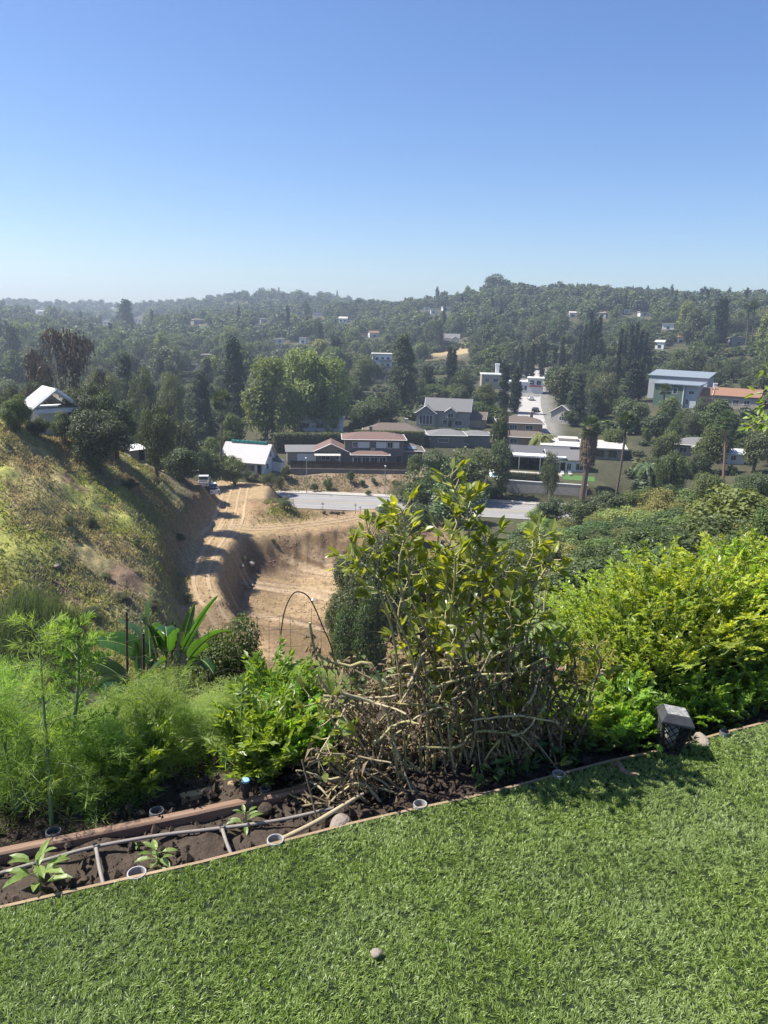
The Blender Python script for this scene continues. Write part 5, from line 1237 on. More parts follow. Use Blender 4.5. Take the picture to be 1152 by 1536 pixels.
# boulder and rubble on the cut bank, posts by the street
M['rock'] = nm('pale_rock', (.27, .23, .19), (.17, .14, .12), 3, .95, .7, .1)
def rock(name, label, cat, p, sx, sy, sz, seed, mat='rock', group=None, sink=.3):
    g = np.random.default_rng(seed); k = 10; m = MB(); prof = []
    th = np.linspace(0, np.pi, 9); ph = np.arange(14)*2*np.pi/14
    V_ = np.array([[math.sin(a)*math.cos(b_), math.sin(a)*math.sin(b_), math.cos(a)] for a in th for b_ in ph]); dirs = nrm(g.normal(size=(9, 3)))
    s_ = 1-.22*np.maximum(0, V_ @ dirs.T-.55).sum(1)+.06*(vnoise(V_[:, 0]*4+seed, V_[:, 1]*4+V_[:, 2]*3, seed)-.5); V_ = V_*s_[:, None]*[sx, sy, sz]
    m.add(V_, [[i*14+j, i*14+(j+1) % 14, (i+1)*14+(j+1) % 14, (i+1)*14+j][::-1] for i in range(8) for j in range(14)])
    o = m.build(name, M[mat], smooth=False); o.location = (p[0], p[1], p[2]+sz*(1-sink)); o.rotation_euler = (0, 0, g.random()*6); return tag(o, label, cat, group)
rock('boulder', 'grey boulder lying on the cut bank', 'rock', hit(377, 851, 40), .8, .6, .45, 3)
rock('boulder', 'smaller stone left of the boulder on the cut bank', 'rock', hit(362, 854, 40), .6, .5, .35, 5)
rock('rubble_block', 'pale broken concrete lying on the dirt plot', 'rubble', hit(377, 880, 40), .55, .35, .25, 7)
rock('rubble_block', 'dark lump beside the pale broken concrete on the dirt plot', 'rubble', hit(360, 879, 40), .5, .4, .3, 9)
rock('boulder', 'white stone on the dry slope beside the willowy bush', 'rock', hit(86, 853, 40), .5, .36, .2, 11, sink=.5)
rock('boulder', 'pale log like stone high on the dry slope', 'rock', hit(48, 798, 40), .7, .22, .16, 13, sink=.5)
for i, (u, l) in enumerate(((486, 'first dark clod from the left on the lip of the plot by the street'), (497, 'second dark clod from the left on the lip of the plot by the street'), (505, 'widest dark clod in the middle of the lip by the street'), (514, 'fourth dark clod from the left on the lip of the plot by the street'))): rock('earth_clod', l, 'clod', hit(u, 771, 60), .5+.4*(i == 2), .4, .35, 20+i, 'bark', 'dark clods by the street')
M['drypost'] = nm('weathered_post', (.13, .11, .09), (.2, .17, .14), 8, .95, .3)
for i, (u, h, l) in enumerate(((484, 2.2, 'thin stake at the left of the street edge'), (533, 2.0, 'thin stake at the middle of the street edge'), (540, 1.5, 'short stake at the street edge'))):
    b_ = hit(u, 771, 60); m = MB(); m.tube([(0, 0, -.2), (.03, 0, h*.5), (0, 0, h)], [.05, .045, .04], 5); m.box(-.25, .25, -.02, .02, h*.8, h*.86); o = m.build('survey_stake', M['drypost']); o.location = b_; tag(o, l, 'stake', 'stakes at the edge of the street')
# dry grass and weeds of the left spur, as one growth
M['drygrass'] = leafmat('dry_grass', (.27, .225, .125), (.40, .33, .19), .4, tcol=(1.2, 1.1, .8), rough=.7, objvar=0, c3=(.24, .25, .10), nscale=.12)
M['weeds'] = leafmat('slope_weeds', (.22, .24, .075), (.34, .34, .115), .38, tcol=(1.3, 1.25, .6), rough=.7, objvar=0, c3=(.22, .23, .16), nscale=.15)
g = np.random.default_rng(31)
n = 130000; a = np.radians(g.uniform(-40, -14, n)); r_ = np.sqrt(g.uniform(56**2, 122**2, n)); X, Y = r_*np.sin(a), r_*np.cos(a)
den = fbm(X/5, Y/5, 90); keep = (den+.25*g.random(n) > .52); lim = sstep(-15.5, -17.5, np.degrees(a)+3*(fbm(X/6, Y/6, 91)-.5)); keep &= g.random(n) < lim; keep &= (r_ < 118)
X, Y, r_, a = X[keep], Y[keep], r_[keep], a[keep]; n = len(X); P = np.c_[X, Y, hz(X, Y)-.03]
D = np.c_[.55*g.normal(size=(n, 2)), np.ones(n)]; h_ = (.22+.38*g.random(n))*(.7+.6*fbm(X/8, Y/8, 92))
lowm = (r_ < 80-6*g.random(n)) | (fbm(X/7, Y/7, 41) > .56)
for sel, nme, mt, lb in ((~lowm, 'dry_grass', 'drygrass', 'dry straw coloured grass covering the upper left slope'), (lowm, 'slope_weeds', 'weeds', 'low yellow green and grey weeds covering the left slope')):
    m = MB(); k = int(sel.sum()); leaves(m, P[sel], D[sel], rdir(k, g), h_[sel], .09+.10*g.random(k), 0, .2); o = m.build(nme, M[mt]); tag(o, lb, 'grass', kind='stuff')
# tufts on bank and mound
n = 3500; m = MB(); ang = np.radians(g.uniform(-8.6, 3.5, n)); r_ = g.uniform(156.5, 163.5, n); X, Y = r_*np.sin(ang), r_*np.cos(ang); P = np.c_[X, Y, hz(X, Y)]; k_ = fbm(X/4, Y/4, 95) > .48
leaves(m, P[k_], np.c_[.6*g.normal(size=(n, 2)), np.ones(n)][k_], rdir(n, g)[k_], .35, .25); o = m.build('bank_grass', M['drygrass']); tag(o, 'dry grass tufts on the bare bank above the street', 'grass', kind='stuff')
n = 2600; m = MB(); X = mx+g.normal(size=n)*3.2; Y = my+g.normal(size=n)*3.6; k_ = (fbm(X/3, Y/3, 96) > .5) & (X > mx-1); P = np.c_[X, Y, hz(X, Y)]
leaves(m, P[k_], np.c_[.5*g.normal(size=(n, 2)), np.ones(n)][k_], rdir(n, g)[k_], .55, .2); o = m.build('mound_grass', M['weeds']); tag(o, 'yellow green grass on the earth mound between the tracks', 'grass', kind='stuff')
# loose clods and stones over the cut earth
g = np.random.default_rng(35); m = MB(); oc = np.array([[1, 0, 0], [0, 1, 0], [-1, 0, 0], [0, -1, 0], [0, 0, 1], [0, 0, -1]], float); of = [[0, 1, 4], [1, 2, 4], [2, 3, 4], [3, 0, 4], [1, 0, 5], [2, 1, 5], [3, 2, 5], [0, 3, 5]]
n = 5200; a = np.radians(g.uniform(-15.5, 1.5, n)); r_ = np.sqrt(g.uniform(80**2, 136**2, n)); X, Y = r_*np.sin(a), r_*np.cos(a); k_ = fbm(X/4, Y/4, 97)+.25*g.random(n) > .58
for x, y, z in zip(X[k_], Y[k_], hz(X[k_], Y[k_])): m.add(oc*(.05+.16*g.random()**3)*g.uniform(.6, 1.4, (6, 1))*[1, 1, .7]+[x, y, z+.02], of)
o = m.build('earth_clods', nm('dug_earth', (.30, .205, .125), (.17, .11, .07), .6, .95, .3)); tag(o, 'loose clods and stones strewn over the cut earth', 'clods', kind='stuff')
# ------------------------------------------------------------------ lawn, bed and edging
EDGE_PX = [(0, 1365), (130, 1335), (300, 1297), (413, 1268), (520, 1240), (620, 1217), (700, 1200), (780, 1180), (850, 1161), (920, 1143), (1000, 1126), (1080, 1103), (1152, 1085)]
EDGE = [plane(u, v)[:2] for u, v in EDGE_PX]
d0, d1 = nrm(EDGE[0]-EDGE[2]), nrm(EDGE[-1]-EDGE[-3])
EDGE = np.array([EDGE[0]+d0*5]+EDGE+[EDGE[-1]+d1*6])
def edge_y(x): return np.interp(x, EDGE[:, 0], EDGE[:, 1])
M['turfbase'] = nm('turf_backing', (.008, .016, .006), (.018, .03, .01), 60, .95, .3, .01)  # near black, paints the shade in the gaps between tufts
m = MB(); m.prism([(EDGE[0][0], -5), (EDGE[-1][0], -5)]+[tuple(e) for e in EDGE[::-1]], -.16, 0.0); o = m.build('lawn', M['turfbase']); tag(o, kind='structure')
# blades of artificial turf
M['turf'] = leafmat('turf_blade', (.11, .195, .03), (.39, .48, .145), .32, tcol=(1.2, 1.3, .6), rough=.38, spec=.5, objvar=0, c3=(.27, .35, .125), nscale=2.2)  # pale end of the blade colours paints in highlights
g = np.random.default_rng(51)
def turf(n, x0, x1, y0, w_, hm):
    X = g.uniform(x0, x1, n); Y = g.uniform(y0, 4.6, n); k = Y < edge_y(X)-.004; X, Y = X[k], Y[k]
    q = np.c_[X, Y, np.zeros(len(X))]; dd = q-CAM; zz = dd @ FWD; uu = 576+FPX*(dd @ RIGHT)/zz; vv = 768-FPX*(dd @ UP)/zz
    k = (uu > -190) & (uu < 1340) & (vv < 1700); return X[k], Y[k]
X, Y = turf(430000, -2.6, 4.2, .95, 0, 0)                                   # tufts, then the blades of each
dist = np.hypot(X, Y); k = g.random(len(X)) < np.clip(2.3/dist, .4, 1); X, Y = X[k], Y[k]
TA_ = vnoise(X*3.1, Y*3.1, 71)*9+vnoise(X*18, Y*18, 72)*5+g.normal(size=len(X))*1.5; TL = (.5+1.1*fbm(X*2.2, Y*2.2, 73))*(.4+.9*g.random(len(X))); TH = .75+.5*g.random(len(X))
kb = 6; X, Y, la, ln_, th_ = (np.repeat(q, kb) for q in (X, Y, TA_, TL, TH)); n = len(X); X = X+g.normal(size=n)*.0032; Y = Y+g.normal(size=n)*.0032; Y = np.minimum(Y, edge_y(X)-.002)
la = la+g.normal(size=n)*.55; ln_ = ln_*(.5+.9*g.random(n)); D = nrm(np.c_[np.cos(la)*ln_, np.sin(la)*ln_, np.ones(n)])
h_ = (.008+.008*g.random(n))*th_; wd = .0013+.0008*g.random(n); P = np.c_[X, Y, np.zeros(n)]
S1 = nrm(np.cross(D, rdir(n, g))); cur = np.c_[np.cos(la), np.sin(la), -.55*np.ones(n)]
a_ = P-S1*wd[:, None]*.5; b_ = P+S1*wd[:, None]*.5; m1 = P+D*h_[:, None]*.55; a1, b1 = m1-S1*wd[:, None]*.45, m1+S1*wd[:, None]*.45
tip = P+D*h_[:, None]+cur*(h_*.22)[:, None]
v = np.stack([a_, b_, b1, a1, tip], 1).reshape(-1, 3); i5 = np.arange(n)*5
m = MB(); m.add(v, np.c_[i5, i5+1, i5+2, i5+3]); m.v.append(np.zeros((0, 3))); m.f.append(np.c_[i5+3, i5+2, i5+4]); m.m.append(np.zeros(n, np.int32))
o = m.build('artificial_grass', M['turf']); tag(o, 'short green artificial turf covering the terrace', 'grass', kind='stuff'); print('turf', n)
# wood edging strip
M['edging'] = nm('bender_board', (.34, .25, .16), (.22, .16, .10), 5, .9, .3, .01, stretch=(1, 1, 8))
m = MB(); E_ = EDGE; nn_ = np.array([nrm(np.array([-(E_[min(i+1, len(E_)-1)]-E_[max(i-1, 0)])[1], (E_[min(i+1, len(E_)-1)]-E_[max(i-1, 0)])[0]])) for i in range(len(E_))])
n_ = len(E_); A_, B_ = E_+nn_*.002, E_+nn_*.013
v = np.vstack([np.c_[A_, np.full(n_, .004)], np.c_[B_, np.full(n_, .004)], np.c_[A_, np.full(n_, -.12)], np.c_[B_, np.full(n_, -.12)]])
m.add(v, [[i, i+1, n_+i+1, n_+i] for i in range(n_-1)]+[[n_+i, n_+i+1, 3*n_+i+1, 3*n_+i] for i in range(n_-1)]+[[2*n_+i, 2*n_+i+1, i+1, i] for i in range(n_-1)])
o = m.build('lawn_edging', M['edging']); tag(o, 'thin tan wooden edging strip between the turf and the planting bed', 'edging')
# soil
M['soil'] = nm('garden_soil', (.038, .028, .021), (.085, .063, .047), 30, .95, .8, .02)
tt, ss = np.meshgrid(np.arange(-3.5, 7.5, .035), np.arange(.012, 1.25, .03), indexing='ij')
ep = np.array([np.interp(E0[0]+ED[0]*tt, EDGE[:, 0], EDGE[:, 1])]); SX = E0[0]+ED[0]*tt+EN[0]*ss; SY = E0[1]+ED[1]*tt+EN[1]*ss
SY = np.maximum(SY, edge_y(SX)+.014)
SZ = -.045+(fbm(SX*9, SY*9, 81)-.5)*.07*sstep(.0, .08, ss)+(fbm(SX*26, SY*26, 82)-.5)*.03-.55*np.maximum(0, ss-.85)-.02*sstep(.3, .6, ss)
na_, nb_ = tt.shape; ii, jj = np.meshgrid(np.arange(na_-1), np.arange(nb_-1), indexing='ij')
m = MB(); m.add(np.stack([SX, SY, SZ], -1), np.stack([ii*nb_+jj, (ii+1)*nb_+jj, (ii+1)*nb_+jj+1, ii*nb_+jj+1], -1).reshape(-1, 4)); o = m.build('soil', M['soil'], smooth=True); tag(o, kind='structure')
# clods and bark crumbs
m = MB(); g = np.random.default_rng(52)
octv = np.array([[1, 0, 0], [0, 1, 0], [-1, 0, 0], [0, -1, 0], [0, 0, 1], [0, 0, -1]], float); octf = [[0, 1, 4], [1, 2, 4], [2, 3, 4], [3, 0, 4], [1, 0, 5], [2, 1, 5], [3, 2, 5], [0, 3, 5]]
for i in range(3400):
    t_ = g.uniform(-.6, 2.2); s_ = g.uniform(.03, .62); x, y = E0+ED*t_+EN*s_; y = max(y, edge_y(x)+.03); r_ = .004+.022*g.random()**4
    m.add(octv*r_*g.uniform(.6, 1.3, (6, 1))*g.uniform(.6, 1.2, 3)+[x, y, -.045+r_*.3+.01*g.normal()], octf)
o = m.build('soil_clods', M['soil']); tag(o, 'dark crumbs and clods of soil in the planting bed', 'soil', kind='stuff')
# boards
M['redwood'] = nm('weathered_redwood', (.17, .10, .07), (.29, .195, .135), 5, .85, .4, .01, stretch=(.6, 12, 12))
M['palewood'] = nm('pale_weathered_board', (.40, .30, .17), (.30, .22, .13), 5, .85, .4, .01, stretch=(.6, 12, 12))
def board(label, a, b, h, th, mat, z0=-.12):
    a, b = np.array(a[:2]), np.array(b[:2]); L = np.linalg.norm(b-a); m = MB(); k = 16; xs = np.linspace(0, L, k); g_ = np.random.default_rng(int(L*1000)); w_ = np.cumsum(g_.normal(size=k))*.0015
    for zz0, zz1, y0, y1 in ((z0, h-.006, 0, th), ):
        v = np.vstack([np.c_[xs, w_+y0, np.full(k, zz0)], np.c_[xs, w_+y1, np.full(k, zz0)], np.c_[xs, w_+y1, np.full(k, zz1)], np.c_[xs, w_+y1-.006, np.full(k, zz1+.006)], np.c_[xs, w_+y0+.006, np.full(k, zz1+.006)], np.c_[xs, w_+y0, np.full(k, zz1)]])
        m.add(v, [[r*k+i, r*k+i+1, ((r+1) % 6)*k+i+1, ((r+1) % 6)*k+i][::-1] for r in range(6) for i in range(k-1)]); m.poly([v[r*k] for r in range(6)][::-1]); m.poly([v[r*k+k-1] for r in range(6)])
    o = m.build('bed_board', M[mat]); o.location = (a[0], a[1], 0); o.rotation_euler = (0, 0, math.atan2(*(b-a)[::-1])); return tag(o, label, 'board')
q0, q1 = plane(0, 1296, -.05), plane(462, 1196, -.05); q0 = q0-(q1-q0)*.5
board('long reddish brown board on edge along the back of the planting bed', q0, q1, -.013, .035, 'redwood')
board('short pale sunlit board behind the long reddish board', plane(272, 1194, -.03), plane(352, 1174, -.03), -.035, .03, 'palewood')
board('grey timber end lying among the leaves right of the bean plants', plane(838, 1060, -.05), plane(905, 1030, -.05), .12, .04, 'redwood', .02)
# pipes standing in the bed
M['pvc'] = nm('pale_grey_pvc', (.40, .40, .39), (.28, .27, .26), 20, .5, .1, .002); M['pvcdark'] = nm('dark_grey_pipe', (.10, .105, .11), (.14, .145, .15), 20, .5, .1, .002)
def pipe(label, u, v, r, up, mat='pvc', tilt=(0, 0), z=-.0):
    p = plane(u, v, z); t = thing('pipe_sleeve', label, 'pipe', (p[0], p[1], 0), 0, 'pipe sleeves along the bed'); t.rotation_euler = (tilt[0], tilt[1], 0)
    m = MB(); m.lathe([(r, -.12), (r, up), (r*.98, up+.002), (r*.86, up+.002), (r*.85, up-.001), (r*.85, -.05)], (0, 0, 0), 24); m.build('tube', M[mat], t, smooth=False)
    m = MB(); m.lathe([(r*.85, up-.03), (.0005, up-.034)], (0, 0, 0), 24); m.build('dark_inside', M['dark'], t)
pipe('pale ring of a pipe sunk at the turf edge, by the left seedling', 205, 1311, .028, .004)
pipe('pale ring of a pipe sunk at the turf edge, by the dry pale stick', 413, 1262, .027, .006)
pipe('pale ring of a pipe sunk at the turf edge, under the bean plants', 630, 1209, .024, .008)
pipe('pale ring of a pipe sunk at the turf edge, right of the bean plants', 838, 1163, .024, .008)
pipe('dark grey pipe stub standing at the turf edge right of the lantern', 1086, 1103, .020, .016, 'pvcdark', (0, .1))
pipe('dark pipe stub behind the left end of the reddish board', 80, 1247, .024, -.010, 'pvcdark', z=-.010)
pipe('grey pipe stub behind the middle of the reddish board', 235, 1216, .024, -.010, 'pvcdark', z=-.010)
pipe('small grey pipe stub beside the right end of the reddish board', 398, 1182, .018, -.012, 'pvcdark', z=-.012)
# pop up sprinkler
M['blackpl'] = nm('black_plastic', (.018, .018, .02), (.03, .03, .032), 30, .5, .1, .002); M['bluepl'] = nm('blue_plastic', (.25, .42, .55), (.2, .36, .5), 30, .5, 0)
p = plane(369, 1205, -.04); t = thing('sprinkler', 'black pop up sprinkler with a pale blue top beside the reddish board', 'sprinkler', p)
m = MB(); m.lathe([(.012, -.05), (.012, .05), (.017, .055), (.017, .085), (.013, .09)], (0, 0, 0), 14); m.build('riser', M['blackpl'], t); m = MB(); m.lathe([(.015, .086), (.015, .094), (.0005, .096)], (0, 0, 0), 14); m.build('nozzle_cap', M['bluepl'], t)
# drip hose
M['hose'] = nm('grey_drip_hose', (.20, .175, .155), (.28, .25, .22), 25, .6, .1, .002)
def px_path(L, z): return np.array([plane(u, v, z if np.isscalar(z) else z[i]) for i, (u, v) in enumerate(L)])
def smooth_path(P, n=40):
    P = np.asarray(P, float); t_ = np.linspace(0, len(P)-1, n); i = np.clip(t_.astype(int), 0, len(P)-2); f = (t_-i)[:, None]
    p0, p1, p2, p3 = P[np.maximum(i-1, 0)], P[i], P[i+1], P[np.minimum(i+2, len(P)-1)]
    return .5*((2*p1)+(-p0+p2)*f+(2*p0-5*p1+4*p2-p3)*f**2+(-p0+3*p1-3*p2+p3)*f**3)
t = thing('drip_hose', 'grey drip irrigation hose with two short branches lying on the soil', 'hose', (0, 0, 0))
m = MB(); m.tube(smooth_path(px_path([(-120, 1345), (0, 1310), (80, 1287), (144, 1270), (240, 1253), (333, 1242), (420, 1230), (500, 1212)], -.018)), .006, 8); m.build('main_line', M['hose'], t, smooth=True)
for L in ([(144, 1270), (149, 1300), (157, 1334)], [(333, 1242), (340, 1264), (350, 1288)]):
    m = MB(); m.tube(smooth_path(px_path(L, [-.016, -.012, -.03]), 16), .006, 8); m.lathe([(.009, -.010), (.009, .010)], plane(*L[0], -.016), 8); m.build('branch_line', M['hose'], t, smooth=True)
# stones, dead leaf
rock('concrete_chunk', 'grey broken concrete chunk between the turf edge and the fallen bean stalks', 'rubble', plane(508, 1243, -.03), .045, .035, .03, 31)
rock('brick_piece', 'pale broken brick beside the dark pipe stub', 'brick', plane(1052, 1117, -.02), .05, .03, .028, 33)
rock('earth_clod', 'dark clod in the bed beside the sprinkler', 'clod', plane(398, 1220, -.04), .03, .028, .022, 35, 'soil')
rock('pebble', 'small pale pebble lying on the turf near the bottom', 'pebble', plane(565, 1433, .012), .017, .014, .011, 37)
M['deadleaf'] = nm('dead_leaf', (.13, .09, .06), (.22, .17, .12), 30, .9, .4, .004)
p = plane(935, 1163, .02); m = MB(); k = 14; s = np.linspace(0, 1, k); cx = -.05+.10*s; cyy = .012*np.sin(s*5)-.012*s; cz = .012+.016*np.abs(np.sin(s*4.2)); wv = .013*np.sin(np.pi*s**.8)+.002
for sg in (-1, 1):
    v = np.vstack([np.c_[cx, cyy, cz], np.c_[cx+.004*sg, cyy+sg*wv, cz+wv*.9*np.sin(s*9)+.006]]); m.add(v, [[i, i+1, k+i+1, k+i] for i in range(k-1)])
o = m.build('dead_leaf', M['deadleaf']); o.location = p; o.rotation_euler = (0, 0, -.35); tag(o, 'curled brown dead leaf on the turf left of the lantern', 'leaf')

# ------------------------------------------------------------------ solar lantern
p = plane(1000, 1128, 0); t = thing('solar_lantern', 'small black solar garden lantern with lattice sides leaning over the turf edge', 'lantern', p, 0)
t.rotation_euler = (R(-2), R(6), R(-9)); t.scale = (.92, .92, .95)
M['lantern'] = nm('black_lantern_plastic', (.012, .012, .014), (.022, .022, .024), 30, .5, .1, .002); M['capgrey'] = nm('faded_cap_plastic', (.030, .031, .034), (.058, .06, .065), 22, .5, .2, .003)
M['cell'] = nm('dusty_solar_cell', (.09, .095, .11), (.40, .39, .37), 55, .45, .2, .002, detail=8); M['diffuser'] = nm('frosted_diffuser', (.34, .33, .31), (.28, .27, .26), 9, .5, 0)
hb, ht, wb, wt = .012, .150, .034, .056
m = MB()
def cpt(f, a, h):       # point on side f, a in -1..1, height h
    w_ = wb+(wt-wb)*(h-hb)/(ht-hb); q = [(a*w_, -w_), (w_, a*w_), (-a*w_, w_), (-w_, -a*w_)][f]; return np.array([q[0], q[1], h])
for f in range(4): m.tube([cpt(f, -1, hb), cpt(f, -1, ht)], .0055, 4)
for f in range(4):
    for h in (hb+.002, ht-.002): m.tube([cpt(f, -1, h), cpt(f, 1, h)], .005, 4)
m.build('cage_frame', M['lantern'], t)
m = MB()
for f in range(4):
    for c_ in np.linspace(-2.4, 2.4, 9):
        for sg in (-1, 1):
            pts = [(a, hb+(ht-hb)*((a-c_)*sg*.38+.5)) for a in np.linspace(-1, 1, 60)]; pts = [cpt(f, a, h) for a, h in pts if hb < h < ht]
            if len(pts) > 3: m.tube([pts[0], pts[-1]], .0024, 4)
m.build('lattice', M['lantern'], t)
m = MB(); m.lathe([(.0005, .03), (.022, .03), (.03, .145), (.0005, .145)], (0, 0, 0), 16); m.build('diffuser', M['diffuser'], t, smooth=True)
m = MB(); a, b_, c_ = .066, .049, .043
def sq(w_, z): return [[-w_, -w_, z], [w_, -w_, z], [w_, w_, z], [-w_, w_, z]]
v = np.array(sq(a, ht)+sq(a, ht+.008)+sq(b_, ht+.034)); m.add(v, [[3, 2, 1, 0]]+[[i+4*k, (i+1) % 4+4*k, (i+1) % 4+4*k+4, i+4*k+4] for k in range(2) for i in range(4)]+[[8, 9, 10, 11]]); cap_o = m.build('cap', M['capgrey'], t)
m = MB(); m.box(-c_, c_, -c_, c_, ht+.034, ht+.037); m.build('solar_cell', M['cell'], cap_o)
m = MB(); m.lathe([(.010, hb), (.008, -.06), (.001, -.14)], (0, 0, 0), 8); m.build('ground_spike', M['lantern'], t)
# ------------------------------------------------------------------ garden plants
def ovate(m, P, D, N, L, W, droop=.25, fold=.18, mi=0):
    """folded leaf blades with a midrib: n leaves of 11 points"""
    n = len(P); D = nrm(D); S_ = nrm(np.cross(D, N)); N2 = np.cross(S_, D); L = np.broadcast_to(np.asarray(L, float), (n,))[:, None]; W = np.broadcast_to(np.asarray(W, float), (n,))[:, None]
    tt = [0, .25, .5, .78, 1]; pr = [0, .42, .5, .33, 0]
    mid = [P+D*L*t_-N2*L*droop*t_*t_ for t_ in tt]
    V_ = list(mid)
    for sg in (-1, 1):
        for k in (1, 2, 3): V_.append(mid[k]+S_*W*pr[k]*sg+N2*W*fold)
    v = np.stack(V_, 1).reshape(-1, 3); b_ = (np.arange(n)*11)[:, None]
    f3, f4 = [], []
    for o_, fl in ((5, False), (8, True)):
        for q in ([0, 1, o_],): f3.append(q if not fl else q[::-1])
        f3.append([3, 4, o_+2] if not fl else [o_+2, 4, 3])
        for k in (0, 1): q = [k+1, k+2, o_+k+1, o_+k]; f4.append(q if not fl else q[::-1])
    m.add(v, np.vstack([b_+np.array(q) for q in f3]), mi)
    m.v.append(np.zeros((0, 3))); m.f.append(np.vstack([b_+np.array(q) for q in f4])+(m.n-len(v))); m.m.append(np.full(n*len(f4), mi, np.int32))
M['fennel'] = leafmat('fennel_thread', (.20, .30, .065), (.32, .42, .12), .5, tcol=(1.5, 1.6, .6), rough=.5, objvar=.2)
M['fennelstem'] = nm('fennel_stem', (.13, .19, .07), (.17, .22, .10), 10, .6, .2, .002)
M['celery'] = leafmat('celery_leaf', (.22, .32, .05), (.43, .50, .11), .52, tcol=(1.7, 1.6, .55), rough=.36, spec=.45, objvar=.2)
M['parsley'] = leafmat('parsley_leaf', (.15, .25, .045), (.27, .38, .09), .48, tcol=(1.9, 1.8, .5), rough=.36, spec=.5, objvar=.2)
M['celerystem'] = nm('celery_stalk', (.15, .23, .06), (.20, .27, .09), 10, .5, .2, .002)
M['bean'] = leafmat('bean_leaf', (.155, .215, .045), (.36, .38, .075), .54, tcol=(1.9, 1.7, .45), rough=.33, spec=.55, objvar=.0, c3=(.15, .19, .07), nscale=5)
M['beanstem'] = nm('bean_stem', (.30, .28, .12), (.40, .35, .17), 8, .6, .3, .003); M['drystem'] = nm('dry_bean_stem', (.47, .41, .26), (.29, .23, .14), 5, .85, .4, .004)
M['darkstem'] = nm('blackened_bean_stem', (.14, .105, .07), (.29, .24, .15), 6, .9, .4, .004)
M['deadbean'] = leafmat('dead_bean_leaf', (.08, .06, .04), (.25, .19, .12), .12, tcol=(1.2, 1, .7), rough=.9, spec=.1, objvar=0)
M['pepper'] = leafmat('pepper_leaf', (.15, .24, .06), (.24, .33, .10), .42, tcol=(1.7, 1.6, .5), rough=.4, spec=.45, objvar=.1)
M['banana'] = leafmat('banana_leaf', (.035, .085, .025), (.055, .12, .035), .5, tcol=(2.2, 2.1, .5), rough=.3, spec=.5, objvar=.25)
M['bananastem'] = nm('banana_stem', (.20, .19, .12), (.11, .09, .06), 7, .8, .3, .01)
M['greygrass'] = leafmat('lavender_leaf', (.14, .18, .13), (.20, .24, .18), .2, tcol=(1.2, 1.2, .9), rough=.6)
M['wilting'] = leafmat('wilting_leaf', (.32, .33, .10), (.42, .40, .15), .45, tcol=(1.5, 1.4, .6), rough=.5)
M['wire'] = nm('rusty_wire', (.06, .045, .035), (.09, .065, .05), 20, .7, 0)

def fennel_mesh(seed, h, spread, nfr, fil=9, fl=.036, lift=0.):
    g = np.random.default_rng(seed); st, fo = MB(), MB()
    ns = 4; tops = []
    for i in range(ns):
        a = g.random()*6.28; q = spread*.35*g.random(); e = np.array([q*math.cos(a), q*math.sin(a), h*g.uniform(.75, 1)]); P_ = smooth_path([[0, 0, -.05], [e[0]*.3, e[1]*.3, e[2]*.4], e], 9); st.tube(P_, np.linspace(.008, .003, 9), 6); tops.append(P_)
    P, D = [], []
    for i in range(nfr):
        T = tops[g.integers(ns)]; k = g.integers(1, 9); o_ = T[k]; a = g.random()*6.28; el = g.uniform(.1, 1.1) if k < 7 else g.uniform(.6, 1.5)
        d = np.array([math.cos(a)*math.cos(el), math.sin(a)*math.cos(el), math.sin(el)]); L = spread*g.uniform(.55, 1.0)
        s = np.linspace(0, 1, 8)[:, None]; ra = o_+d*L*s-np.array([0, 0, 1])*L*.35*s**2; st.tube(ra, np.linspace(.0022, .0008, 8), 4, cap=False)
        for j in range(16):
            s_ = .2+.8*j/15; c_ = np.array([np.interp(s_, s[:, 0], ra[:, q]) for q in range(3)]); sd = nrm(np.cross(d, rdir(1, g)[0])); bd = nrm(sd+d*.6); bl = L*.34*(1.15-s_*.75)
            nf = fil; w_ = g.random(nf)[:, None]; P.append(c_+bd*bl*w_); D.append(nrm(bd*.7+rdir(nf, g)*.8+[0, 0, .15]))
    P, D = np.vstack(P), np.vstack(D); n = len(P); leaves(fo, P, D, rdir(n, g), fl*g.uniform(.6, 1.3, n), .0019, 0, .1)
    return st, fo
fm_ = [fennel_mesh(200+i, .42, .29, 74, 9, .042) for i in range(3)]
fms = [(a.mesh('fennel_stems', M['fennelstem'], True), b_.mesh('fennel_fronds', M['fennel'])) for a, b_ in fm_]
def put(name, label, cat, p, meshes, sc_=1., rz=0., group=None):
    t = thing(name, label, cat, p, rz, group); t.scale = (sc_, sc_, sc_) if np.isscalar(sc_) else sc_
    for nme, me in meshes: o = bpy.data.objects.new(nme, me); col.objects.link(o); o.parent = t
    return t
g = np.random.default_rng(61)
FEN = [(30, 1235, 1.0, 'feathery fennel plant at the left edge behind the reddish board'), (150, 1205, 1.0, 'feathery fennel plant left of the grey pipe stub'), (225, 1160, 1.05, 'bright feathery fennel in the middle of the fennel patch'), (95, 1165, 1.0, 'feathery fennel plant between the tall fennel stems'),
       (300, 1130, 1.0, 'feathery fennel plant at the right end of the fennel patch'), (15, 1140, 1.1, 'feathery fennel plant at the left edge, farther back'), (190, 1105, 1.1, 'feathery fennel plant at the back of the patch under the banana leaves'), (-60, 1190, 1.1, 'feathery fennel plant partly cut off by the left edge'), (340, 1085, 1.0, 'hazy fennel plant behind the leafy parsley'), (460, 1060, .9, 'wispy grey green fennel left of the bean plants')]
FT = [1060, 1092, 1040, 1078, 1072, 1015, 1055, 1030, 1050, 1000]
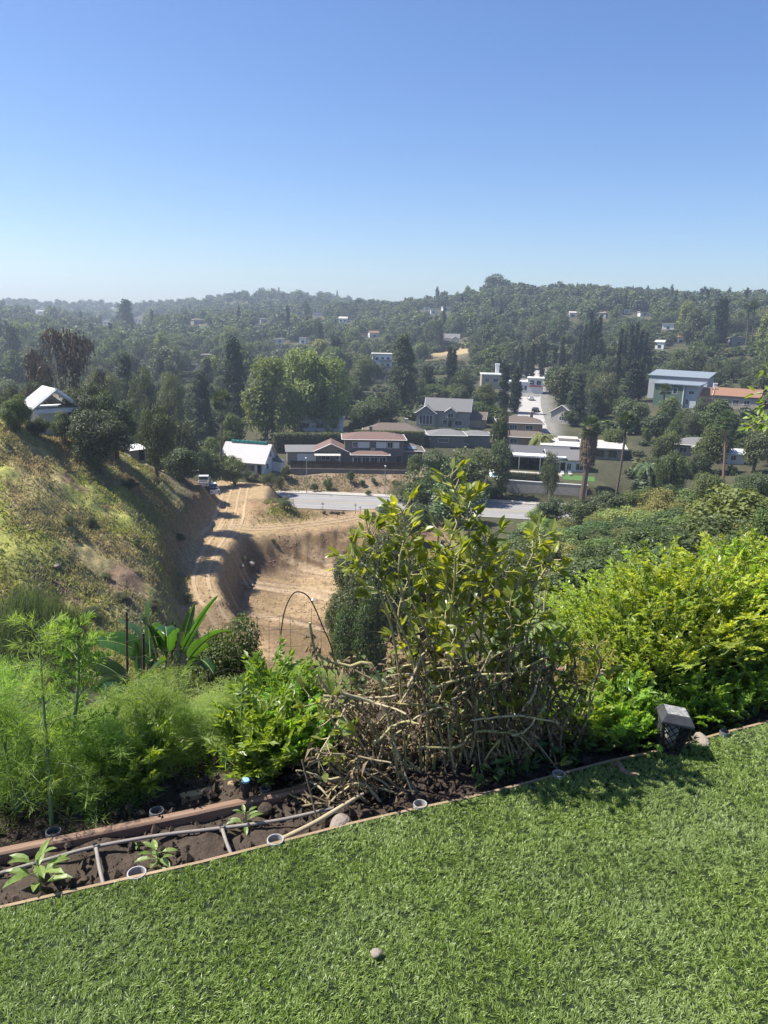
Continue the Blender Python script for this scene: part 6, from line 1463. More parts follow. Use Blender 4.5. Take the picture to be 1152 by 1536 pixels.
for i, (u, v, s_, l) in enumerate(FEN):
    q = plane(u, v, -.1); es = edge_s(q[0], q[1]); z_ = float(hz(q[0], q[1])) if es > 1.2 else -.08
    if es > 1.2: q = hit(u, v+45, 2.0); z_ = q[2]
    put('fennel', l, 'fennel', (q[0], q[1], z_), [('stems', fms[i % 3][0]), ('fronds', fms[i % 3][1])], (s_, s_, max(.12, at_r(u, FT[i], math.hypot(q[0], q[1]))[2]-z_)/.46), g.random()*6, 'feathery fennel plants')
def tall_fennel(label, L, dz, seed, head='thread'):
    g = np.random.default_rng(seed); b_ = plane(*L[0], -.06); y_ = b_[1]; pts = [b_]
    for k, (u, v) in enumerate(L[1:]): d = ray(u, v); yy = y_+dz*(k+1)/len(L[1:]); pts.append(CAM+d*(yy/d[1]))
    pts = np.array(pts)-b_; P_ = smooth_path(pts, 24); t = thing('tall_fennel', label, 'fennel', b_); st, fo = MB(), MB(); st.tube(P_, np.linspace(.0085, .0028, 24), 7)
    P, D = [], []; H = P_[-1][2]
    for i in range(34):
        s_ = .25+.75*i/33; k = int(s_*23); o_ = P_[k]; a = i*2.4+g.normal()*.3; el = g.uniform(.35, 1.1); d = np.array([math.cos(a)*math.cos(el), math.sin(a)*math.cos(el), math.sin(el)]); L_ = .19*(1.1-.55*s_)
        s = np.linspace(0, 1, 7)[:, None]; ra = o_+d*L_*s-np.array([0, 0, 1])*L_*.3*s**2; st.tube(ra, np.linspace(.0022, .0008, 7), 4, cap=False)
        for j in range(11):
            f = .15+.85*j/10; c_ = np.array([np.interp(f, s[:, 0], ra[:, q]) for q in range(3)]); nf = 7 if head == 'thread' else 5; bd = nrm(np.cross(d, rdir(1, g)[0])+d*.7); P.append(c_+bd*L_*.25*(1.1-f)*g.random(nf)[:, None]); D.append(nrm(bd+rdir(nf, g)*.7))
    P, D = np.vstack(P), np.vstack(D); n = len(P); leaves(fo, P, D, rdir(n, g), (.04 if head == 'thread' else .026)*g.uniform(.6, 1.3, n), .0014 if head == 'thread' else .006, 0, .1)
    st.build('stem', M['fennelstem'], t, smooth=True); fo.build('fronds', M['fennel'], t); return t
tall_fennel('tall fennel with a thick stem and drooping feathery top at the left', [(78, 1240), (72, 1150), (64, 1040), (58, 935)], .15, 71)
tall_fennel('tall bolting plant with a yellow green head right of the tallest fennel', [(110, 1215), (110, 1110), (118, 1010), (114, 945)], .15, 73, 'flat')

def celery_mesh(seed, h, spread, nst, lf=.034, sub=3, up=1.0):
    g = np.random.default_rng(seed); st, fo = MB(), MB(); P, D, N = [], [], []
    for i in range(nst):
        a = g.random()*6.28; q = spread*g.random()**.6; e = np.array([q*math.cos(a), q*math.sin(a), h*(1-.45*(q/spread)**2)*g.uniform(.62, 1.03)]); P_ = smooth_path([[.03*g.normal(), .03*g.normal(), -.05], [e[0]*.4, e[1]*.4, e[2]*.5], e], 9); st.tube(P_, np.linspace(.0065, .0018, 9), 5, cap=False)
        for j in range(sub):
            k = [8, 6, 4, 3, 2][j]; o_ = P_[k]; a2 = g.random()*6.28; el = g.uniform(.5, 1.45); d = nrm(np.array([math.cos(a2)*math.cos(el), math.sin(a2)*math.cos(el), math.sin(el)])+.5*nrm(e*[1, 1, 0]+1e-6)); L = g.uniform(.06, .13)
            st.tube([o_, o_+d*L], [.0022, .001], 4, cap=False); sd = nrm(np.cross(d, [0, 0, 1.])+1e-6); nn = np.cross(sd, d)
            for f, sg in ((.45, -1), (.45, 1), (.75, -1), (.75, 1), (1., 0)):
                c_ = o_+d*L*f; base = nrm(sd*sg*1.0+d*.6+.2*g.normal(size=3))
                for an in (-.75, -.3, .3, .75):                              # lobes of one leaflet
                    s2 = nrm(np.cross(base, nn)); P.append(c_); D.append(base*math.cos(an)+s2*math.sin(an)+.12*g.normal(size=3)); N.append(nn+.75*g.normal(size=3))
    P, D, N = map(np.array, (P, D, N)); n = len(P); leaves(fo, P, D, N, lf*g.uniform(.7, 1.3, n), lf*.46*g.uniform(.8, 1.2, n), 0, .12); return st, fo
cms = []
for i in range(3): a, b_ = celery_mesh(300+i, .72,  .34, 125, .029, 5); cms.append((a.mesh('celery_stalks', M['celerystem'], True), b_.mesh('celery_leaves', M['celery'])))
pms = []
for i in range(2): a, b_ = celery_mesh(320+i, .25, .18, 40, .036, 5); pms.append((a.mesh('parsley_stalks', M['celerystem'], True), b_.mesh('parsley_leaves', M['parsley'])))
CEL = [(985, 1045, 1.0, 1.0, 'bright celery plant behind the lantern'), (1085, 1018, 1.06, 1.05, 'tall yellow green celery plant right of the lantern'), (1150, 998, 1.1, 1.1, 'tall celery plant at the right edge'), (940, 1055, .95, .9, 'celery plant at the left end of the celery row'), (1040, 1030, 1.1, 1.15, 'tall celery plant in the middle of the celery row'), (1220, 1010, 1.1, 1.1, 'celery plant cut off by the right edge'), (1110, 1000, 1.15, 1.25, 'yellowest celery plant at the back of the celery row'), (905, 1000, 1.0, 1.0, 'leafy celery plant behind the wilting yellow plant'), (980, 1000, 1.1, 1.15, 'dense celery plant at the back left of the celery row')]
for i, (u, v, s_, hs_, l) in enumerate(CEL):
    q = plane(u, v, -.08); es = edge_s(q[0], q[1]); z_ = min(-.06, float(hz(q[0], q[1]))) if es > 1.2 else -.07
    put('celery_plant', l, 'celery', (q[0], q[1], max(z_, -.25)), [('stalks', cms[i % 3][0]), ('leaves', cms[i % 3][1])], (s_, s_, max(.35, at_r(u, np.interp(u, [880, 920, 1000, 1080, 1152, 1230], [900, 862, 836, 826, 816, 810])+(28 if v > 1050 else 0), math.hypot(q[0], q[1]))[2]-max(z_, -.25))/.72), g.random()*6, 'tall celery plants')
PAR = [(395, 1168, 1.0, 'bright leafy parsley left of the fallen bean stalks'), (440, 1150, .9, 'parsley plant under the left end of the bean stalks'), (215, 1190, .85, 'glossy dark parsley in front of the fennel, beside the grey pipe stub'), (930, 1120, .85, 'parsley plant left of the lantern'), (880, 1128, .8, 'parsley plant right of the bean plants'), (960, 1110, .7, 'small parsley plant touching the lantern'), (420, 1100, 1.0, 'parsley plant at the back, left of the bean plants'), (900, 1075, 1.0, 'parsley plant below the wilting yellow plant'), (1062, 1090, .7, 'low parsley behind the broken brick'), (1110, 1066, .8, 'low parsley behind the dark pipe stub, under the celery'), (1150, 1050, .8, 'low parsley at the right edge under the celery'), (1025, 1092, .7, 'low parsley right behind the lantern')]
for i, (u, v, s_, l) in enumerate(PAR):
    q = plane(u, v, -.08); put('parsley_plant', l, 'parsley', (q[0], q[1], -.07), [('stalks', pms[i % 2][0]), ('leaves', pms[i % 2][1])], s_, g.random()*6, 'low leafy parsley plants')

# bean plants
g = np.random.default_rng(81)
def bed_pt(u, v, z=-.05): return plane(u, v, z)
def at_y(u, v, y): d = ray(u, v); return CAM+d*(y/d[1])
def bean(label, spec, seed, nleaf, dead, name='bean_plant'):
    """spec: list of (path points, r0, r1, leafy from, material index)"""
    g = np.random.default_rng(seed); o0 = spec[0][0][0].copy(); t = thing(name, label, 'bean plant', o0)
    st, fo, de = MB(), MB(), MB(); P, D, N, L = [], [], [], []; DP = []
    for path, r0, r1, lf, mi in spec:
        path = smooth_path(np.array(path)-o0, 14); path += np.cumsum(g.normal(size=path.shape)*.0022, 0); k = np.linspace(r0, r1, 14)*(1+.12*g.normal(size=14)); st.tube(path, k, 6, mi)
        ln = np.linalg.norm(np.diff(path, axis=0), axis=1).sum()
        if lf < 1:
            nn = int(nleaf*ln*(1-lf))
            for i in range(nn):
                s_ = lf+(1-lf)*(i+g.random())/nn; f = s_*13; j = min(int(f), 12); c_ = path[j]+(path[j+1]-path[j])*(f-j); tn = nrm(path[min(j+1, 13)]-path[j]+1e-9)
                a = i*2.5+g.normal()*.5; side = nrm(np.cross(tn, [math.cos(a), math.sin(a), .2])); d = nrm(side+tn*g.uniform(.3, .9)); pl = g.uniform(.03, .07); st.tube([c_, c_+d*pl], [.0022, .0014], 4, mi, cap=False); e = c_+d*pl
                for q in (-1, 1, -1, 1)[:g.integers(2, 5)]:
                    s2 = nrm(np.cross(d, side+[0, 0, .6])*q+d*.7+.25*g.normal(size=3)+[0, 0, .25]); P.append(e-d*pl*.35*g.random()); D.append(s2); N.append(rdir(1, g)[0]*.6+[0, 0, 1]); L.append(g.uniform(.045, .07)*(1.05-.25*s_))
        for i in range(int(dead*ln*min(1, lf+.15))):
            f = g.random()*13*min(1, lf); j = min(int(f), 12); DP.append(path[j]+(path[j+1]-path[j])*(f-j)+.012*g.normal(size=3))
    if P: P, D, N, L = map(np.array, (P, D, N, L)); ovate(fo, P, D, N, L, L*.44, .12, .12); fo.build('leaves', M['bean'], t)
    if DP: DP = np.array(DP); n = len(DP); leaves(de, DP, np.c_[.7*g.normal(size=(n, 2)), -np.abs(g.normal(size=n))-.2], rdir(n, g), g.uniform(.025, .065, n), g.uniform(.004, .013, n), 0, .3); de.build('withered_leaves', M['deadbean'], t)
    st.build('stalks', [M['beanstem'], M['drystem'], M['darkstem']], t, smooth=True); return t
def up_stalk(bu, bv, pts, y1, r0=.006, r1=.0035, lf=.5, mi=0):
    b_ = bed_pt(bu, bv-(32 if lf < .9 else 8)); n = len(pts); return ([b_]+[at_y(u, v, b_[1]+(y1-b_[1])*(i+1)/n) for i, (u, v) in enumerate(pts)], r0, r1, lf, mi)
yb = bed_pt(680, 1180)[1]
A = [up_stalk(690, 1185, [(700, 1000), (668, 860), (690, 770), (672, 712)], yb+.06, .0065, .003, .42), up_stalk(672, 1190, [(690, 1000), (708, 880), (706, 800), (700, 745)], yb+.1, .006, .003, .4),
     up_stalk(640, 1192, [(640, 1010), (600, 880), (608, 800), (600, 762)], yb+.05, .0065, .003, .42), up_stalk(630, 1190, [(622, 1000), (575, 880), (560, 810), (552, 790)], yb+.08, .006, .003, .45), up_stalk(650, 1190, [(655, 1000), (618, 890), (612, 830), (590, 780)], yb+.15, .006, .003, .4),
     up_stalk(712, 1180, [(720, 1000), (728, 880), (740, 830), (745, 800)], yb+.1, .006, .003, .4), up_stalk(740, 1175, [(760, 1010), (765, 900), (795, 830), (802, 800)], yb+.05, .006, .0028, .48), up_stalk(745, 1172, [(775, 1000), (790, 900), (820, 850), (828, 830)], yb+.12, .006, .0028, .48),
     up_stalk(610, 1195, [(600, 1000), (580, 900), (545, 850), (528, 830)], yb, .006, .003, .5), up_stalk(700, 1182, [(672, 1000), (640, 900), (650, 840), (655, 790)], yb+.2, .006, .003, .38)]
for i in range(11):
    bu = g.uniform(570, 790); bv = 1206-(bu-570)*.17-g.uniform(5, 40); tu = bu*.82+120+g.normal()*34; tv = g.uniform(800, 930)+abs(tu-680)*.35
    A.append(up_stalk(bu, bv, [(bu*.7+tu*.3+g.normal()*16, bv*.55+tv*.45), (tu+g.normal()*14, tv*.75+bv*.25), (tu, tv)], yb+g.uniform(-.1, .35), .0058, .003, .3))
bean('tall bean plants with yellow green leafy tops standing above the dry stalks', A, 83, 42, 30)
Bs = []
for i in range(46):
    bu = g.uniform(540, 800); bv = 1212-(bu-540)*.185-g.uniform(0, 55); y0 = bed_pt(bu, bv)[1]; sgn = -1 if g.random() < .68 else 1
    ku = bu+sgn*g.uniform(0, 60); kv = g.uniform(990, 1100)+abs(ku-690)*.4; eu = ku+sgn*g.uniform(10, 95); ev = kv+g.uniform(-50, 100); dy = g.uniform(-.16, .16)
    eu = np.clip(eu, 470, 850); Bs.append(up_stalk(bu, bv, [(bu+sgn*8, bv*.5+kv*.5), (ku, kv), ((ku+eu)/2, (kv+ev)/2-8), (eu, ev)], max(y0+dy, edge_y((eu-576)/1138*2.4)+.08), g.uniform(.0036, .006), .0028, (.5 if i % 3 == 0 else .97), int(g.choice([0, 0, 1, 1, 1, 2]))))
for i in range(30):                                                       # broken pieces lodged across the others
    cu, cv = g.uniform(500, 830), g.uniform(960, 1165); cv = min(max(cv, 965+abs(cu-690)*.55), 1190-(cu-540)*.18); an = g.normal()*.7+(.35 if cu < 690 else -.35); L_ = g.uniform(22, 75); yy = yb+g.uniform(-.2, .2); du_, dv_ = math.cos(an)*L_, math.sin(an)*L_
    yy = max(yy, edge_y((cu-576)/1138*2.5)+.07); bb = g.normal()*9; Bs.append(([at_y(cu-du_, cv-dv_, yy), at_y(cu, cv+bb, yy+.02), at_y(cu+du_, cv+dv_, yy+.05*g.normal())], g.uniform(.0035, .0065), .003, .985, int(g.choice([0, 0, 1, 1, 1, 2]))))
Bs.append(up_stalk(600, 1190, [(570, 1010), (520, 1000), (480, 985), (470, 940)], yb-.1, .007, .005, .97, 0)); Bs.append(up_stalk(760, 1160, [(800, 1110), (720, 1092), (690, 1117), (630, 1115)], yb-.12, .006, .004, .97, 0)); Bs.append(up_stalk(700, 1165, [(715, 1060), (690, 1010), (665, 985)], yb-.15, .007, .005, .97, 1))
bean('dense thicket of bent and withered bean stalks under the leafy tops', Bs, 85, 24, 130)
Cs = []
for i in range(46):
    bu = g.uniform(500, 640); bv = 1228-(bu-500)*.2-g.uniform(0, 45); y0 = bed_pt(bu, bv)[1]; L_ = g.uniform(60, 160); an = g.uniform(-.25, .55)
    e = (bu-L_*math.cos(an), bv-L_*math.sin(an)*.8+g.uniform(-10, 10)); e = (max(e[0], 432), min(e[1], 1212)); kx_ = (bu*.5+e[0]*.5, (bv+e[1])/2-g.uniform(0, 40)); Cs.append(up_stalk(bu, bv, [kx_, e], y0+g.uniform(-.06, .2), g.uniform(.004, .006), .003, .98, int(g.choice([0, 0, 1, 1, 1, 2]))))
bean('heap of fallen dry bean stalks lying over the bed at the left', Cs, 87, 20, 90)
Ds = []
for i, (bu, bv, L) in enumerate(((845, 1150, [(870, 1080), (900, 1000), (893, 965)]), (830, 1160, [(842, 1090), (880, 1030), (905, 1000)]), (815, 1160, [(815, 1100), (835, 1050), (868, 1000), (858, 970)]), (800, 1165, [(818, 1080), (800, 1030), (790, 960), (770, 900)]), (868, 1150, [(872, 1090), (888, 1040)]), (860, 1152, [(850, 1080), (828, 1020), (838, 975)]), (780, 1168, [(790, 1080), (770, 1010), (760, 940)]), (825, 1158, [(810, 1070), (826, 1000), (845, 940)]))):
    Ds.append(up_stalk(bu, bv, L, yb+.12, .0062, .0035, .8, int(i % 3)))
for i in range(22):
    bu = g.uniform(755, 850); bv = 1172-(bu-755)*.2; tu = bu+g.normal()*30+12; tv = g.uniform(905, 1060); Ds.append(up_stalk(bu, bv, [((bu+tu)/2+g.normal()*16, (bv+tv)/2+20), (tu+g.normal()*12, tv+35), (tu, tv)], yb+g.uniform(.05, .3), .0048, .0026, (.62 if i % 2 else .97), int(i % 3)))
bean('bent dark bean stalks leaning at the right end of the bean row', Ds, 89, 40, 110)
m = MB(); t = thing('dry_stick', 'pale dry stalk lying from a pipe ring into the fallen bean stalks', 'stick', (0, 0, 0)); m.tube(smooth_path(px_path([(424, 1258), (470, 1235), (505, 1214), (545, 1190)], [-.01, .0, .02, .04]), 20), np.linspace(.009, .006, 20), 7); m.build('stalk', M['drystem'], t, smooth=True)
m = MB(); t = thing('dry_stick', 'thin reddish stick standing upright at the left of the bean heap', 'stick', (0, 0, 0)); b_ = bed_pt(478, 1242); m.tube(smooth_path([b_, at_y(466, 1190, b_[1]+.05), at_y(453, 1140, b_[1]+.08)], 12), .004, 6); m.build('stalk', M['bark'], t, smooth=True)
for i, (u0, v0, u1, v1) in enumerate(((790, 1020, 816, 862), (812, 1010, 818, 870), (775, 1010, 800, 905))):
    m = MB(); b_ = plane(u0, v0+70, -.1); t = thing('dry_stalk', ['long tan dry stalk leaning right behind the bean tops', 'upright tan dry stalk crossing the leaning one', 'short tan dry stalk left of the crossing stalks'][i], 'stalk', b_, 0, 'tan stalks behind the bean tops'); m.tube(smooth_path(np.array([b_, at_y((u0+u1)/2, (v0+v1)/2, b_[1]+.05), at_y(u1, v1, b_[1]+.1)])-b_, 10), np.linspace(.004, .002, 10), 5); m.build('stem', M['drystem'], t)

# seedlings
def seedling(label, u, v, h, nl, L, seed):
    g = np.random.default_rng(seed); b_ = plane(u, v, -.05); t = thing('pepper_seedling', label, 'seedling', b_, 0, 'leafy seedlings in the bed'); st, fo = MB(), MB(); st.tube([(0, 0, -.03), (.004, 0, h*.5), (0, .004, h)], [.004, .0035, .0022], 6); P, D, N = [], [], []
    for i in range(nl):
        z = h*(.25+.78*i/nl); a = i*2.4+g.normal()*.3; el = g.uniform(-.1, .6)+.5*(i/nl); d = np.array([math.cos(a)*math.cos(el), math.sin(a)*math.cos(el), math.sin(el)]); e = np.array([0, 0, z])+d*L*.35; st.tube([(0, 0, z), e], [.0016, .001], 4, cap=False); P.append(e); D.append(d); N.append([-d[0]*.3, -d[1]*.3, 1])
    ln = L*g.uniform(.7, 1.15, nl)*np.linspace(1.05, .75, nl); ovate(fo, np.array(P), np.array(D), np.array(N), ln, ln*.42, .35, .15); st.build('stem', M['celerystem'], t, smooth=True); fo.build('leaves', M['pepper'], t); return t
seedling('leafy pale green seedling with long drooping leaves at the left edge', 60, 1342, .12, 14, .075, 91)
seedling('pale green seedling beside the pipe ring at the turf edge', 236, 1303, .065, 11, .05, 92)
seedling('small green seedling in front of the sprinkler', 368, 1246, .07, 10, .045, 93)
seedling('tiny seedling on the soil left of the hose branch', 206, 1272, .02, 5, .018, 94)
# wilting yellow plant, lavender
def thin_tuft(name, label, cat, p, n, h, sp_, w_, mat, seed, droop=.2):
    g = np.random.default_rng(seed); t = thing(name, label, cat, p); m = MB(); s_ = MB()
    for i in range(n):
        a = g.random()*6.28; q = sp_*g.random()**.5; e = np.array([q*math.cos(a), q*math.sin(a), h*g.uniform(.55, 1)]); b_ = e*[.25, .25, 0]; P_ = smooth_path([b_, (b_+e)/2+[0, 0, .02], e], 6); s_.tube(P_, np.linspace(.0022, .001, 6), 4, cap=False)
        k = 16; f = g.random(k)[:, None]; c_ = P_[2]+(P_[5]-P_[2])*f; leaves(m, c_, nrm(rdir(k, g)*.8+nrm(e)*.7-[0, 0, droop]), rdir(k, g), g.uniform(.02, .045, k), w_, 0, .15)
    s_.build('stems', M[mat], t); m.build('leaves', M[mat], t); return t
q = hit(800, 1015, 3.0); thin_tuft('lavender', 'grey green lavender tuft behind the right side of the bean plants', 'lavender', (q[0], q[1], q[2]-.02), 150, 1.02*max(.4, at_r(800, 890, math.hypot(q[0], q[1]))[2]-q[2]), .28, .003, 'greygrass', 95)
q = plane(882, 1085, -.08); thin_tuft('wilting_plant', 'wilting yellow plant with thin drooping leaves left of the celery', 'plant', (q[0], q[1], -.08), 46, .42, .12, .006, 'wilting', 96, .7)
# green weeds under the garden on the steep slope
M['under'] = leafmat('undergrowth_leaf', (.045, .10, .025), (.10, .17, .045), .35, rough=.45, spec=.4, objvar=0, c3=(.12, .14, .04), nscale=1.5)
g = np.random.default_rng(97); n = 60000; t_ = g.uniform(-7, 13, n); s_ = .55+9*g.random(n)**1.6; X, Y = E0[0]+ED[0]*t_+EN[0]*s_, E0[1]+ED[1]*t_+EN[1]*s_; kk = (Y > edge_y(X)+.4) & ~((s_ < .95) & (t_ < 1.6)) & (fbm(X*1.3, Y*1.3, 98) > .42); X, Y, s_ = X[kk], Y[kk], s_[kk]; n = len(X)
hh = .02+.26*g.random(n)**2*(.5+fbm(X*2, Y*2, 99)); t2, s2 = g.uniform(1.55, 6.5, 9000), g.uniform(.07, .7, 9000); X2, Y2 = E0[0]+ED[0]*t2+EN[0]*s2, E0[1]+ED[1]*t2+EN[1]*s2; k2 = (Y2 > edge_y(X2)+.05); X, Y, s_ = np.r_[X, X2[k2]], np.r_[Y, Y2[k2]], np.r_[s_, s2[k2]]; hh = np.r_[hh, .09*g.random(int(k2.sum()))**1.5]; n = len(X)
P = np.c_[X, Y, np.where(s_ < 1.0, -.05, hz(X, Y))+hh]; m = MB(); leaves(m, P, np.c_[g.normal(size=(n, 2)), .5*g.normal(size=n)], np.c_[.5*g.normal(size=(n, 2)), np.ones(n)], .03+.04*g.random(n), .014+.02*g.random(n), 0, .12); o = m.build('undergrowth', M['under']); tag(o, 'low green weeds growing between and below the garden plants', 'weeds', kind='stuff')

# banana plants
def banana_leaf(p0, d, L, W, droop, seed, tw=0., torn=.3):
    g = np.random.default_rng(seed); m = MB(); n = 22; s = np.linspace(0, 1, n); d = nrm(np.array(d, float)); P_ = p0+np.outer(s*L, d)-np.outer(s**2*L*droop, [0, 0, 1.]); T = nrm(np.gradient(P_, axis=0)); S_ = nrm(np.cross(T, [0, 0, 1.])); S_ = nrm(S_*math.cos(tw)+np.cross(S_, T)*math.sin(tw)); N_ = np.cross(S_, T); w_ = W*.5*np.clip(np.sin(np.pi*np.clip((s-.14)/.86, 0, 1)**.7)**.6, .03, 1)
    m.tube(P_, np.linspace(.014, .004, n), 5, 1)
    for sg in (-1, 1):
        i = 1
        while i < n-1:
            k = int(g.integers(2, 6)) if g.random() < torn else 8; j = min(i+k, n-1); a = P_[i:j+1]; o_ = a+S_[i:j+1]*(w_[i:j+1]*sg*(.82+.2*g.random()))[:, None]+N_[i:j+1]*(w_[i:j+1]*(.35-.5*g.random()))[:, None]-T[i:j+1]*.012*g.random(); mdl = a+S_[i:j+1]*(w_[i:j+1]*sg*.5)[:, None]+N_[i:j+1]*(w_[i:j+1]*.24)[:, None]; c_ = j-i+1; v = np.vstack([a, mdl, o_]); m.add(v, [[r*c_+q, r*c_+q+1, (r+1)*c_+q+1, (r+1)*c_+q] for r in range(2) for q in range(c_-1)], 0); i = j
    return m
def px_dir(p0, u, v, r): return at_r(u, v, r)-p0
def banana_plant(label, u, vb, r, tipl, seed):
    b_ = on(u, r); t = thing('banana_plant', label, 'banana plant', b_, 0, 'banana plants below the fence'); m = MB(); head = at_r(u, vb, r)-b_; m.tube([(0, 0, -.2), head*.5, head], [.09, .075, .05], 9); m.build('stem', M['bananastem'], t, smooth=True)
    for i, (tu, tv, w_, dr, tw, rr) in enumerate(tipl):
        e = at_r(tu, tv, r+rr)-b_-head; L = np.linalg.norm(e); e2 = e+np.array([0, 0, L*dr]); banana_leaf(head, e2, np.linalg.norm(e2), w_, dr*L/np.linalg.norm(e2), seed+i, tw).build('leaf', [M['banana'], M['celerystem']], t, smooth=True)
def banana_clump(label, u, r, stems, lv, seed):
    b_ = on(u, r); t = thing('banana_plant', label, 'banana plant', b_, 0, 'banana plants below the fence')
    for su, sv in stems: q = on(su, r)-b_; e = at_r(su, sv, r)-b_; m = MB(); m.tube([q-[0, 0, .2], (q+e)/2, e], [.075, .06, .035], 9); m.build('stem', M['bananastem'], t, smooth=True)
    for i, (su, sv, tu, tv, w_, dr, tw, rr) in enumerate(lv):
        a = at_r(su, sv, r)-b_; e = at_r(tu, tv, r+rr)-b_-a; L = np.linalg.norm(e); dr = dr+.22; e2 = e+np.array([0, 0, L*dr]); banana_leaf(a, e2, np.linalg.norm(e2), w_*1.12, dr*L/np.linalg.norm(e2), seed+i, tw, .75).build('leaf', [M['banana'], M['celerystem']], t, smooth=True)
banana_clump('banana plant with broad torn leaves left of the dark shrub', 255, 8.6, [(245, 1000), (272, 995), (225, 990)], [(248, 1008, 132, 962, .30, .35, .5, .1), (240, 1000, 176, 930, .26, .35, -.6, .6), (226, 985, 222, 898, .22, .25, 1.2, .3), (236, 985, 214, 935, .30, .5, .9, -.5), (262, 1000, 328, 892, .12, .06, 1.2, .2), (268, 1000, 292, 905, .16, .12, -1.1, .5), (275, 1002, 352, 948, .24, .45, .5, -.3), (258, 990, 262, 935, .20, .3, 1.3, -.4), (282, 1004, 320, 1010, .26, .6, .3, -.6), (250, 1000, 250, 955, .26, .7, .2, -.9)], 120)
banana_clump('banana plant with hanging leaves at the left of the wire fence', 205, 7.6, [(208, 1045), (190, 1040)], [(205, 1040, 126, 992, .26, .35, .5, .1), (200, 1045, 140, 1040, .22, .5, .8, -.3), (195, 1040, 160, 1058, .26, .5, .3, -.6), (210, 1035, 250, 990, .22, .3, .9, .3), (208, 1035, 204, 962, .20, .2, -1.0, .5)], 140)
b_ = on(400, 7.5); t = thing('banana_plant', 'single banana leaf arching over the weeds beside the wire hoop', 'banana plant', b_); m = MB(); q = at_r(418, 1055, 7.5)-b_; m.tube([(0, 0, -.1), q], [.03, .02], 6); m.build('stem', M['bananastem'], t); e = at_r(362, 1058, 7.3)-b_-q; banana_leaf(q, e+[0, 0, .08], np.linalg.norm(e), .22, .2, 160).build('leaf', [M['banana'], M['celerystem']], t, smooth=True)
# shrubs behind the fence
tree_px('shrub', 342, 885, 78, 'dark glossy upright shrub right of the banana plants', r=9.0, parts=True)
plant2('shrub_light', on(258, 7.2), at_r(258, 1003, 7.2)[2]-on(258, 7.2)[2], .30, 'small round yellow green shrub under the banana leaves')
tree_px('scrub', 985, 800, 40, 'mound of brown tangled creeper behind the celery', r=19)
# wire fence, hoop
M['rebar'] = nm('rusty_rebar', (.05, .035, .028), (.10, .065, .045), 20, .85, .3, .003)
F0, F1 = on(95, 5.6), on(560, 5.4); t = thing('wire_fence', 'thin wire mesh fence on rusty posts across the slope below the garden', 'fence', (0, 0, 0)); dF = F1-F0
def fence_pt(s_, h): p = F0+dF*s_; return np.array([p[0], p[1], float(hz(p[0], p[1]))+h])
m = MB(); g = np.random.default_rng(131)
for s_ in np.linspace(0, 1, 24): b0 = g.normal()*.01; m.tube([fence_pt(s_, 0), fence_pt(s_+b0*.3, .5)+[0, b0*2, 0], fence_pt(s_+b0*.5, 1.0)+[0, b0, 0]], .0013, 4, cap=False)
for h in np.linspace(.1, 1.0, 8): m.tube([fence_pt(s_, h+.012*g.normal()) for s_ in np.linspace(0, 1, 20)], .0013, 4, cap=False)
m.build('wire_mesh', M['wire'], t)
for u, vt in ((189, 918), (214, 950), (311, 1005)):
    b_ = on(u, 5.55); e = at_r(u+1, vt, 5.55); m = MB(); m.tube([b_-[0, 0, .2], (b_+e)/2+[.008, 0, 0], e], .008 if u != 214 else .010, 7); m.build('post', M['rebar'], t)
hp_ = on(416, 5.1); P_ = [hp_]+[at_r(u, v, 5.1+q) for u, v, q in ((418, 1000, 0), (424, 930, .02), (436, 895, .05), (450, 888, .1), (466, 900, .15), (484, 940, .2), (500, 985, .25))]; P_.append(np.array([*P_[-1][:2]+[.05, .02], hz(P_[-1][0], P_[-1][1])]))
m = MB(); m.tube(smooth_path(P_, 48), .005, 7); t = thing('wire_hoop', 'dark thin hoop of bent rod standing on the slope in front of the dirt plot', 'hoop', (0, 0, 0)); m.build('rod', M['rebar'], t, smooth=True)
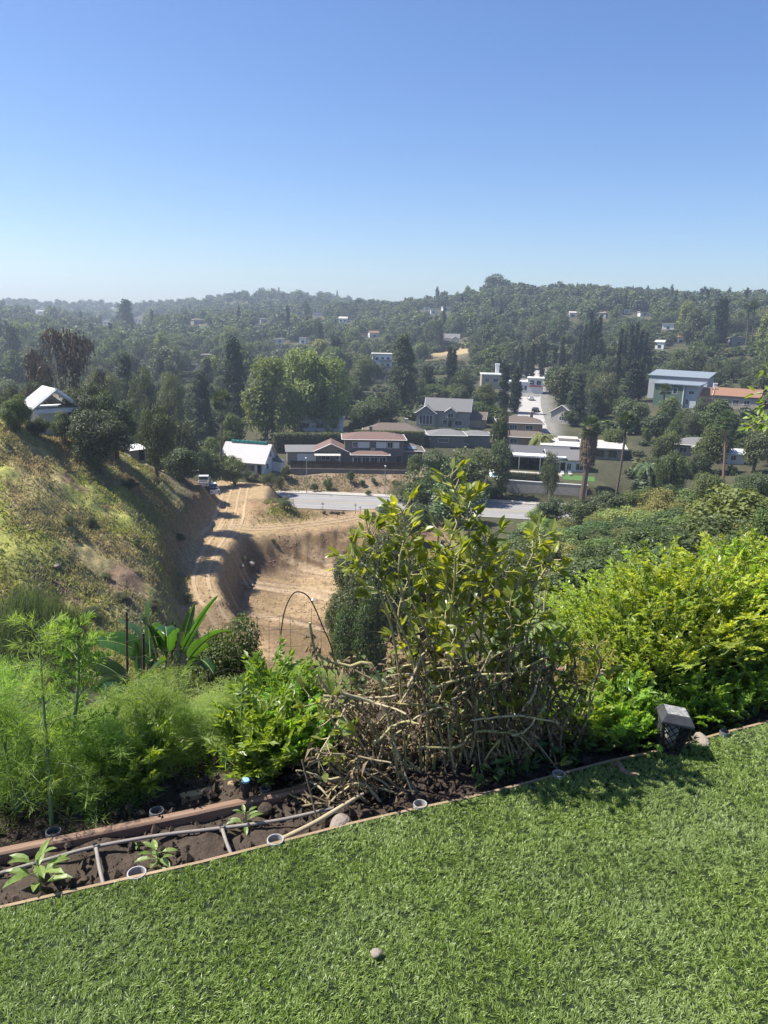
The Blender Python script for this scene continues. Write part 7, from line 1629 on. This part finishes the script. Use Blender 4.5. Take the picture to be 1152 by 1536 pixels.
m = MB(); m.lathe([(.001, -.015), (.014, 0), (.001, .015)], at_r(469, 900, 5.24), 8); m.build('tie', M['trim'], t)
# overhanging branch at the right edge
g = np.random.default_rng(141); b_ = on(1330, 5.0); t = thing('overhanging_tree', 'leafy light green branch reaching in at the right edge', 'tree', b_); st, fo = MB(), MB(); P0 = at_r(1300, 640, 5.0)-b_; st.tube([(0, 0, -.2), P0*.6, P0, at_r(1290, 480, 5.0)-b_], [.07, .06, .045, .02], 8); P, D, N = [], [], []
for (u, v) in ((1128, 625), (1135, 590), (1148, 555), (1150, 640), (1170, 600), (1120, 640), (1160, 660), (1180, 560), (1142, 608)):
    e = at_r(u, v, 4.7+g.uniform(-.2, .3))-b_; P_ = smooth_path([P0+[0, 0, .3*g.normal()], (P0+e)/2+[0, 0, .06], e], 14); st.tube(P_, np.linspace(.012, .002, 14), 5, cap=False)
    for i in range(34): f = 5+8*g.random(); j = min(int(f), 12); c_ = P_[j]+(P_[j+1]-P_[j])*(f-j); d = nrm(rdir(1, g)[0]+nrm(e-P0)*.6-[0, 0, .2]); P.append(c_+d*.015); D.append(d); N.append(rdir(1, g)[0]*.7+[0, 0, 1])
P, D, N = map(np.array, (P, D, N)); ln = g.uniform(.035, .06, len(P)); ovate(fo, P, D, N, ln, ln*.5, .15, .1); st.build('branches', M['bark_pale'], t, smooth=True); fo.build('leaves', leafmat('light_branch_leaf', (.13, .22, .045), (.20, .29, .07), .42, tcol=(1.8, 1.7, .5), rough=.4), t)

# ------------------------------------------------------------------ haze
m = MB(); m.box(-2750, 2750, -2750, 2750, -60, 92); mh, nt, b, out = _mat('valley_haze'); nt.nodes.remove(b)
pv = nt.nodes.new('ShaderNodeVolumePrincipled'); pv.inputs['Color'].default_value = (.76, .87, 1.0, 1); pv.inputs['Density'].default_value = HAZE; pv.inputs['Anisotropy'].default_value = .35; nt.links.new(pv.outputs[0], out.inputs['Volume'])
o = m.build('haze', mh); tag(o, kind='stuff', label='pale blue haze filling the valley air', cat='haze')
